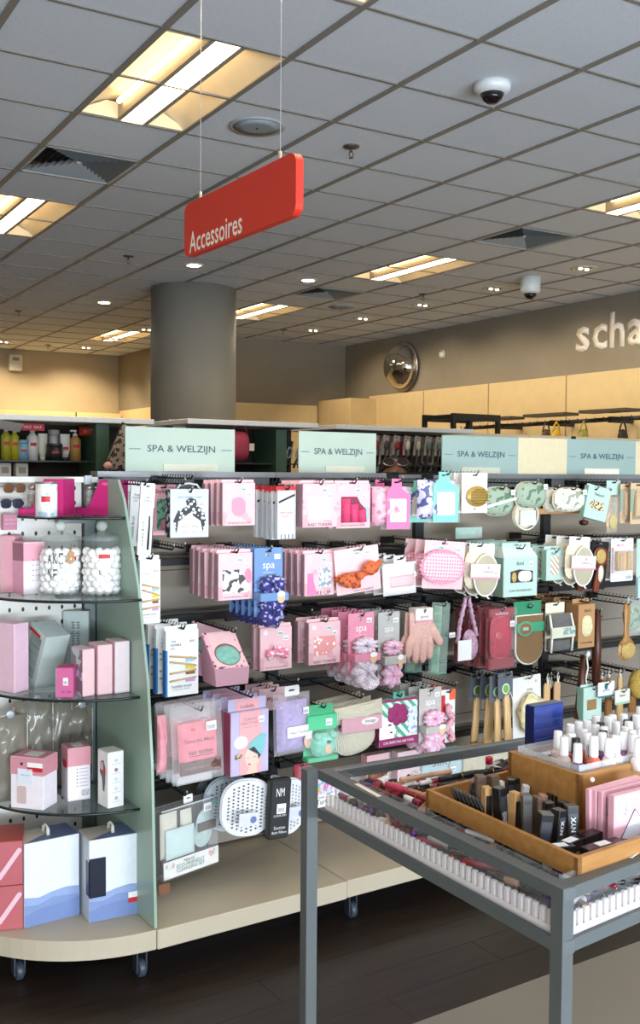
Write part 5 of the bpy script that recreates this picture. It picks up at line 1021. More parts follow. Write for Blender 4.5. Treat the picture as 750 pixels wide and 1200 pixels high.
def sbox(name, label, cat, pA, pB, ytop, D, z, m, side=None, top=None, group=None, bev=.0015, Hh=None):
    A = atz(*pA, z); B = atz(*pB, z); d = B-A; w = math.hypot(d.x, d.y); yaw = math.atan2(d.y, d.x); H = Hh or zat(A, ytop)-z
    t = thing(name, label, cat, ((A.x+B.x)/2, (A.y+B.y)/2, z), yaw, group)
    bx('box', -w/2, w/2, 0, D, 0, H, m, t, bev)
    if side: bx('side_panel', -w/2-.0012, -w/2-.0002, .001, D-.001, .001, H-.001, side, t)
    if top: bx('lid', -w/2+.001, w/2-.001, .001, D-.001, H+.0002, H+.0015, top, t)
    return t, w, H
# level 1: pink stands with bottles, tin, sunglasses
PKS = mat('d02c7c', .45); PKS2 = mat('b3206a', .5)
def stand(lb, pA, pB, ytop, txt=None):
    A = atz(*pA, SH[0][0]); B = atz(*pB, SH[0][0]); d = B-A; w = math.hypot(d.x, d.y); H = zat(A, ytop)-SH[0][0]
    t = thing('display_stand', lb, 'stand', ((A.x+B.x)/2, (A.y+B.y)/2, SH[0][0]), math.atan2(d.y, d.x)); D = .1
    for y in (0, D): O('side_panel', MB().prism([(-w*.95, 0), (w*.5, 0), (w*.5, H), (-w*.12, H), (-w*.5, H*.2), (-w*.95, H*.18)], y, y+.002), PKS, t)
    bx('back_panel', w*.49, w*.5, .002, D, 0, H, PKS2, t); bx('base', -w*.95, w*.49, .002, D, 0, .012, PKS2, t); bx('front_lip', -w*.97, -w*.95, 0, D, 0, H*.2, PKS, t)
    if txt: text(txt, mat('f0c9dc', .5), t, w*.2, H*.88, w*.46)
    for y in (.024, .062):
        b = thing('glass_bottle', 'small clear bottle with dark contents in '+lb.split(' with')[0]+(', nearer' if y < .03 else ', farther'), 'bottle', (t.location.x, t.location.y, SH[0][0]+.013), t.rotation_euler[2])
        b.location += Matrix.Rotation(t.rotation_euler[2], 3, 'Z') @ Vector((-w*.62, y, 0))
        O('contents', MB().lathe([(.0, .003), (.012, .003), (.012, .055), (0, .055)], 14), mat('4a3a36', .6, kind='patches', c2='8d7a70', sc=90), b)
        O('glass', MB().lathe([(.0, 0), (.014, 0), (.014, .06), (.009, .068), (.009, .074)], 16), clear('e8e4e0', .3, .05), b); O('cap', MB().lathe([(0, .072), (.011, .072), (.011, .084), (0, .084)], 14), mat('b9a99a', .25, .7), b)
    return t
stand('right hot pink stand with slanted sides', (104, 603), (139, 604), 562, 'RED BEAN'); stand('left hot pink stand with slanted sides behind the tin', (38, 604), (74, 604.5), 561)
def cyl_at(px, py, z): return atz(px, py, z)
p_ = atz(54.5, 606.5, SH[0][0]); 
t = thing('candle_tin', 'white tin with light blue flower print and red price label', 'tin', (p_.x, p_.y-.0, SH[0][0]+.0005)); R_ = .034; H_ = .107
O('tin_body', MB().lathe([(0, 0), (R_, 0), (R_, H_)], 28), mat('e9e8e4', .4, kind='floral', c2='6fa9cf', sc=26), t); O('lid', MB().lathe([(R_, H_), (R_+.001, H_+.001), (R_+.001, H_+.006), (0, H_+.006)], 28), mat('8d8c88', .3, .7), t)
O('base_rim', MB().lathe([(R_+.001, 0), (R_+.001, .004)], 28), mat('8d8c88', .3, .7), t)
def wraplabel(t, R, a0, a1, z0, z1, m, name='label'):
    n = 6; vs = [(R*math.cos(a0+(a1-a0)*k/n), R*math.sin(a0+(a1-a0)*k/n), z) for z in (z0, z1) for k in range(n+1)]
    return O(name, MB().add(vs, [(k, k+1, k+n+2, k+n+1) for k in range(n)], True), m, t)
wraplabel(t, R_+.0008, -2.35, -1.55, .05, .068, RED)
for k, (px, py) in enumerate(((17, 572), (14, 590))):
    p_ = aty(px, py, YB-.05); t = thing('sunglasses', ['brown sunglasses on the white peg panel, upper', 'dark blue sunglasses on the white peg panel, lower'][k], 'glasses', tuple(p_), .3)
    m_ = mat(['6a4a34', '2a3348'][k], .25)
    for s in (-1, 1): O('lens', MB().oval(s*.022, 0, .02, .016, .003, 0, 18, pw=3), m_, t)
    O('bridge', MB().tube([(-.006, 0, .006), (0, -.002, .009), (.006, 0, .006)], .002), m_, t); O('arm', MB().tube([(.042, 0, .006), (.046, .04, .004)], .002), m_, t); O('arm', MB().tube([(-.042, 0, .006), (-.046, .04, .004)], .002), m_, t)
t, w, h = hp('pink_print_box', 'dark pink box with repeated lettering hanging under top glass shelf', 'beauty pack', (4, 603, 20, 621), 3.36); bx('box', -w/2, w/2, 0, .03, 0, h, mat('b06a82', .5), t); text('RED BEAN', mat('d9a9b8', .5), t, 0, h*.66, w*.8); text('RED BEAN', mat('d9a9b8', .5), t, 0, h*.4, w*.8)
# level 2: boxes and jars
z2 = SH[1][0]+.0006
t, w, h = sbox('beauty_box', 'pink and white tall box at left edge of jar shelf, left of two', 'box', (1, 694), (17, 694.5), 628, .06, z2, mat('e0a4b2', .5), None, mat('d79aa8', .5))
t, w, h = sbox('beauty_box', 'pink and white box beside the left cotton jar, bullet list on side', 'box', (28, 697), (52, 695), 636, .075, z2, mat('ece4ea', .5), mat('e39cb8', .5), mat('d692a2', .5))
bx('pink_top', -w/2-.0012, w/2+.0006, -.0012, .076, h*.64, h*.985, mat('dfa0ae', .5), t)
for k in range(5): patch('bullet', t, ovalp(-w*.05, h*(.66-.1*k), .0018, .0018, 8), INK); bx('text_line', w*.05, w*.36, -.0016, -.0012, h*(.655-.1*k), h*(.665-.1*k), mat('a5a0a8', .5), t)
def jar(lb, px, py, extra):
    p = atz(px, py, z2); t = thing('glass_jar', lb, 'jar', (p.x, p.y+.02, z2)); R = .062; H = .2
    O('glass_body', MB().lathe([(0, .0), (R*.97, .0), (R, .008), (R, H*.80), (R*.97, H*.86), (R*.9, H*.89)], 36), clear('e8efee', .1, .04), t)
    O('base_ring', MB().lathe([(R*.9, .001), (R*1.05, .003), (R*1.07, .009), (R*1.0, .014)], 36), clear('cfd9d8', .3, .04), t)
    l = O('glass_lid', MB().lathe([(R*1.04, H*.88), (R*1.07, H*.9), (R*1.02, H*.93), (R*.7, H*.97), (R*.25, H*1.0), (R*.15, H*1.03)], 36), clear('b9c4c0', .26, .04), t)
    O('lid_knob', MB().ell((0, 0, H*1.11), (.019, .019, .018), 20, 12), clear('dfe4e0', .34, .03), l)
    me_ = None; base = lb.split(' with')[0]; rr = R*.82; rnd = random.Random(int(px))
    for q in range(7):
        for a in range(12):
            an = a*PI/6+q*.26; zz = .014+q*.0205+rnd.uniform(-.003, .003)
            if math.sin(an) > .45: continue
            nm = 'cotton_ball'
            if me_ is None: o = O(nm, MB().ell((0, 0, 0), (.0155, .0155, .0142), 10, 7, nz=.3), mat('f4f3f1', .95, kind='fluff', c2='e4e2de', sc=90), None); me_ = o
            else: o = me_.copy(); COL.objects.link(o)
            o.location = (p.x+rr*math.cos(an)+rnd.uniform(-.003, .003), p.y+.02+rr*math.sin(an)+rnd.uniform(-.003, .003), z2+zz); o.rotation_euler = (rnd.random()*3, rnd.random()*3, 0)
            tag(o, 'white cotton ball inside the '+base, 'cotton ball', 'cotton balls in the '+base)
    extra(t, R, H); return t
def ex1(t, R, H):
    for txt_, z in (('TAKE', H*.6), ('ONE', H*.34)):
        for k, ch in enumerate(txt_):
            a = -2.75+k*.3; o = text(ch, INK, t, 0, 0, .013, .034, name='lettering'); o.matrix_local = Matrix.Translation((R*1.015*math.cos(a), R*1.015*math.sin(a), z)) @ Matrix.Rotation(a+PI/2, 4, 'Z') @ Matrix.Rotation(PI/2, 4, 'X')
    wraplabel(t, R*1.012, -1.35, -.95, H*.56, H*.64, RED); g_ = O('kraft_tag', MB().prism([(-.012, 0), (.012, 0), (.012, .034), (.006, .04), (-.006, .04), (-.012, .034)], -.001, 0), KRAFT, t, loc=(R*.15, -R*1.03, H*.52), rot=(0, .2, .2)); O('tag_string', MB().tube([(R*.2, -R*1.0, H*.7), (R*.3, -R*.95, H*.84)], .001, 4), mat('8b6a44', .8), t)
def ex2(t, R, H):
    wraplabel(t, R*1.012, -2.15, -1.35, H*.58, H*.73, mat('f2efec', .5), 'white_label'); wraplabel(t, R*1.02, -2.1, -1.5, H*.6, H*.67, RED)
    O('handle_wire', MB().tube([(R*.75, -R*.7, H*.82), (R*.85, -R*.6, H*.6), (R*.6, -R*.85, H*.5)], .0015, 5), mat('9a8a70', .5), t)
jar('left glass jar with knob lid full of cotton balls and kraft tag', 73, 696, ex1); jar('right glass jar with knob lid full of cotton balls', 122, 696, ex2)
# level 3
z3 = SH[2][0]+.0006
sbox('beauty_box', 'tall pale pink box cut by the left edge, third shelf', 'box', (-12, 808), (17, 813), 728, .06, z3, mat('e9c3d4', .5), None)
t, w, h = sbox('beauty_box', 'tilted pale box with long clear window leaning on third shelf', 'box', (22, 800), (38, 806), 0, .09, z3, mat('c3cfca', .5), Hh=.21)
t.rotation_euler = (0, .40, t.rotation_euler[2]+.1); bx('clear_window', -w*.3, w*.3, -.0012, 0, h*.2, h*.9, mat('7f8c86', .2, kind='streak', c2='a9b5ad', sc=14), t); bx('side_window', -w/2-.0014, -w/2, .012, .078, h*.06, h*.94, mat('98a09a', .15, kind='streak', c2='b5a57c', sc=12), t); bx('red_price', -w*.45, w*.2, -.002, -.0012, h*.9, h*.95, RED, t)
t, w, h = sbox('beauty_box', 'pale mint box with vertical black text behind third shelf boxes', 'box', (74, 795), (104, 795), 716, .04, z3, mat('bcc9c6', .5)); 
for k in range(2): text('spa blowtorch set', INK, t, w*(-.1+.2*k), h*.5, h*.7, rot=(PI/2, -PI/2, 0))
t, w, h = sbox('beauty_box', 'small hot pink box with barcode in front on third shelf', 'box', (66, 818), (86, 818), 783, .06, z3, mat('cf5f93', .5), mat('e9dbe2', .5), mat('c23f6f', .5)); price(t, w*.05, h*.55, .016, .024); text('SPA', mat('5a2a44', .5), t, w*.25, h*.2, w*.3)
patch('printed_tool', t, ovalp(-w*.1, h*.2, w*.1, h*.03), mat('a9486f', .5))
for k, (a, b, yt, D) in enumerate((((97, 817), (111, 815), 762, .085), ((115, 815), (132, 813), 757, .085), ((135, 813), (152, 811), 753, .085))):
    t, w, h = sbox('sponge_box', 'pale pink box with clear side on third shelf, %s of three' % ['leftmost', 'middle', 'rightmost'][k], 'box', a, b, yt, D, z3, [PK2, PK2, mat('ead9dd', .5)][k], mat('8d7f88', .2, kind='patches', c2='c9d2dc', sc=30) if k == 0 else mat('e6b9c4', .5), mat('ead0d4', .5), 'pale pink boxes on the third shelf')
# level 4
z4 = SH[3][0]+.0006
for k, (bb, y) in enumerate((((-20, 838, 32, 942), 3.30), ((16, 822, 62, 935), 3.345), ((50, 826, 84, 930), 3.37), ((76, 832, 108, 925), 3.375))):
    t, w, h = hp('clear_vinyl_bag', 'empty brownish clear vinyl bag on the fourth shelf, %s' % ['leftmost in front', 'second from left', 'third from left', 'rightmost by the post'][k], 'bag', bb, y); t.location.z = max(t.location.z, z4+.0)
    O('bag_body', MB().pillow(-w/2, w/2, 0, h*.96, .05, .0, 12, 12, .5, seed=k*3, sq=7), mat('8f8a7c', .06, alpha=.62, sc=8, bump=.4), t); O('seam', MB().tube([(-w/2, 0, h*.0), (-w/2, 0, h*.9), (0, 0, h*.97), (w/2, 0, h*.92), (w/2, 0, 0)], .0025, 5), mat('c9c6ba', .1), t); O('hang_ring', MB().oval(w*.1, h*.98, .014, .014, .004, -.01, 14), mat('9ea3a8', .3, .3), t)
def devbox(lb, pA, pB, yt, D, x):
    t, w, h = sbox('device_box', lb, 'box', pA, pB, yt, D, z4, mat('ece3e8', .5), mat('ded3da', .5), mat('c98793', .5))
    bx('pink_top', -w/2-.0014, w/2+.001, -.001, D+.001, h*.66, h*.995, mat('cf8d98', .5), t); bx('top_label', -w*.2, w*.25, D*.2, D*.75, h+.0016, h+.0024, mat('dcdad6', .5), t); return t, w, h
t, w, h = devbox('pink and white device box with red sale label, left on fourth shelf', (13, 946), (51, 950), 886, .085, 0)
patch('round_logo', t, ovalp(-w*.16, h*.87, .005, .005, 12), INK, -.0016); bx('red_sale_label', w*.02, w*.48, -.003, -.002, h*.74, h*.82, RED, t); bx('white_price', w*.02, w*.48, -.003, -.002, h*.82, h*.91, WHITE, t); bx('info_panel', -w*.28, w*.18, -.003, -.002, h*.5, h*.78, mat('dfe3ea', .5), t); text('TURBO DAILY', INK, t, -w*.05, h*.66, w*.3, y=-.0034)
O('printed_device', MB().prism(rrect(-w*.3, -w*.02, h*.1, h*.44, .006), -.0022, -.0016), mat('cdb3b0', .5), t)
t, w, h = devbox('pink and white device box with bullet list, middle of fourth shelf', (80, 940), (106, 936), 878, .075, 0); bx('red_side_label', -w/2-.003, -w/2-.002, .01, .05, h*.62, h*.76, RED, t)
for k in range(6): patch('bullet', t, ovalp(-w*.1, h*(.6-.065*k), .002, .002, 8), INK); bx('text_line', w*.0, w*.4, -.0016, -.0012, h*(.595-.065*k), h*(.605-.065*k), mat('a5a0a8', .5), t)
patch('barcode', t, rrect(w*.1, w*.45, h*.08, h*.2), STICK)
t, w, h = sbox('device_box', 'white box with grey handheld device print and red label', 'box', (127, 948), (145, 944), 883, .07, z4, mat('e6e6e4', .5), mat('f0f0ee', .5), mat('dddcd8', .5))
for k in range(5): patch('round_icon', t, ovalp(0, h*(.85-.17*k), .006, .006, 12), mat(['c9c4c6', '9a6a88', 'cfcfd4', 'd4cfc8', 'b5aeb0'][k], .5)); bx('text_line', -w*.3, w*.3, -.0016, -.0012, h*(.785-.17*k), h*(.792-.17*k), mat('b5b5b8', .5), t)
sb_ = Matrix.Translation((-w/2, 0, 0)) @ Matrix.Rotation(-PI/2, 4, 'Z')
O('device_cutout', MB().prism([(-.05, h*.8), (-.03, h*.84), (-.018, h*.7), (-.02, h*.45), (-.025, h*.28), (-.034, h*.3), (-.038, h*.5), (-.055, h*.62)], -.0024, -.0014, M=sb_), mat('4d4648', .4), t)
O('device_head', MB().prism(rrect(-.052, -.03, h*.66, h*.8, .004), -.0034, -.0024, M=sb_), mat('d9b6bf', .5), t); O('red_label', MB().prism(rrect(-.03, -.016, h*.6, h*.7, .001), -.0034, -.0024, M=sb_), RED, t)
# base
RB2 = mat('b45a60', .5)
for k, (pA, pB, yt, zz) in enumerate((((-14, 1092), (27, 1088), 1041, ZB+.0006), ((-14, 1034), (26, 1030), 976, ZB+.0006))):
    if k == 0: t, w, h = sbox('red_box', 'dusty red box with pale diagonal capsule mark, lower of two', 'box', pA, pB, yt, .16, zz, RB2, None, mat('a8483c', .5), 'dusty red boxes at the left edge'); hh0 = h; tt0 = t
    else:
        t = copy_tree(tt0); t.location.z += hh0+.003; t['label'] = 'dusty red box with pale diagonal capsule mark, upper of two'
for t in (tt0, t):
    O('capsule_mark', MB().prism(rrect(-w*.07, w*.07, -h*.42, h*.42, w*.07, 5), -.0018, -.0006), mat('e3b9c4', .5), t, loc=(w*.12, 0, h*.5), rot=(0, .62, 0))
def hills(t, w, h, D):
    for k, (b, c_) in enumerate((((.36, .33, .37, .39, .37), '8fa3cf'), ((.26, .24, .30, .29, .27), '7c90bf'), ((.14, .19, .2, .21, .24), '6f84b6'))):
        pts = [(-w/2, .002), (w/2, .002)]+[(w/2-w*q/16, h*(b[4-int(q/4)]*(1-(q/4) % 1)+b[max(0, 3-int(q/4))]*((q/4) % 1))) for q in range(17)]
        O('printed_hill', MB().prism(pts, -.001-.0006*k, -.0004-.0006*k), mat(c_, .5), t)
    mm = MB(); mm.add([(-w/2, .0, h+.0018), (w/2, .0, h+.0018), (w/2, D, h+.0018), (-w*.0, D, h+.0018), (w*.05, D*.5, h+.0018), (-w*.2, D*.3, h+.0018)], [(0, 1, 2, 3, 4, 5)]); O('printed_lid_wave', mm, mat('66779f', .5), t)
    O('plastic_handle', MB().tube([(0, D*.3, h+.002), (0, D*.34, h+.022), (0, D*.5, h+.028), (0, D*.66, h+.022), (0, D*.7, h+.002)], .006, 6, flat=.4), clear('f4f2e4', .55, .1), t)
BW = mat('dde4ea', .5)
t, w, h = sbox('blue_wave_box', 'white box with blue wavy hills printed, left of two on base', 'box', (29, 1088), (93, 1072), 990, .12, ZB+.0006, BW, mat('c5ccd4', .5), mat('cfc6b6', .5)); hills(t, w, h, .12)
t, w, h = sbox('blue_wave_box', 'white box with blue wavy hills and dark window, right of two', 'box', (105, 1082), (167, 1069), 986, .12, ZB+.0006, BW, mat('c5ccd4', .5), mat('cfc6b6', .5)); hills(t, w, h, .12)
bx('dark_window', -w*.5-.0016, -w*.2, -.0042, .001, h*.3, h*.78, mat('141a2c', .3), t, .003); bx('side_window', -w*.5-.0030, -w*.5-.0014, .0, .03, h*.32, h*.74, mat('141a2c', .3), t)
bx('red_sale_label', w*.22, w*.44, -.004, -.003, h*.16, h*.22, RED, t); bx('white_price', w*.22, w*.44, -.004, -.003, h*.22, h*.29, WHITE, t)
# ================================================================ DISPLAY TABLE IN FRONT
TZ = .87; LZ = TZ-.095; TU = .03
A_ = atz(372.8, 902, TZ); B_ = atz(660, 1043, TZ); Cd = (atz(750, 1009, TZ)-B_).normalized(); Dd = (atz(616, 856, TZ)-atz(357, 896, TZ)).normalized(); WT = 1.45
C_ = B_+Cd*WT; D_ = A_+Dd*WT
tb = thing('display_table', 'grey steel frame display table with sunken glass bin full of makeup', 'table', ((A_.x+C_.x)/2, (A_.y+C_.y)/2, 0))
T0 = tb.location.copy(); steel = mat('5f6566', .5, .25, sc=10)
side = (B_-A_).normalized(); inn = Vector((-side.y, side.x, 0)); inn = inn if inn.dot(Dd) > 0 else -inn
def beam(name, P, Q, z0, z1, off, wdt=TU, m=steel, par=tb):
    d = (Q-P); d.z = 0; d.normalize(); nn = Vector((-d.y, d.x, 0)); nn = nn if nn.dot((C_+A_)/2-P) > 0 else -nn
    o0, o1 = nn*off, nn*(off+wdt); v = [P+o0, Q+o0, Q+o1, P+o1]
    vs = [(p.x-T0.x, p.y-T0.y, z) for z in (z0, z1) for p in v]
    mb = MB().add(vs, [(3, 2, 1, 0), (4, 5, 6, 7), (0, 1, 5, 4), (1, 2, 6, 5), (2, 3, 7, 6), (3, 0, 4, 7)]); return O(name, mb, m, par)
TR = .023
beam('top_rail', A_, B_, TZ-TR, TZ, 0); beam('top_rail', B_+Cd*TU, C_-Cd*TU, TZ-TR, TZ-.0004, 0); beam('top_rail', A_+Dd*TU, D_-Dd*TU, TZ-TR, TZ-.0004, 0); beam('top_rail', C_, D_, TZ-TR, TZ, 0)
beam('lower_rail', A_, B_, LZ-TU*.8, LZ, 0); beam('lower_rail', B_+Cd*TU, C_-Cd*TU, LZ-TU*.8, LZ-.0004, 0); beam('lower_rail', A_+Dd*TU, D_-Dd*TU, LZ-TU*.8, LZ-.0004, 0); beam('lower_rail', C_, D_, LZ-TU*.8, LZ, 0)
def leg(P, ax, ay):
    vs = [P, P+ax*TU, P+ax*TU+ay*TU, P+ay*TU]; vv = [(p.x-T0.x, p.y-T0.y, z) for z in (0, TZ+.0006) for p in vs]
    O('leg', MB().add(vv, [(3, 2, 1, 0), (4, 5, 6, 7), (0, 1, 5, 4), (1, 2, 6, 5), (2, 3, 7, 6), (3, 0, 4, 7)]), steel, tb)
leg(A_-Dd*TU, Dd, -side); leg(B_-Cd*.0006+side*.0006, Cd, -side); leg(C_, -Cd, -side); leg(D_, -Dd, side)
clr = clear('eef4f4', .07, .04)
beam('glass_pane', A_-side*-.03, B_-side*.03, LZ, TZ+.008, TU, .004, clr); beam('glass_pane', B_+Cd*.03, C_, LZ, TZ+.008, TU, .004, clr); beam('glass_pane', A_+Dd*.03, D_, LZ, TZ+.004, TU, .004, clr)
fl_ = [A_+Dd*.004+side*.004, B_+Cd*.004-side*.004, C_, D_]; vv = [(p.x-T0.x, p.y-T0.y, z) for z in (LZ-.008, LZ-.001) for p in fl_]
O('bin_floor', MB().add(vv, [(3, 2, 1, 0), (4, 5, 6, 7), (0, 1, 5, 4), (1, 2, 6, 5), (2, 3, 7, 6), (3, 0, 4, 7)]), mat('9a928e', .3), tb)
# toothed acrylic dividers
acr = clear('f6f0f0', .5, .12)
def strip(lb, P, d, nn, L):
    t = thing('acrylic_divider', lb, 'divider', (P.x, P.y, LZ), math.atan2(d.y, d.x))
    M_ = Matrix.Rotation(-math.atan2(d.y, d.x), 3, 'Z'); s = 1 if (M_ @ nn).y > 0 else -1
    bx('base_strip', 0, L, min(0, s*.03), max(0, s*.016), .0, .003, acr, t); bx('rear_strip', 0, L, s*.017-.001, s*.017+.001, .0, .012, acr, t); bx('front_lip', 0, L, -.001, .001, .004, .014, acr, t)
    n_ = int(L/.019); t0 = None
    for k in range(n_):
        if t0 is None: t0 = bx('tooth', -.006, .006, min(0, s*.012), max(0, s*.01), .003, .042, acr, t, .002); o = t0
        else: o = t0.copy(); COL.objects.link(o)
        o.location = (.008+k*.019, 0, 0)
strip('clear toothed acrylic divider running along the long left table side', A_+side*.02+inn*.009, side, inn, (B_-A_).length-.05)
nf = Vector((-Cd.y, Cd.x, 0)); nf = nf if nf.dot(-side) > 0 else -nf
strip('clear toothed acrylic divider along the front right table side', B_+Cd*.036+nf*.009, Cd, nf, .5)
# wooden tray and box
wdm = mat('ad7c44', .45, kind='woodx', c2='986a34', sc=7, bump=.05); wdm2 = mat('9a6834', .5, kind='woodx', c2='74491f', sc=7)
TF = .862
def crate(name, lb, cat, P0, PL, PRd, LR, z0, z1, th, flz):
    L1 = (PL-P0); L1.z = 0; l1 = L1.length; d1 = L1.normalized(); d2 = PRd.copy(); d2.z = 0; d2.normalize()
    t = thing(name, lb, cat, (P0.x, P0.y, z0)); o = P0
    def board(nm, a, b, inn_, z0_, z1_, m):
        v = [a, b, b+inn_*th, a+inn_*th]; vs = [(p.x-P0.x, p.y-P0.y, z-z0) for z in (z0_, z1_) for p in v]
        O(nm, MB().add(vs, [(3, 2, 1, 0), (4, 5, 6, 7), (0, 1, 5, 4), (1, 2, 6, 5), (2, 3, 7, 6), (3, 0, 4, 7)]), m, t)
    n1 = d2; n2 = d1; Pa, Pb, Pc, Pd = P0, P0+d1*l1, P0+d2*LR, P0+d1*l1+d2*LR
    board('side_board', Pa, Pb, n1, z0, z1, wdm); board('side_board', Pa+d2*th*.0+d1*.0, Pc, n2, z0, z1-.0004, wdm); board('side_board', Pb-d1*th, Pd-d1*th, n2, z0, z1-.0004, wdm); board('side_board', Pc-d2*th, Pd-d2*th, n1, z0, z1, wdm)
    v = [Pa+(d1+d2)*th*.5, Pb+(d2-d1)*th*.5, Pd-(d1+d2)*th*.5, Pc+(d1-d2)*th*.5]; vs = [(p.x-P0.x, p.y-P0.y, z-z0) for z in (flz, flz+.004) for p in v]
    O('floor_board', MB().add(vs, [(3, 2, 1, 0), (4, 5, 6, 7), (0, 1, 5, 4), (1, 2, 6, 5), (2, 3, 7, 6), (3, 0, 4, 7)]), wdm2, t); return t, d1, d2, l1
P0 = atz(677, 1031, TF); zr = zat(P0, 1006); PL = atz(499, 925, zr); Pr = atz(750, 982, zr)-atz(677, 1006, zr)
crate('wooden_tray', 'shallow brown wooden tray on the display table holding small boxes', 'tray', P0, PL, Pr, .62, TF, zr, .011, TF+.001); TFL = TF+.005
Q0 = atz(678, 973, TFL+.0005); zq = zat(Q0, 908); QL = atz(595.5, 880.5, zq); Qr = atz(750, 892, zq)-atz(678.3, 908, zq)
bxt, d1, d2, l1 = crate('wooden_box', 'taller brown wooden box standing inside the tray under nail polishes', 'box', Q0, QL, Qr, .42, TFL+.0005, zq, .011, zq-.022)
pin = atz(694, 914, zq-.007); O('white_pin', MB().ell((pin.x-Q0.x, pin.y-Q0.y, pin.z-TFL), (.005, .005, .005)), WHITE, bxt)
# riser that carries the tray
vv_ = [P0+(PL-P0)*.15+d2*.05, P0+(PL-P0)*.85+d2*.05, P0+(PL-P0)*.85+d2*.5, P0+(PL-P0)*.15+d2*.5]
t = thing('acrylic_riser', 'clear acrylic riser hidden under the wooden tray in the bin', 'riser', (P0.x, P0.y, LZ))
O('riser_body', MB().add([(p.x-P0.x, p.y-P0.y, z) for z in (0.0, TF-LZ-.001) for p in vv_], [(3, 2, 1, 0), (4, 5, 6, 7), (0, 1, 5, 4), (1, 2, 6, 5), (2, 3, 7, 6), (3, 0, 4, 7)]), clear('e9eef0', .4), t)
# acrylic tray on the wooden box, blue box, polishes
ZP = zq-.017
t = thing('acrylic_tray', 'clear acrylic tray with low walls on top of wooden box', 'tray', (Q0.x, Q0.y, ZP))
def wallq(a, b): 
    v = [a, b]; return MB().add([(p.x-Q0.x, p.y-Q0.y, z) for z in (0, .03) for p in v]+[(p.x-Q0.x+.002*d2.x+.002*d1.x, p.y-Q0.y+.002*d2.y+.002*d1.y, z) for z in (0, .03) for p in v], [(0, 1, 3, 2), (4, 6, 7, 5), (0, 4, 5, 1), (2, 3, 7, 6), (0, 2, 6, 4), (1, 5, 7, 3)])
q_ = Q0+(d1+d2)*.014
for a, b in ((q_, q_+d1*(l1-.03)), (q_, q_+d2*.38), (q_+d1*(l1-.03), q_+d1*(l1-.03)+d2*.38)): O('wall', wallq(a, b), clear('e6eef2', .3, .04), t)
ang = math.atan2(d2.y, d2.x)
a_ = atz(626, 878, ZP+.001); b_ = atz(660, 874, ZP+.001); d = b_-a_
t, w, h = sbox('blue_box', 'glossy dark blue rectangular box standing on wooden box corner', 'box', (626, 880), (660, 873), 829, .03, ZP+.001, mat('1c2f78', .12, kind='streak', c2='34509e', sc=18, coat=1), mat('16225c', .15, coat=1), mat('22356e', .2), bev=.002)
for k in range(3): bx('relief_band', -w*.48, w*.48, -.0016, -.0004, h*(.25+.2*k), h*(.262+.2*k), mat('4560ab', .15), t)
bt, w_, h_ = sbox('paper_card', 'white card lying on the clear tray beside the blue box', 'card', (640, 886), (664, 882), 0, .03, ZP+.001, mat('dfe4ec', .4), Hh=.004)
CAPS = {}
def polish(px, yt, capm, liq, lb, grp, H=.068, tall=False):
    p = atz(px, yt, ZP+H)
    t = thing('nail_polish', lb, 'nail polish', (p.x, p.y, ZP+.001), random.uniform(0, 6), grp); k = (liq, capm.name, H)
    if k in CAPS:
        for o in CAPS[k]: c = o.copy(); COL.objects.link(c); c.parent = t
        return t
    L_ = [O('bottle', MB().lathe([(0, 0), (.0145, 0), (.0155, .004), (.0155, .022), (.011, .028), (.006, .031)], 14), mat(liq, .08, coat=1), t),
          O('cap', MB().lathe([(.0, .029), (.0098, .029), (.0102, .033), (.0092, H-.002), (.008, H), (0, H)], 14), capm, t), O('neck', MB().lathe([(.007, .027), (.007, .03)], 10), mat('d8d8dc', .2, .5), t)]
    CAPS[k] = L_; return t
wc = mat('f3f3f4', .3, coat=.3); bc = mat('1b1c1f', .25)
liqs = ['d9c3bd', '6a3b78', 'e0643c', '8d4a8e', 'c9b0d4', 'b3263c', 'e6d9d4', '55306a']
white_px = [(654, 857), (668.5, 849), (678.5, 846), (688.5, 845), (698.5, 839), (698, 849.5), (713, 840), (718, 838), (731, 837), (750, 829), (670, 860), (677, 872), (696, 863), (706, 859), (722, 862), (730, 858), (742, 861), (733, 852), (741, 856), (661, 864), (684, 855), (708, 852), (748, 866), (752, 855), (714, 866), (746, 838), (757, 842), (764, 833), (766, 850), (760, 862), (737, 846), (722, 846), (773, 838), (776, 856), (688, 859)]
for k, (x, y) in enumerate(white_px):
    if k == 12: polish(x, y, wc, 'e0643c', 'white-capped orange nail polish nearest the tray corner', 'nail polishes on the wooden box', .074)
    elif k == 19: polish(x, y, wc, 'd8b7ab', 'white-capped nude pink nail polish beside the white card', 'nail polishes on the wooden box', .07)
    else: polish(x, y, wc, liqs[(k*5) % 8], 'white-capped nail polish bottle in the crowd on the wooden box', 'nail polishes on the wooden box')
for k, (x, y) in enumerate(((675, 865), (704, 847), (707, 856), (735, 844), (743, 840))):
    polish(x, y, bc, ['7a1f38', '2a2026', '3a2a34', '2a2026', '8a1f2c'][k], 'black-capped nail polish bottle, %s' % ['leftmost, dark red', 'at the back left', 'in the middle', 'small, at the back', 'at the back right, tall'][k], 'nail polishes on the wooden box', .062)
for k, (x, y) in enumerate(((664, 862), (690, 868), (711, 868))):
    p = atz(x, y, ZP+.06); t = thing('bottle_tag', 'white paper price tag standing among the nail polishes, %s' % ['left', 'middle', 'right'][k], 'tag', (p.x, p.y, ZP+.012), -.5+k*.2)
    O('tag', MB().prism(rrect(-.007, .007, 0, .05, .002), 0, .0006), mat('eeeef0', .5), t); patch('barcode', t, rrect(-.005, .005, .012, .04, .0005, 1), STICK, -.0005)
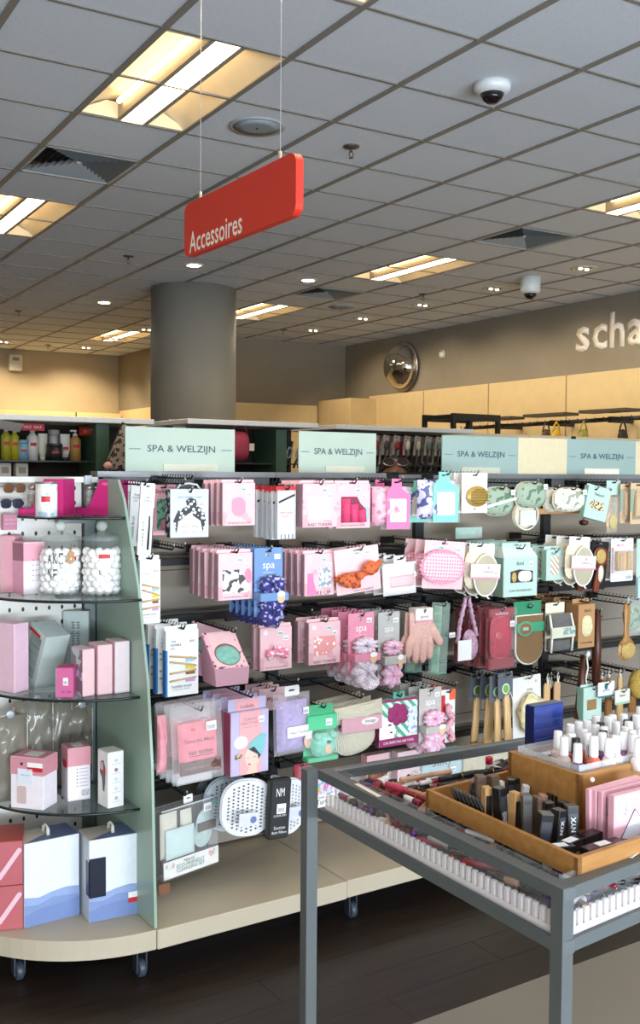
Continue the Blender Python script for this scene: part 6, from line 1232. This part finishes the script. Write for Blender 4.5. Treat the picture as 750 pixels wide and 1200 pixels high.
# small cosmetic boxes in the tray
CB = {'b': mat('17181b', .3, coat=.3), 'g': mat('4a4744', .35), 'br': mat('6a5648', .45), 'tan': mat('c79a63', .5), 'w': mat('dedede', .4), 'pk': mat('cf9f86', .4)}
def ubox(px, yt, c, w, d, H, yaw, tl, nm, z=TFL, lb=None, txt=None, lab=False):
    H *= .84; p = atz(px, yt, z+H); t = thing('cosmetic_box', lb or '', 'cosmetic box', (p.x, p.y, z+.001), (tl*.6, tl, yaw), 'cosmetic boxes in the wooden tray')
    bx('box', -w/2, w/2, -d/2, d/2, 0, H, CB[c], t, .001); bx('lid_fold', -w/2+.001, w/2-.001, -d/2+.001, d/2-.001, H, H+.0006, mat('5c5854', .4) if c in 'bg' else CB[c], t)
    bx('printed_panel', -w*.4, w*.4, -d/2-.0006, -d/2, H*.1, H*.8, mat({'b': '3b4048', 'g': '5d5b5a', 'br': '7c6858', 'tan': '2b2622', 'w': 'c9c9cc', 'pk': 'b98a74'}[c], .3), t)
    if txt: text(txt, WHITE, t, 0, H*.5, H*.42, y=-d/2-.0012, rot=(PI/2, -PI/2, 0), bold=.02)
    if lab: bx('white_label', -w*.3, w*.3, -d/2-.0014, -d/2-.0008, H*.12, H*.42, STICK, t)
    return t
UB = [(562, 909, 'br', .02, .02, .1, 'tall brown-grey cosmetic box standing leftmost in tray'), (578, 909, 'br', .022, .02, .09, 'brown cosmetic box second from left at the back'), (571, 923, 'tan', .016, .022, .09, 'tan edged cosmetic box leaning near the tray left end'),
      (588, 923, 'b', .022, .022, .1, 'black cosmetic box with barcode label near tray left board'), (603, 929, 'tan', .016, .022, .095, 'tan leaning cosmetic box in the middle of tray'), (617, 932, 'g', .02, .022, .1, 'dark grey upright cosmetic box in the middle of tray'),
      (628, 934, 'br', .012, .02, .09, 'narrow brown upright cosmetic box beside the dark grey one'), (635, 952, 'b', .026, .024, .085, 'black upright cosmetic box nearest the tray front board'), (651, 949, 'b', .024, .022, .08, 'black cosmetic box with white vertical letters, left of two'),
      (670, 944, 'b', .024, .022, .085, 'black cosmetic box with white vertical letters, right by the corner'), (596, 912, 'b', .016, .018, .075, 'small black cosmetic box at back beside the wooden box, left'), (606, 912, 'b', .016, .018, .075, 'small black cosmetic box at back beside the wooden box, right'),
      (622, 905, 'w', .016, .016, .07, 'silver white opened cosmetic box against the wooden box'), (640, 920, 'pk', .016, .018, .06, 'copper coloured folded cosmetic box near the wooden box'), (636, 931, 'pk', .024, .016, .06, 'copper topped dark cosmetic box in the middle group'),
      (646, 930, 'b', .02, .018, .065, 'black cosmetic box right of the copper topped one'), (656, 932, 'b', .018, .018, .065, 'black cosmetic box closest to the wooden box wall'), (640, 941, 'g', .022, .02, .06, 'dark grey short cosmetic box between black ones'),
      (613, 920, 'w', .014, .014, .07, 'pale blue white tube box in the middle of tray'), (596, 932, 'w', .01, .012, .06, 'narrow white cosmetic box between black and tan ones'), (625, 922, 'g', .02, .02, .06, 'grey short cosmetic box behind the copper group'), (553, 916, 'b', .016, .018, .08, 'slim black cosmetic box at far left back of the tray'), (587, 916, 'w', .012, .014, .07, 'slim silver tube box at the back between brown and black'), (611, 940, 'b', .018, .018, .08, 'black cosmetic box right behind the leaning tan one'), (649, 922, 'g', .018, .018, .055, 'grey cosmetic box touching the wooden box wall'), (661, 940, 'b', .018, .02, .06, 'short black cosmetic box behind the lettered pair'), (644, 940, 'b', .018, .02, .07, 'black cosmetic box behind the lettered pair, left')]
for k, (x, y, c, w, d, H, lb) in enumerate(UB): ubox(x, y, c, w, d, H, ang+random.uniform(-.5, .3), random.uniform(-.06, .1), 'x', lb=lb, txt='NYX' if k in (8, 9) else None, lab=(k == 3))
for k, (x, y, L) in enumerate(((668, 986, .075), (690, 978, .06), (655, 992, .06), (706, 990, .1))):
    p = atz(x, y, TFL+.02); t = thing('cosmetic_box', 'black cosmetic box lying flat at tray front, %s' % ['with white label, middle', 'against the wooden box corner', 'leftmost with tilted label', 'rightmost under a pink box'][k], 'cosmetic box', (p.x, p.y, TFL+.001), ang+[.15, .1, -.3, .0][k], 'cosmetic boxes in the wooden tray')
    bx('box', -L/2, L/2, -.012, .012, 0, .022, CB['b'], t, .001)
    if k != 1: bx('white_label', -.016, .016, -.009, .009, .0222, .0228, WHITE, t)
for k in range(7):
    p = atz(534+k*5, 932+k*2.2, TFL+.03); t = thing('compact_case', 'round black compact standing on edge at tray left end, %s' % ['first', 'second', 'third', 'fourth', 'fifth', 'sixth', 'seventh'][k]+' from left', 'compact', (p.x, p.y, TFL+.026), (PI/2-.4, 0, ang+1.0), 'black compacts in the tray')
    O('case', MB().lathe([(0, -.004), (.024, -.004), (.025, 0), (.024, .004), (0, .004)], 20), CB['b'], t); O('clear_lid', MB().lathe([(.021, .0045), (.018, .0052), (0, .0052)], 20), mat('c9cdd2', .1, .6), t)
# pink slabs
PS = mat('e7aebb', .5)
for k, (x, y) in enumerate(((692, 926), (699, 927), (706, 929), (720, 934))):
    Hh = .1; p = atz(x, y, TFL+Hh); t = thing('pink_palette_box', 'flat pink palette box standing in the tray, %s' % ['farthest left of four', 'second from the left', 'third, behind the front one', 'front one with pale diamond emblem'][k], 'box', (p.x, p.y, TFL+.001), (0, -.03+.01*k, ang), 'pink palette boxes')
    bx('box', 0, .15, 0, .016 if k == 3 else .011, 0, Hh, PS, t, .001)
    if k >= 2: bx('white_label', .012, .035 if k == 3 else .022, -.0008, 0, Hh*.5, Hh*.88, STICK if k == 2 else WHITE, t)
    if k == 3:
        patch('barcode', t, rrect(.026, .034, Hh*.56, Hh*.84, .0005, 1), STICK, -.0016); O('diamond_frame', MB().prism([(.02, 0.012), (.06, -.0+.002), (.1, .02), (.06, .066)], -.0012, -.0002), mat('4a4a55', .5), t); O('diamond_emblem', MB().prism([(.022, .013), (.06, .004), (.098, .021), (.06, .063)], -.0018, -.0012), mat('dde2f0', .5), t)
# makeup clutter
CM = [mat(c, .3) for c in ('17181a', '1d1c20', '2a2226', 'c43a5c', 'd9a98c', 'e8e4e0', '5a2f72', 'b9b4b8', 'c9824f', 'd8d0ca', '8a2030', '141518')]
rndc = random.Random(5); kinds = {}
KN_ = ['black makeup pencil', 'black makeup pencil', 'dark brown makeup pencil', 'hot pink lip pencil', 'nude makeup tube', 'white makeup tube', 'purple makeup tube', 'silver makeup tube', 'copper makeup tube', 'pale cream makeup tube', 'dark red lipstick tube', 'black makeup pencil']
def clutter(P, z, yaw, ci, L, r, tilt=0, own=None):
    key = (ci, round(L, 2), round(r, 3)); nm = 'lipstick' if ci == 10 else ('makeup_pencil' if ci in (0, 1, 2, 3, 11) else 'makeup_tube')
    t = thing(nm, own or KN_[ci]+' lying loose in the table clutter', 'makeup', (P.x, P.y, z), (0, tilt, yaw), None if own else 'makeup lying loose in the table bin')
    if key in kinds:
        for o in kinds[key]: c = o.copy(); COL.objects.link(c); c.parent = t
        return t
    X = Matrix.Rotation(PI/2, 4, 'Y'); l = [O('barrel', MB().lathe([(0, -L/2), (r*.9, -L/2), (r, -L/2+.003), (r, L*.1), (0, L*.1)], 10, M=X), CM[ci], t), O('cap', MB().lathe([(0, L*.1), (r*1.08, L*.1), (r*1.08, L/2-.003), (r*.7, L/2), (0, L/2)], 10, M=X), CM[(ci+5) % 12] if ci % 2 else CM[ci], t), O('ring', MB().lathe([(r*1.12, L*.09), (r*1.12, L*.11)], 10, M=X), mat('cdb27a', .25, .8), t)]
    kinds[key] = l; return t
sizes = [(.13, .005), (.1, .007), (.08, .009), (.06, .011), (.15, .006)]
LAB = (B_-A_).length
for k in range(150):                       # along the left side, under the rail
    u = (k+.5)/150*LAB*.90+.02; v = rndc.uniform(.05, .1) if k % 2 else rndc.uniform(.1, .2); P = A_+side*u+inn*v; L, r = rndc.choice(sizes)
    clutter(P, LZ+.014+rndc.uniform(0, .04)+(0 if k % 2 else .02), rndc.gauss(math.atan2(side.y, side.x), .5 if k % 2 else 1.2), rndc.randrange(12), L*.8, r, rndc.uniform(-.12, .12))
for k in range(120):                        # front right side
    u = .1+k/120*.5; v = rndc.uniform(.05, .12); P = B_+Cd*u+nf*v; L, r = rndc.choice([(.13, .005), (.1, .007), (.15, .006), (.08, .006)])
    clutter(P, LZ+.012+rndc.uniform(0, .05), ang+rndc.uniform(-.6, .6), rndc.randrange(12), L*.7, r, rndc.uniform(-.1, .1))
tl_ = atz(500, 927, .845)
for k in range(85):                        # back area between rail and tray
    P = A_+side*rndc.uniform(.05, .34)+Dd*rndc.uniform(.1, .62); L, r = rndc.choice(sizes)
    q = pr((P.x, P.y, .84)); 
    clutter(P, LZ+.02+rndc.uniform(0, .045), math.atan2(Dd.y, Dd.x)+rndc.uniform(-.5, .7), rndc.randrange(12), L, r, rndc.uniform(-.1, .1))
for px1, py1, px2, py2, ci, r, lb in ((453, 919, 499, 934, 3, .008, 'bright pink makeup tube at the back left of table bin'), (469, 914, 529, 904, 4, .006, 'long nude pencil lying just inside the back table rail'),
    (514, 914, 557, 906, 0, .008, 'thick black marker beside the white-tipped brush'), (557, 906, 590, 903, 0, .008, 'thick black marker touching the wooden tray back'), (492, 918, 513, 914, 5, .006, 'white tube with black tip in front of thick marker'),
    (475, 934, 492, 941, 5, .006, 'white stubby tube beside the pink one'), (473, 927, 500, 937, 10, .006, 'dark red tube left of the wooden tray'), (690, 1016, 726, 1004, 4, .008, 'shiny nude tube lying between tray and front rail'), (728, 1003, 760, 994, 9, .008, 'pale cream tube near right edge beside the tray front')):
    z = .862 if py1 < 990 else .872; a = atz(px1, py1, z); b = atz(px2, py2, z); clutter((a+b)/2, z, math.atan2(b.y-a.y, b.x-a.x), ci, (b-a).length, r, 0, lb)
p = atz(573, 902, .86); t = thing('lipstick', 'upright red capped lipstick by the tray back corner', 'makeup', (p.x, p.y, .86)); O('case', MB().lathe([(0, 0), (.009, 0), (.009, .015)], 12), CM[9], t); O('red_cap', MB().lathe([(.0095, .015), (.0095, .03), (.007, .033), (0, .033)], 12), mat('cf2347', .3), t)
for k, (x, y, s) in enumerate(((487, 905, .03), (580, 898, .03), (602, 892, .03), (740, 1002, .028))):
    p = atz(x, y, .872); t = thing('paper_tag', 'white paper tag on the makeup, %s' % ['behind the nude pencil', 'over red packet by tray', 'beside blue box foot', 'on cream tube at right edge'][k], 'tag', (p.x, p.y, .872), (.15, .1, .4+k)); bx('tag', -s/2, s/2, -s*.3, s*.3, 0, .0008, WHITE, t); bx('barcode', -s*.36, s*.36, -s*.2, s*.2, .0009, .0012, STICK, t)
t, w, h = sbox('label_strip', 'cream shelf label stuck on the left table rail', 'label', (415, 919), (442, 934), 0, .012, TZ+.0006, mat('ece4cf', .4), Hh=.001)
# ================================================================ BACK AISLE
YU = 4.9; ZU = 1.862
wt = mat('dcdbd6', .4)
def unit(lb, px0, px1, ztop, y, dark_=True, d=.55):
    a, b = aty(px0, 495, y), aty(px1, 495, y); t = thing('shelf_unit', lb, 'shelving', ((a.x+b.x)/2, y, 0)); w = b.x-a.x
    bx('top_board', -w/2, w/2, 0, d, ztop-.028, ztop, wt, t, .003); bx('back_panel', -w/2+.02, w/2-.02, d*.6, d*.62, .1, ztop-.03, mat('2c2620', .7), t)
    for s in (-1, 1): bx('post', s*(w/2-.03)-.012, s*(w/2-.03)+.012, d*.5, d*.56, .0, ztop-.03, dark, t)
    bx('shelf', -w/2+.03, w/2-.03, .08, d*.58, 1.636, 1.644, mat('3a3f3c', .2), t); bx('shelf', -w/2+.03, w/2-.03, .08, d*.58, 1.3, 1.31, mat('3a3f3c', .2), t); bx('base', -w/2+.01, w/2-.01, .02, d, .0, .16, deck, t); return t, w
u1, w1 = unit('white topped shelf unit at far left with bottles and sale card', -70, 181, ZU, YU)
u2, w2 = unit('white topped shelf unit behind first mint sign with red quilted bag', 220, 374, 1.873, YU); u3, w3 = unit('white topped rack of hair accessories behind the person', 395, 556, 1.872, YU)
dg_ = mat('3f5a48', .4)
for px, un in ((105, u1), (310, u2)): p_ = aty(px, 520, YU+.25); bx('green_divider', p_.x-un.location.x-.04, p_.x-un.location.x+.03, .05, .3, .17, ZU-.03, dg_, un)
zs = 1.6445
_sc = 1.12
def onb(x, lb, kind, c, H, R, cap='d8d8d4', red=True, y=YU+.16):
    H *= _sc; R *= _sc
    p_ = aty(x, 520, y); t = thing('toiletry_bottle', lb, 'bottle', (p_.x, y, zs), 0, 'bottles on the far left shelf')
    if kind == 'pump': O('body', MB().lathe([(0, 0), (R, 0), (R, H*.68), (R*.5, H*.78), (R*.4, H*.82)], 14), mat(c, .3), t); O('pump_head', MB().lathe([(R*.45, H*.8), (R*.45, H*.88), (R*.15, H*.89), (R*.15, H*.96), (0, H*.96)], 10), mat(cap, .4), t); bx('nozzle', -R*.9, R*.2, -R*.2, R*.2, H*.94, H, mat(cap, .4), t)
    elif kind == 'tube': O('body', MB().lathe([(R*.6, H*.1), (R*.95, H*.4), (R*1.0, H*.98), (R, H)], 14, ry=.55), mat(c, .4), t); O('cap', MB().lathe([(0, 0), (R*.6, 0), (R*.62, H*.12), (0, H*.12)], 12), mat(cap, .4), t)
    else: O('body', MB().lathe([(0, 0), (R, 0), (R, H*.78), (R*.8, H*.82)], 14), mat(c, .35), t); O('lid', MB().lathe([(0, H*.8), (R*1.02, H*.8), (R*1.02, H), (0, H)], 14), mat(cap, .4), t)
    if red: wraplabel(t, R+.001, -2.2, -1.2, H*.42, H*.52, RED)
    return t
onb(7, 'yellow pump bottle at far left shelf, leftmost', 'pump', 'a8a432', .155, .022); onb(17, 'yellow pump bottle second from left', 'pump', 'b3a928', .15, .02)
onb(27, 'small pale blue jar beside yellow bottles', 'jar', '7fa9bf', .09, .026, '7fa9bf'); onb(38, 'white pump bottle with red label beside blue jar', 'pump', 'dad9d4', .15, .026); onb(50, 'cream tube standing on its cap', 'tube', 'dfdccb', .12, .022, 'c9c6b4', False)
onb(63, 'white tub with two red labels behind a dark tub', 'jar', 'cfcdc8', .14, .026, 'b5b3ae', True, YU+.22); onb(64, 'dark round tub with red label in front', 'jar', '22252a', .075, .034, '2a2d32', True, YU+.12); onb(76, 'white tube with red label and black band', 'tube', 'e3e1da', .12, .024, '2b2c2e'); onb(88, 'amber pump bottle with white label, rightmost', 'pump', 'b38a4e', .14, .026)
p_ = aty(38, 498, YU+.1); t = thing('sale_card', 'red card with white lettering above the white pump bottle', 'sign', (p_.x, YU+.1, 1.79)); bx('card', -.06, .06, 0, .003, 0, .035, RED, t); text('SALE  SALE', WHITE, t, 0, .018, .09)
p_ = aty(10, 490, YU+.05); t = thing('price_leaflet', 'tilted white leaflet hanging at the far left shelf top', 'leaflet', (p_.x, YU+.05, 1.80), (.9, .15, 0)); bx('sheet', -.06, .06, 0, .002, -.02, .04, mat('b5ada2', .5), t)
for k, x in enumerate((6, 26)):
    p_ = aty(x, 545, YU+.12); t = thing('cream_box', 'small white carton on lower far left shelf, %s' % ['left', 'right'][k], 'box', (p_.x, YU+.12, 1.56)); bx('carton', -.03, .03, 0, .05, 0, .07, mat('cfcabf', .5), t, .002); bx('label', -.018, .018, -.001, 0, .02, .05, mat('8d8a84', .5), t)
p_ = aty(133, 520, YU-.1); t = thing('leopard_cushion', 'brown black leopard print pouch leaning diagonally left of first sign', 'pouch', (p_.x, YU-.12, 1.60), (0, .42, 0)); O('pouch', MB().pillow(-.06, .07, -.02, .23, .05, 0, nzs=.25, sq=5), mat('8a7a68', .8, kind='patches', c2='2b211c', sc=42), t); O('piping', MB().tube([(-.06, 0, -.02), (-.06, 0, .23), (.07, 0, .23), (.07, 0, -.02)], .004, 5), mat('2b211c', .7), t); O('pink_tassel', MB().ell((-.05, -.02, .0), (.022, .015, .018), nz=.4), mat('d99a94', .7), t)
p_ = aty(95, 498, YU+.12); t = thing('red_clutch', 'red flat purse lying on shelf behind the leopard pouch', 'bag', (p_.x+.06, YU+.12, 1.77)); O('purse', MB().pillow(-.06, .06, 0, .05, .06, .03), mat('9a2a1c', .5), t); bx('clasp', -.01, .02, -.01, -.004, .03, .036, mat('d8d4cc', .3, .6), t)
p_ = aty(139, 540, YU+.05); t = thing('cream_pouch', 'cream quilted pouch with gold zip beside leopard pouch', 'pouch', (p_.x+.01, YU-.02, 1.59)); O('pouch', MB().pillow(-.05, .05, 0, .12, .05), mat('b9ad95', .7), t); O('zip', MB().tube([(-.04, -.03, .06), (.03, -.03, .02)], .004), mat('b5913f', .3, .7), t)
p_ = aty(279, 520, YU+.05); t = thing('quilted_bag', 'dark pink quilted bag hanging right of the first mint sign', 'bag', (p_.x, YU+.04, 1.66)); O('bag_body', MB().oval(0, .075, .065, .08, .07, 0, pw=3.2), mat('b03a50', .6, kind='gingham', c2='9a2d44', sc=30, bump=.2), t); O('strap', MB().tube([(-.05, 0, .14), (-.02, 0, .2), (.03, 0, .2), (.05, 0, .14)], .006), mat('8a2036', .5), t); bx('paper_tag', .055, .085, -.02, -.018, .05, .09, mat('d8cfc0', .5), t)
for k in range(7):
    p_ = aty(322+k*5.5, 525, YU+.1+.02*(k % 2)); t = thing('hanging_belt', 'dark strap with pale buckle hanging left of second sign, %s' % ['first', 'second', 'third', 'fourth', 'fifth', 'sixth', 'seventh'][k], 'strap', (p_.x, p_.y, 1.62), (0, .25*(-1)**k*.6+.2, 0), 'straps with pale buckles')
    O('strap', MB().tube([(0, 0, 0), (.01, 0, .08), (0, 0, .16)], .008, 6, flat=.4), mat(['3a3634', '4a4a48', '2c3a3a'][k % 3], .6), t); O('buckle', MB().tube([(.0+.016*math.cos(a), -.006, .09+.03*math.sin(a)) for a in [2*PI*q/16 for q in range(16)]], .004, 5, closed=True), mat('a8a39a', .5), t)
for k in range(13):
    x = 438+k*6.2; row = k % 2; p_ = aty(x, 520, YU+.02+.1*row); t = thing('hair_accessory_card', 'hair accessory card in rack behind the person, %s' % ['first', 'second', 'third', 'fourth', 'fifth', 'sixth', 'seventh', 'eighth', 'ninth', 'tenth', 'eleventh', 'twelfth', 'thirteenth'][k]+' from left', 'beauty pack', (p_.x, p_.y, 1.70), (0, .15, .1), 'hair accessory cards behind the person')
    c_ = ['a02030', 'c9bfae', '3a3230', 'b5a694', '8f1e2e'][k % 5] if k < 9 else ['5a6a5c', '7d8a78'][k % 2]
    card(t, .05, .12, mat('8d8272' if k % 2 else 'a3988a', .6), hole=True); O('hair_clip', MB().oval(0, .06, .018, .03, .02, -.012), mat(c_, .5), t); O('ribbon', MB().tube([(0, -.006, .04), (.006, -.006, -.04), (-.004, -.006, -.1)], .009, 6, flat=.4), mat(c_ if k % 2 else '2c2626', .6), t)
for k in range(8):
    p_ = aty(455+k*8, 540, YU+.11); t = thing('hair_band_roll', 'small %s roll on the ledge beside the person, %s from left' % (['red', 'blue', 'pink', 'green'][k % 4], ['first', 'second', 'third', 'fourth', 'fifth', 'sixth', 'seventh', 'eighth'][k]), 'hair band', (p_.x, YU+.11, 1.6446), 0, 'hair band rolls on the ledge'); O('roll', MB().lathe([(.008, 0), (.018, 0), (.018, .014), (.008, .014)], 12), mat(['a8302c', '3a4a78', 'a8707c', '4a6a58'][k % 4], .6), t); O('core', MB().lathe([(.006, .0), (.006, .015)], 8), WHITE, t)
# cream header unit to the right
a, b = aty(512, 515, 5.3), aty(800, 515, 5.3); t = thing('cream_shelf_unit', 'long cream topped shelf unit behind the two right mint signs', 'shelving', ((a.x+b.x)/2, 5.3, 0)); w = b.x-a.x
zc = aty(600, 509, 5.3).z
for k in range(3): bx('header_board', -w/2+k*w/3+.002, -w/2+(k+1)*w/3-.002, 0, .04, 1.2, zc, mat('d9cdaf', .5), t)
bx('top_board', -w/2, w/2, .04, .5, zc-.03, zc-.004, mat('cfc4a8', .5), t); bx('base', -w/2, w/2, 0, .5, 0, .15, deck, t); bx('back_panel', -w/2, w/2, .2, .22, .15, zc-.03, cream, t)
bx('small_bracket', 0, .04, -.01, 0, zc-.02, zc, dark, t)
p_ = aty(208, 496, 5.2); t = thing('small_cream_sign', 'small cream sign back peeking beside the first mint sign', 'sign', (p_.x, 5.2, 1.45)); bx('board', -.05, .05, 0, .008, 0, p_.z-1.45+.02, mat('ddd2b4', .5), t); bx('stem', -.01, .01, 0, .008, -1.45, 0, metal, t); O('hole', MB().prism(ovalp(0, p_.z-1.45-.0, .004, .006, 8), -.001, 0), BLACK, t)
# rails along right wall
def onw(px, py, gx=7.75):
    d = ray(px, py); c, s = math.cos(-GA), math.sin(-GA); k = gx/(d.x*c-d.y*s); return CO+d*k
t = thing('clothes_rail', 'dark wall rail with hooks running along the right wall panels', 'rail', tuple(onw(545, 502)))
o0 = onw(545, 502); o1 = onw(790, 487)
O('rail', MB().tube([(0, 0, 0), tuple(o1-o0)], .022, 6), dark, t)
for k in range(26): q = (o1-o0)*(k+.5)/26; O('hook', MB().tube([tuple(q), tuple(q+Vector((-.1, 0, -.02))), tuple(q+Vector((-.12, 0, .02)))], .007, 4), dark, t)
for k in range(4): q = (o1-o0)*(.2+.27*k); bx('shelf_arm', q.x-.12, q.x+.1, q.y-.3, q.y+.3, q.z+.07, q.z+.1, mat('4a443c', .5), t); bx('wall_bracket', q.x, q.x+.35, q.y-.02, q.y+.02, q.z-.03, q.z+.03, dark, t)
for k, (x, c_) in enumerate(((652, 'd9b02c'), (684, 'a8a04a'), (730, '2a2420'), (640, '5a4a3a'))):
    p_ = onw(x, 503, 7.66); t = thing('hanging_bag', 'small %s thing hanging from the right wall rail' % ['yellow', 'olive', 'black handled', 'brown'][k], 'bag', (p_.x, p_.y, p_.z-.16), GA); O('bag', MB().oval(0, .08, .07, .08, .05, 0), mat(c_, .6), t); O('handle', MB().tube([(-.05, 0, .13), (-.03, 0, .2), (0, 0, .24), (.03, 0, .2), (.05, 0, .13)], .009, 6), mat(c_, .6), t)
# black metal rack frame
a, b = aty(533, 484, 6.9), aty(585, 486, 6.9); t = thing('metal_rack', 'dark metal rack frame standing before the cream wall panels', 'rack', ((a.x+b.x)/2, 6.9, 0)); w = b.x-a.x; zt = a.z
for x in (-w/2, -w*.14, w/2): bx('post', x-.018, x+.018, 0, .036, 0, zt-.06, dark, t)
for y in (0, .4): bx('top_bar', -w/2-.018, w/2+.018, y, y+.036, zt-.06, zt, dark, t)
for x in (-w/2, w/2): bx('side_bar', x-.018, x+.018, .036, .4, zt-.05, zt-.01, dark, t); bx('post', x-.018, x+.018, .4, .436, 0, zt-.06, dark, t)
# ================================================================ PERSON BEHIND THE RACK
hp_ = aty(462, 531, 4.38); PX, PY, HT = hp_.x, 4.38, hp_.z-.012
pt = thing('person', 'person with shaved dark hair behind the rack, sunglasses pushed up on head', 'person', (PX, PY, 0), -.56)
k = HT/1.74
J = {'pel': (0, 0, .95, .135, .1), 'wai': (0, 0, 1.12, .13, .095), 'che': (0, .0, 1.32, .16, .11), 'nb': (0, .01, 1.45, .075, .07), 'nk': (0, .005, 1.52, .055, .055)}
for s, c in ((-1, 'l'), (1, 'r')):
    J.update({c+'sh': (s*.17, .01, 1.42, .06, .06), c+'el': (s*.23, .03, 1.14, .042, .042), c+'wr': (s*.23, -.1, .92, .028, .03), c+'pm': (s*.225, -.14, .87, .036, .018), c+'hip': (s*.09, 0, .88, .088, .088), c+'kn': (s*.1, -.01, .5, .06, .06), c+'an': (s*.1, .02, .09, .038, .042), c+'to': (s*.11, -.13, .035, .036, .026)})
ED = [('pel', 'wai'), ('wai', 'che'), ('che', 'nb'), ('nb', 'nk')]
for c in 'lr':
    s = -1 if c == 'l' else 1; ED += [('che', c+'sh'), (c+'sh', c+'el'), (c+'el', c+'wr'), (c+'wr', c+'pm'), ('pel', c+'hip'), (c+'hip', c+'kn'), (c+'kn', c+'an'), (c+'an', c+'to')]
    for q, (dx, L) in enumerate(((-.028, .07), (-.01, .08), (.009, .074), (.026, .058))):
        J[c+'f%da' % q] = (s*.225+dx, -.155, .84, .0095, .0095); J[c+'f%db' % q] = (s*.225+dx*1.1, -.165, .84-L*.5, .0085, .0085); J[c+'f%dc' % q] = (s*.225+dx*1.1, -.155, .84-L, .007, .007); ED += [(c+'pm', c+'f%da' % q), (c+'f%da' % q, c+'f%db' % q), (c+'f%db' % q, c+'f%dc' % q)]
    J[c+'t1'] = (s*.19, -.16, .875, .011, .011); J[c+'t2'] = (s*.178, -.18, .845, .009, .009); ED += [(c+'wr', c+'t1'), (c+'t1', c+'t2')]
names = list(J); me = bpy.data.meshes.new('body'); me.from_pydata([(J[n][0]*k, J[n][1]*k, J[n][2]*k) for n in names], [(names.index(a), names.index(b)) for a, b in ED], []); 
body = bpy.data.objects.new('body', me); COL.objects.link(body); body.parent = pt; md = body.modifiers.new('skin', 'SKIN'); me.skin_vertices or None
for i, n in enumerate(names): me.skin_vertices[0].data[i].radius = (J[n][3]*k, J[n][4]*k)
me.skin_vertices[0].data[0].use_root = True; sd_ = body.modifiers.new('sub', 'SUBSURF'); sd_.levels = 1; sd_.render_levels = 1
skin = mat('84563f', .5, sc=30); me.materials.append(mat('2d3340', .8, kind='weave', c2='23272f', sc=90))
hz_ = (HT-.13)
hd = MB(); N_, M_ = 28, 20; vs = []; fs = []
for j in range(M_+1):
    tt = PI*j/M_
    for i in range(N_):
        a = 2*PI*i/N_; dx, dy, dz = math.sin(tt)*math.cos(a), math.sin(tt)*math.sin(a), math.cos(tt)
        rx, ry, rz = .076, .098, .118
        if dz < -.2: rx *= 1-.28*(-dz-.2); ry *= 1-.12*(-dz-.2)
        x, y, z = dx*rx, dy*ry, dz*rz
        if dy < 0:                          # face looks towards -y
            y -= .022*math.exp(-((x/.012)**2+((z+.022)/.02)**2)); y += .007*math.exp(-(((abs(x)-.03)/.014)**2+((z-.002)/.013)**2)); y -= .007*math.exp(-((x/.024)**2+((z+.062)/.008)**2)); y -= .004*math.exp(-((abs(x)-.03)/.02)**2-((z-.024)/.01)**2)
        vs.append((x, y, z))
for j in range(M_):
    for i in range(N_): a, b = j*N_+i, j*N_+(i+1) % N_; fs.append((a, a+N_, b+N_, b))
O('head', MB().add(vs, fs, True), skin, pt, loc=(0, -.01, hz_))
O('hair', MB().lathe([(.085*math.sin(t_), .124*math.cos(t_)) for t_ in [PI*.5*q/8 for q in range(9)]][::-1], 24, ry=1.27), mat('221a17', .95, kind='fluff', c2='171210', sc=160, bump=1), pt, loc=(0, .0, hz_+.008), rot=(-.62, 0, 0))
for s in (-1, 1):
    O('ear', MB().ell((s*.079, .006, -.01), (.009, .018, .03)), skin, pt, loc=(0, -.01, hz_)); ey = O('eye', MB().ell((s*.03, -.088, .002), (.013, .008, .006)), mat('e8e2da', .2), pt, loc=(0, -.01, hz_)); O('iris', MB().ell((s*.03, -.095, .002), (.005, .002, .005)), mat('2a1810', .1), ey)
    O('eyebrow', MB().tube([(s*.015, -.098, .022), (s*.03, -.098, .027), (s*.048, -.085, .022)], .003, 5), mat('1d1512', .9), pt, loc=(0, -.01, hz_))
O('mouth', MB().tube([(-.02, -.088, -.062), (0, -.099, -.06), (.02, -.088, -.062)], .004, 6), mat('5a2f2a', .5), pt, loc=(0, -.01, hz_))
sg = thing('sunglasses', 'dark sunglasses with silver frame pushed up on the person head', 'glasses', (PX-.53*.088, PY-.85*.088, HT-.036), (-.5, 0, -.56))
for s in (-1, 1):
    O('lens', MB().oval(s*.036, 0, .031, .022, .003, 0, 20, pw=2.6), mat('2a211e', .1), sg); O('frame', MB().tube([(s*.036+.032*math.cos(a), 0, .023*math.sin(a)) for a in [2*PI*q/20 for q in range(20)]], .0013, 5, closed=True), mat('8a807a', .35, .6), sg)
    O('arm', MB().tube([(s*.068, 0, .008), (s*.076, .03, .006), (s*.078, .1, -.012)], .002, 5), mat('6a4a3c', .3), sg)
O('bridge', MB().tube([(-.008, 0, .006), (0, -.003, .01), (.008, 0, .006)], .002, 5), mat('b5aca4', .25, .8), sg)
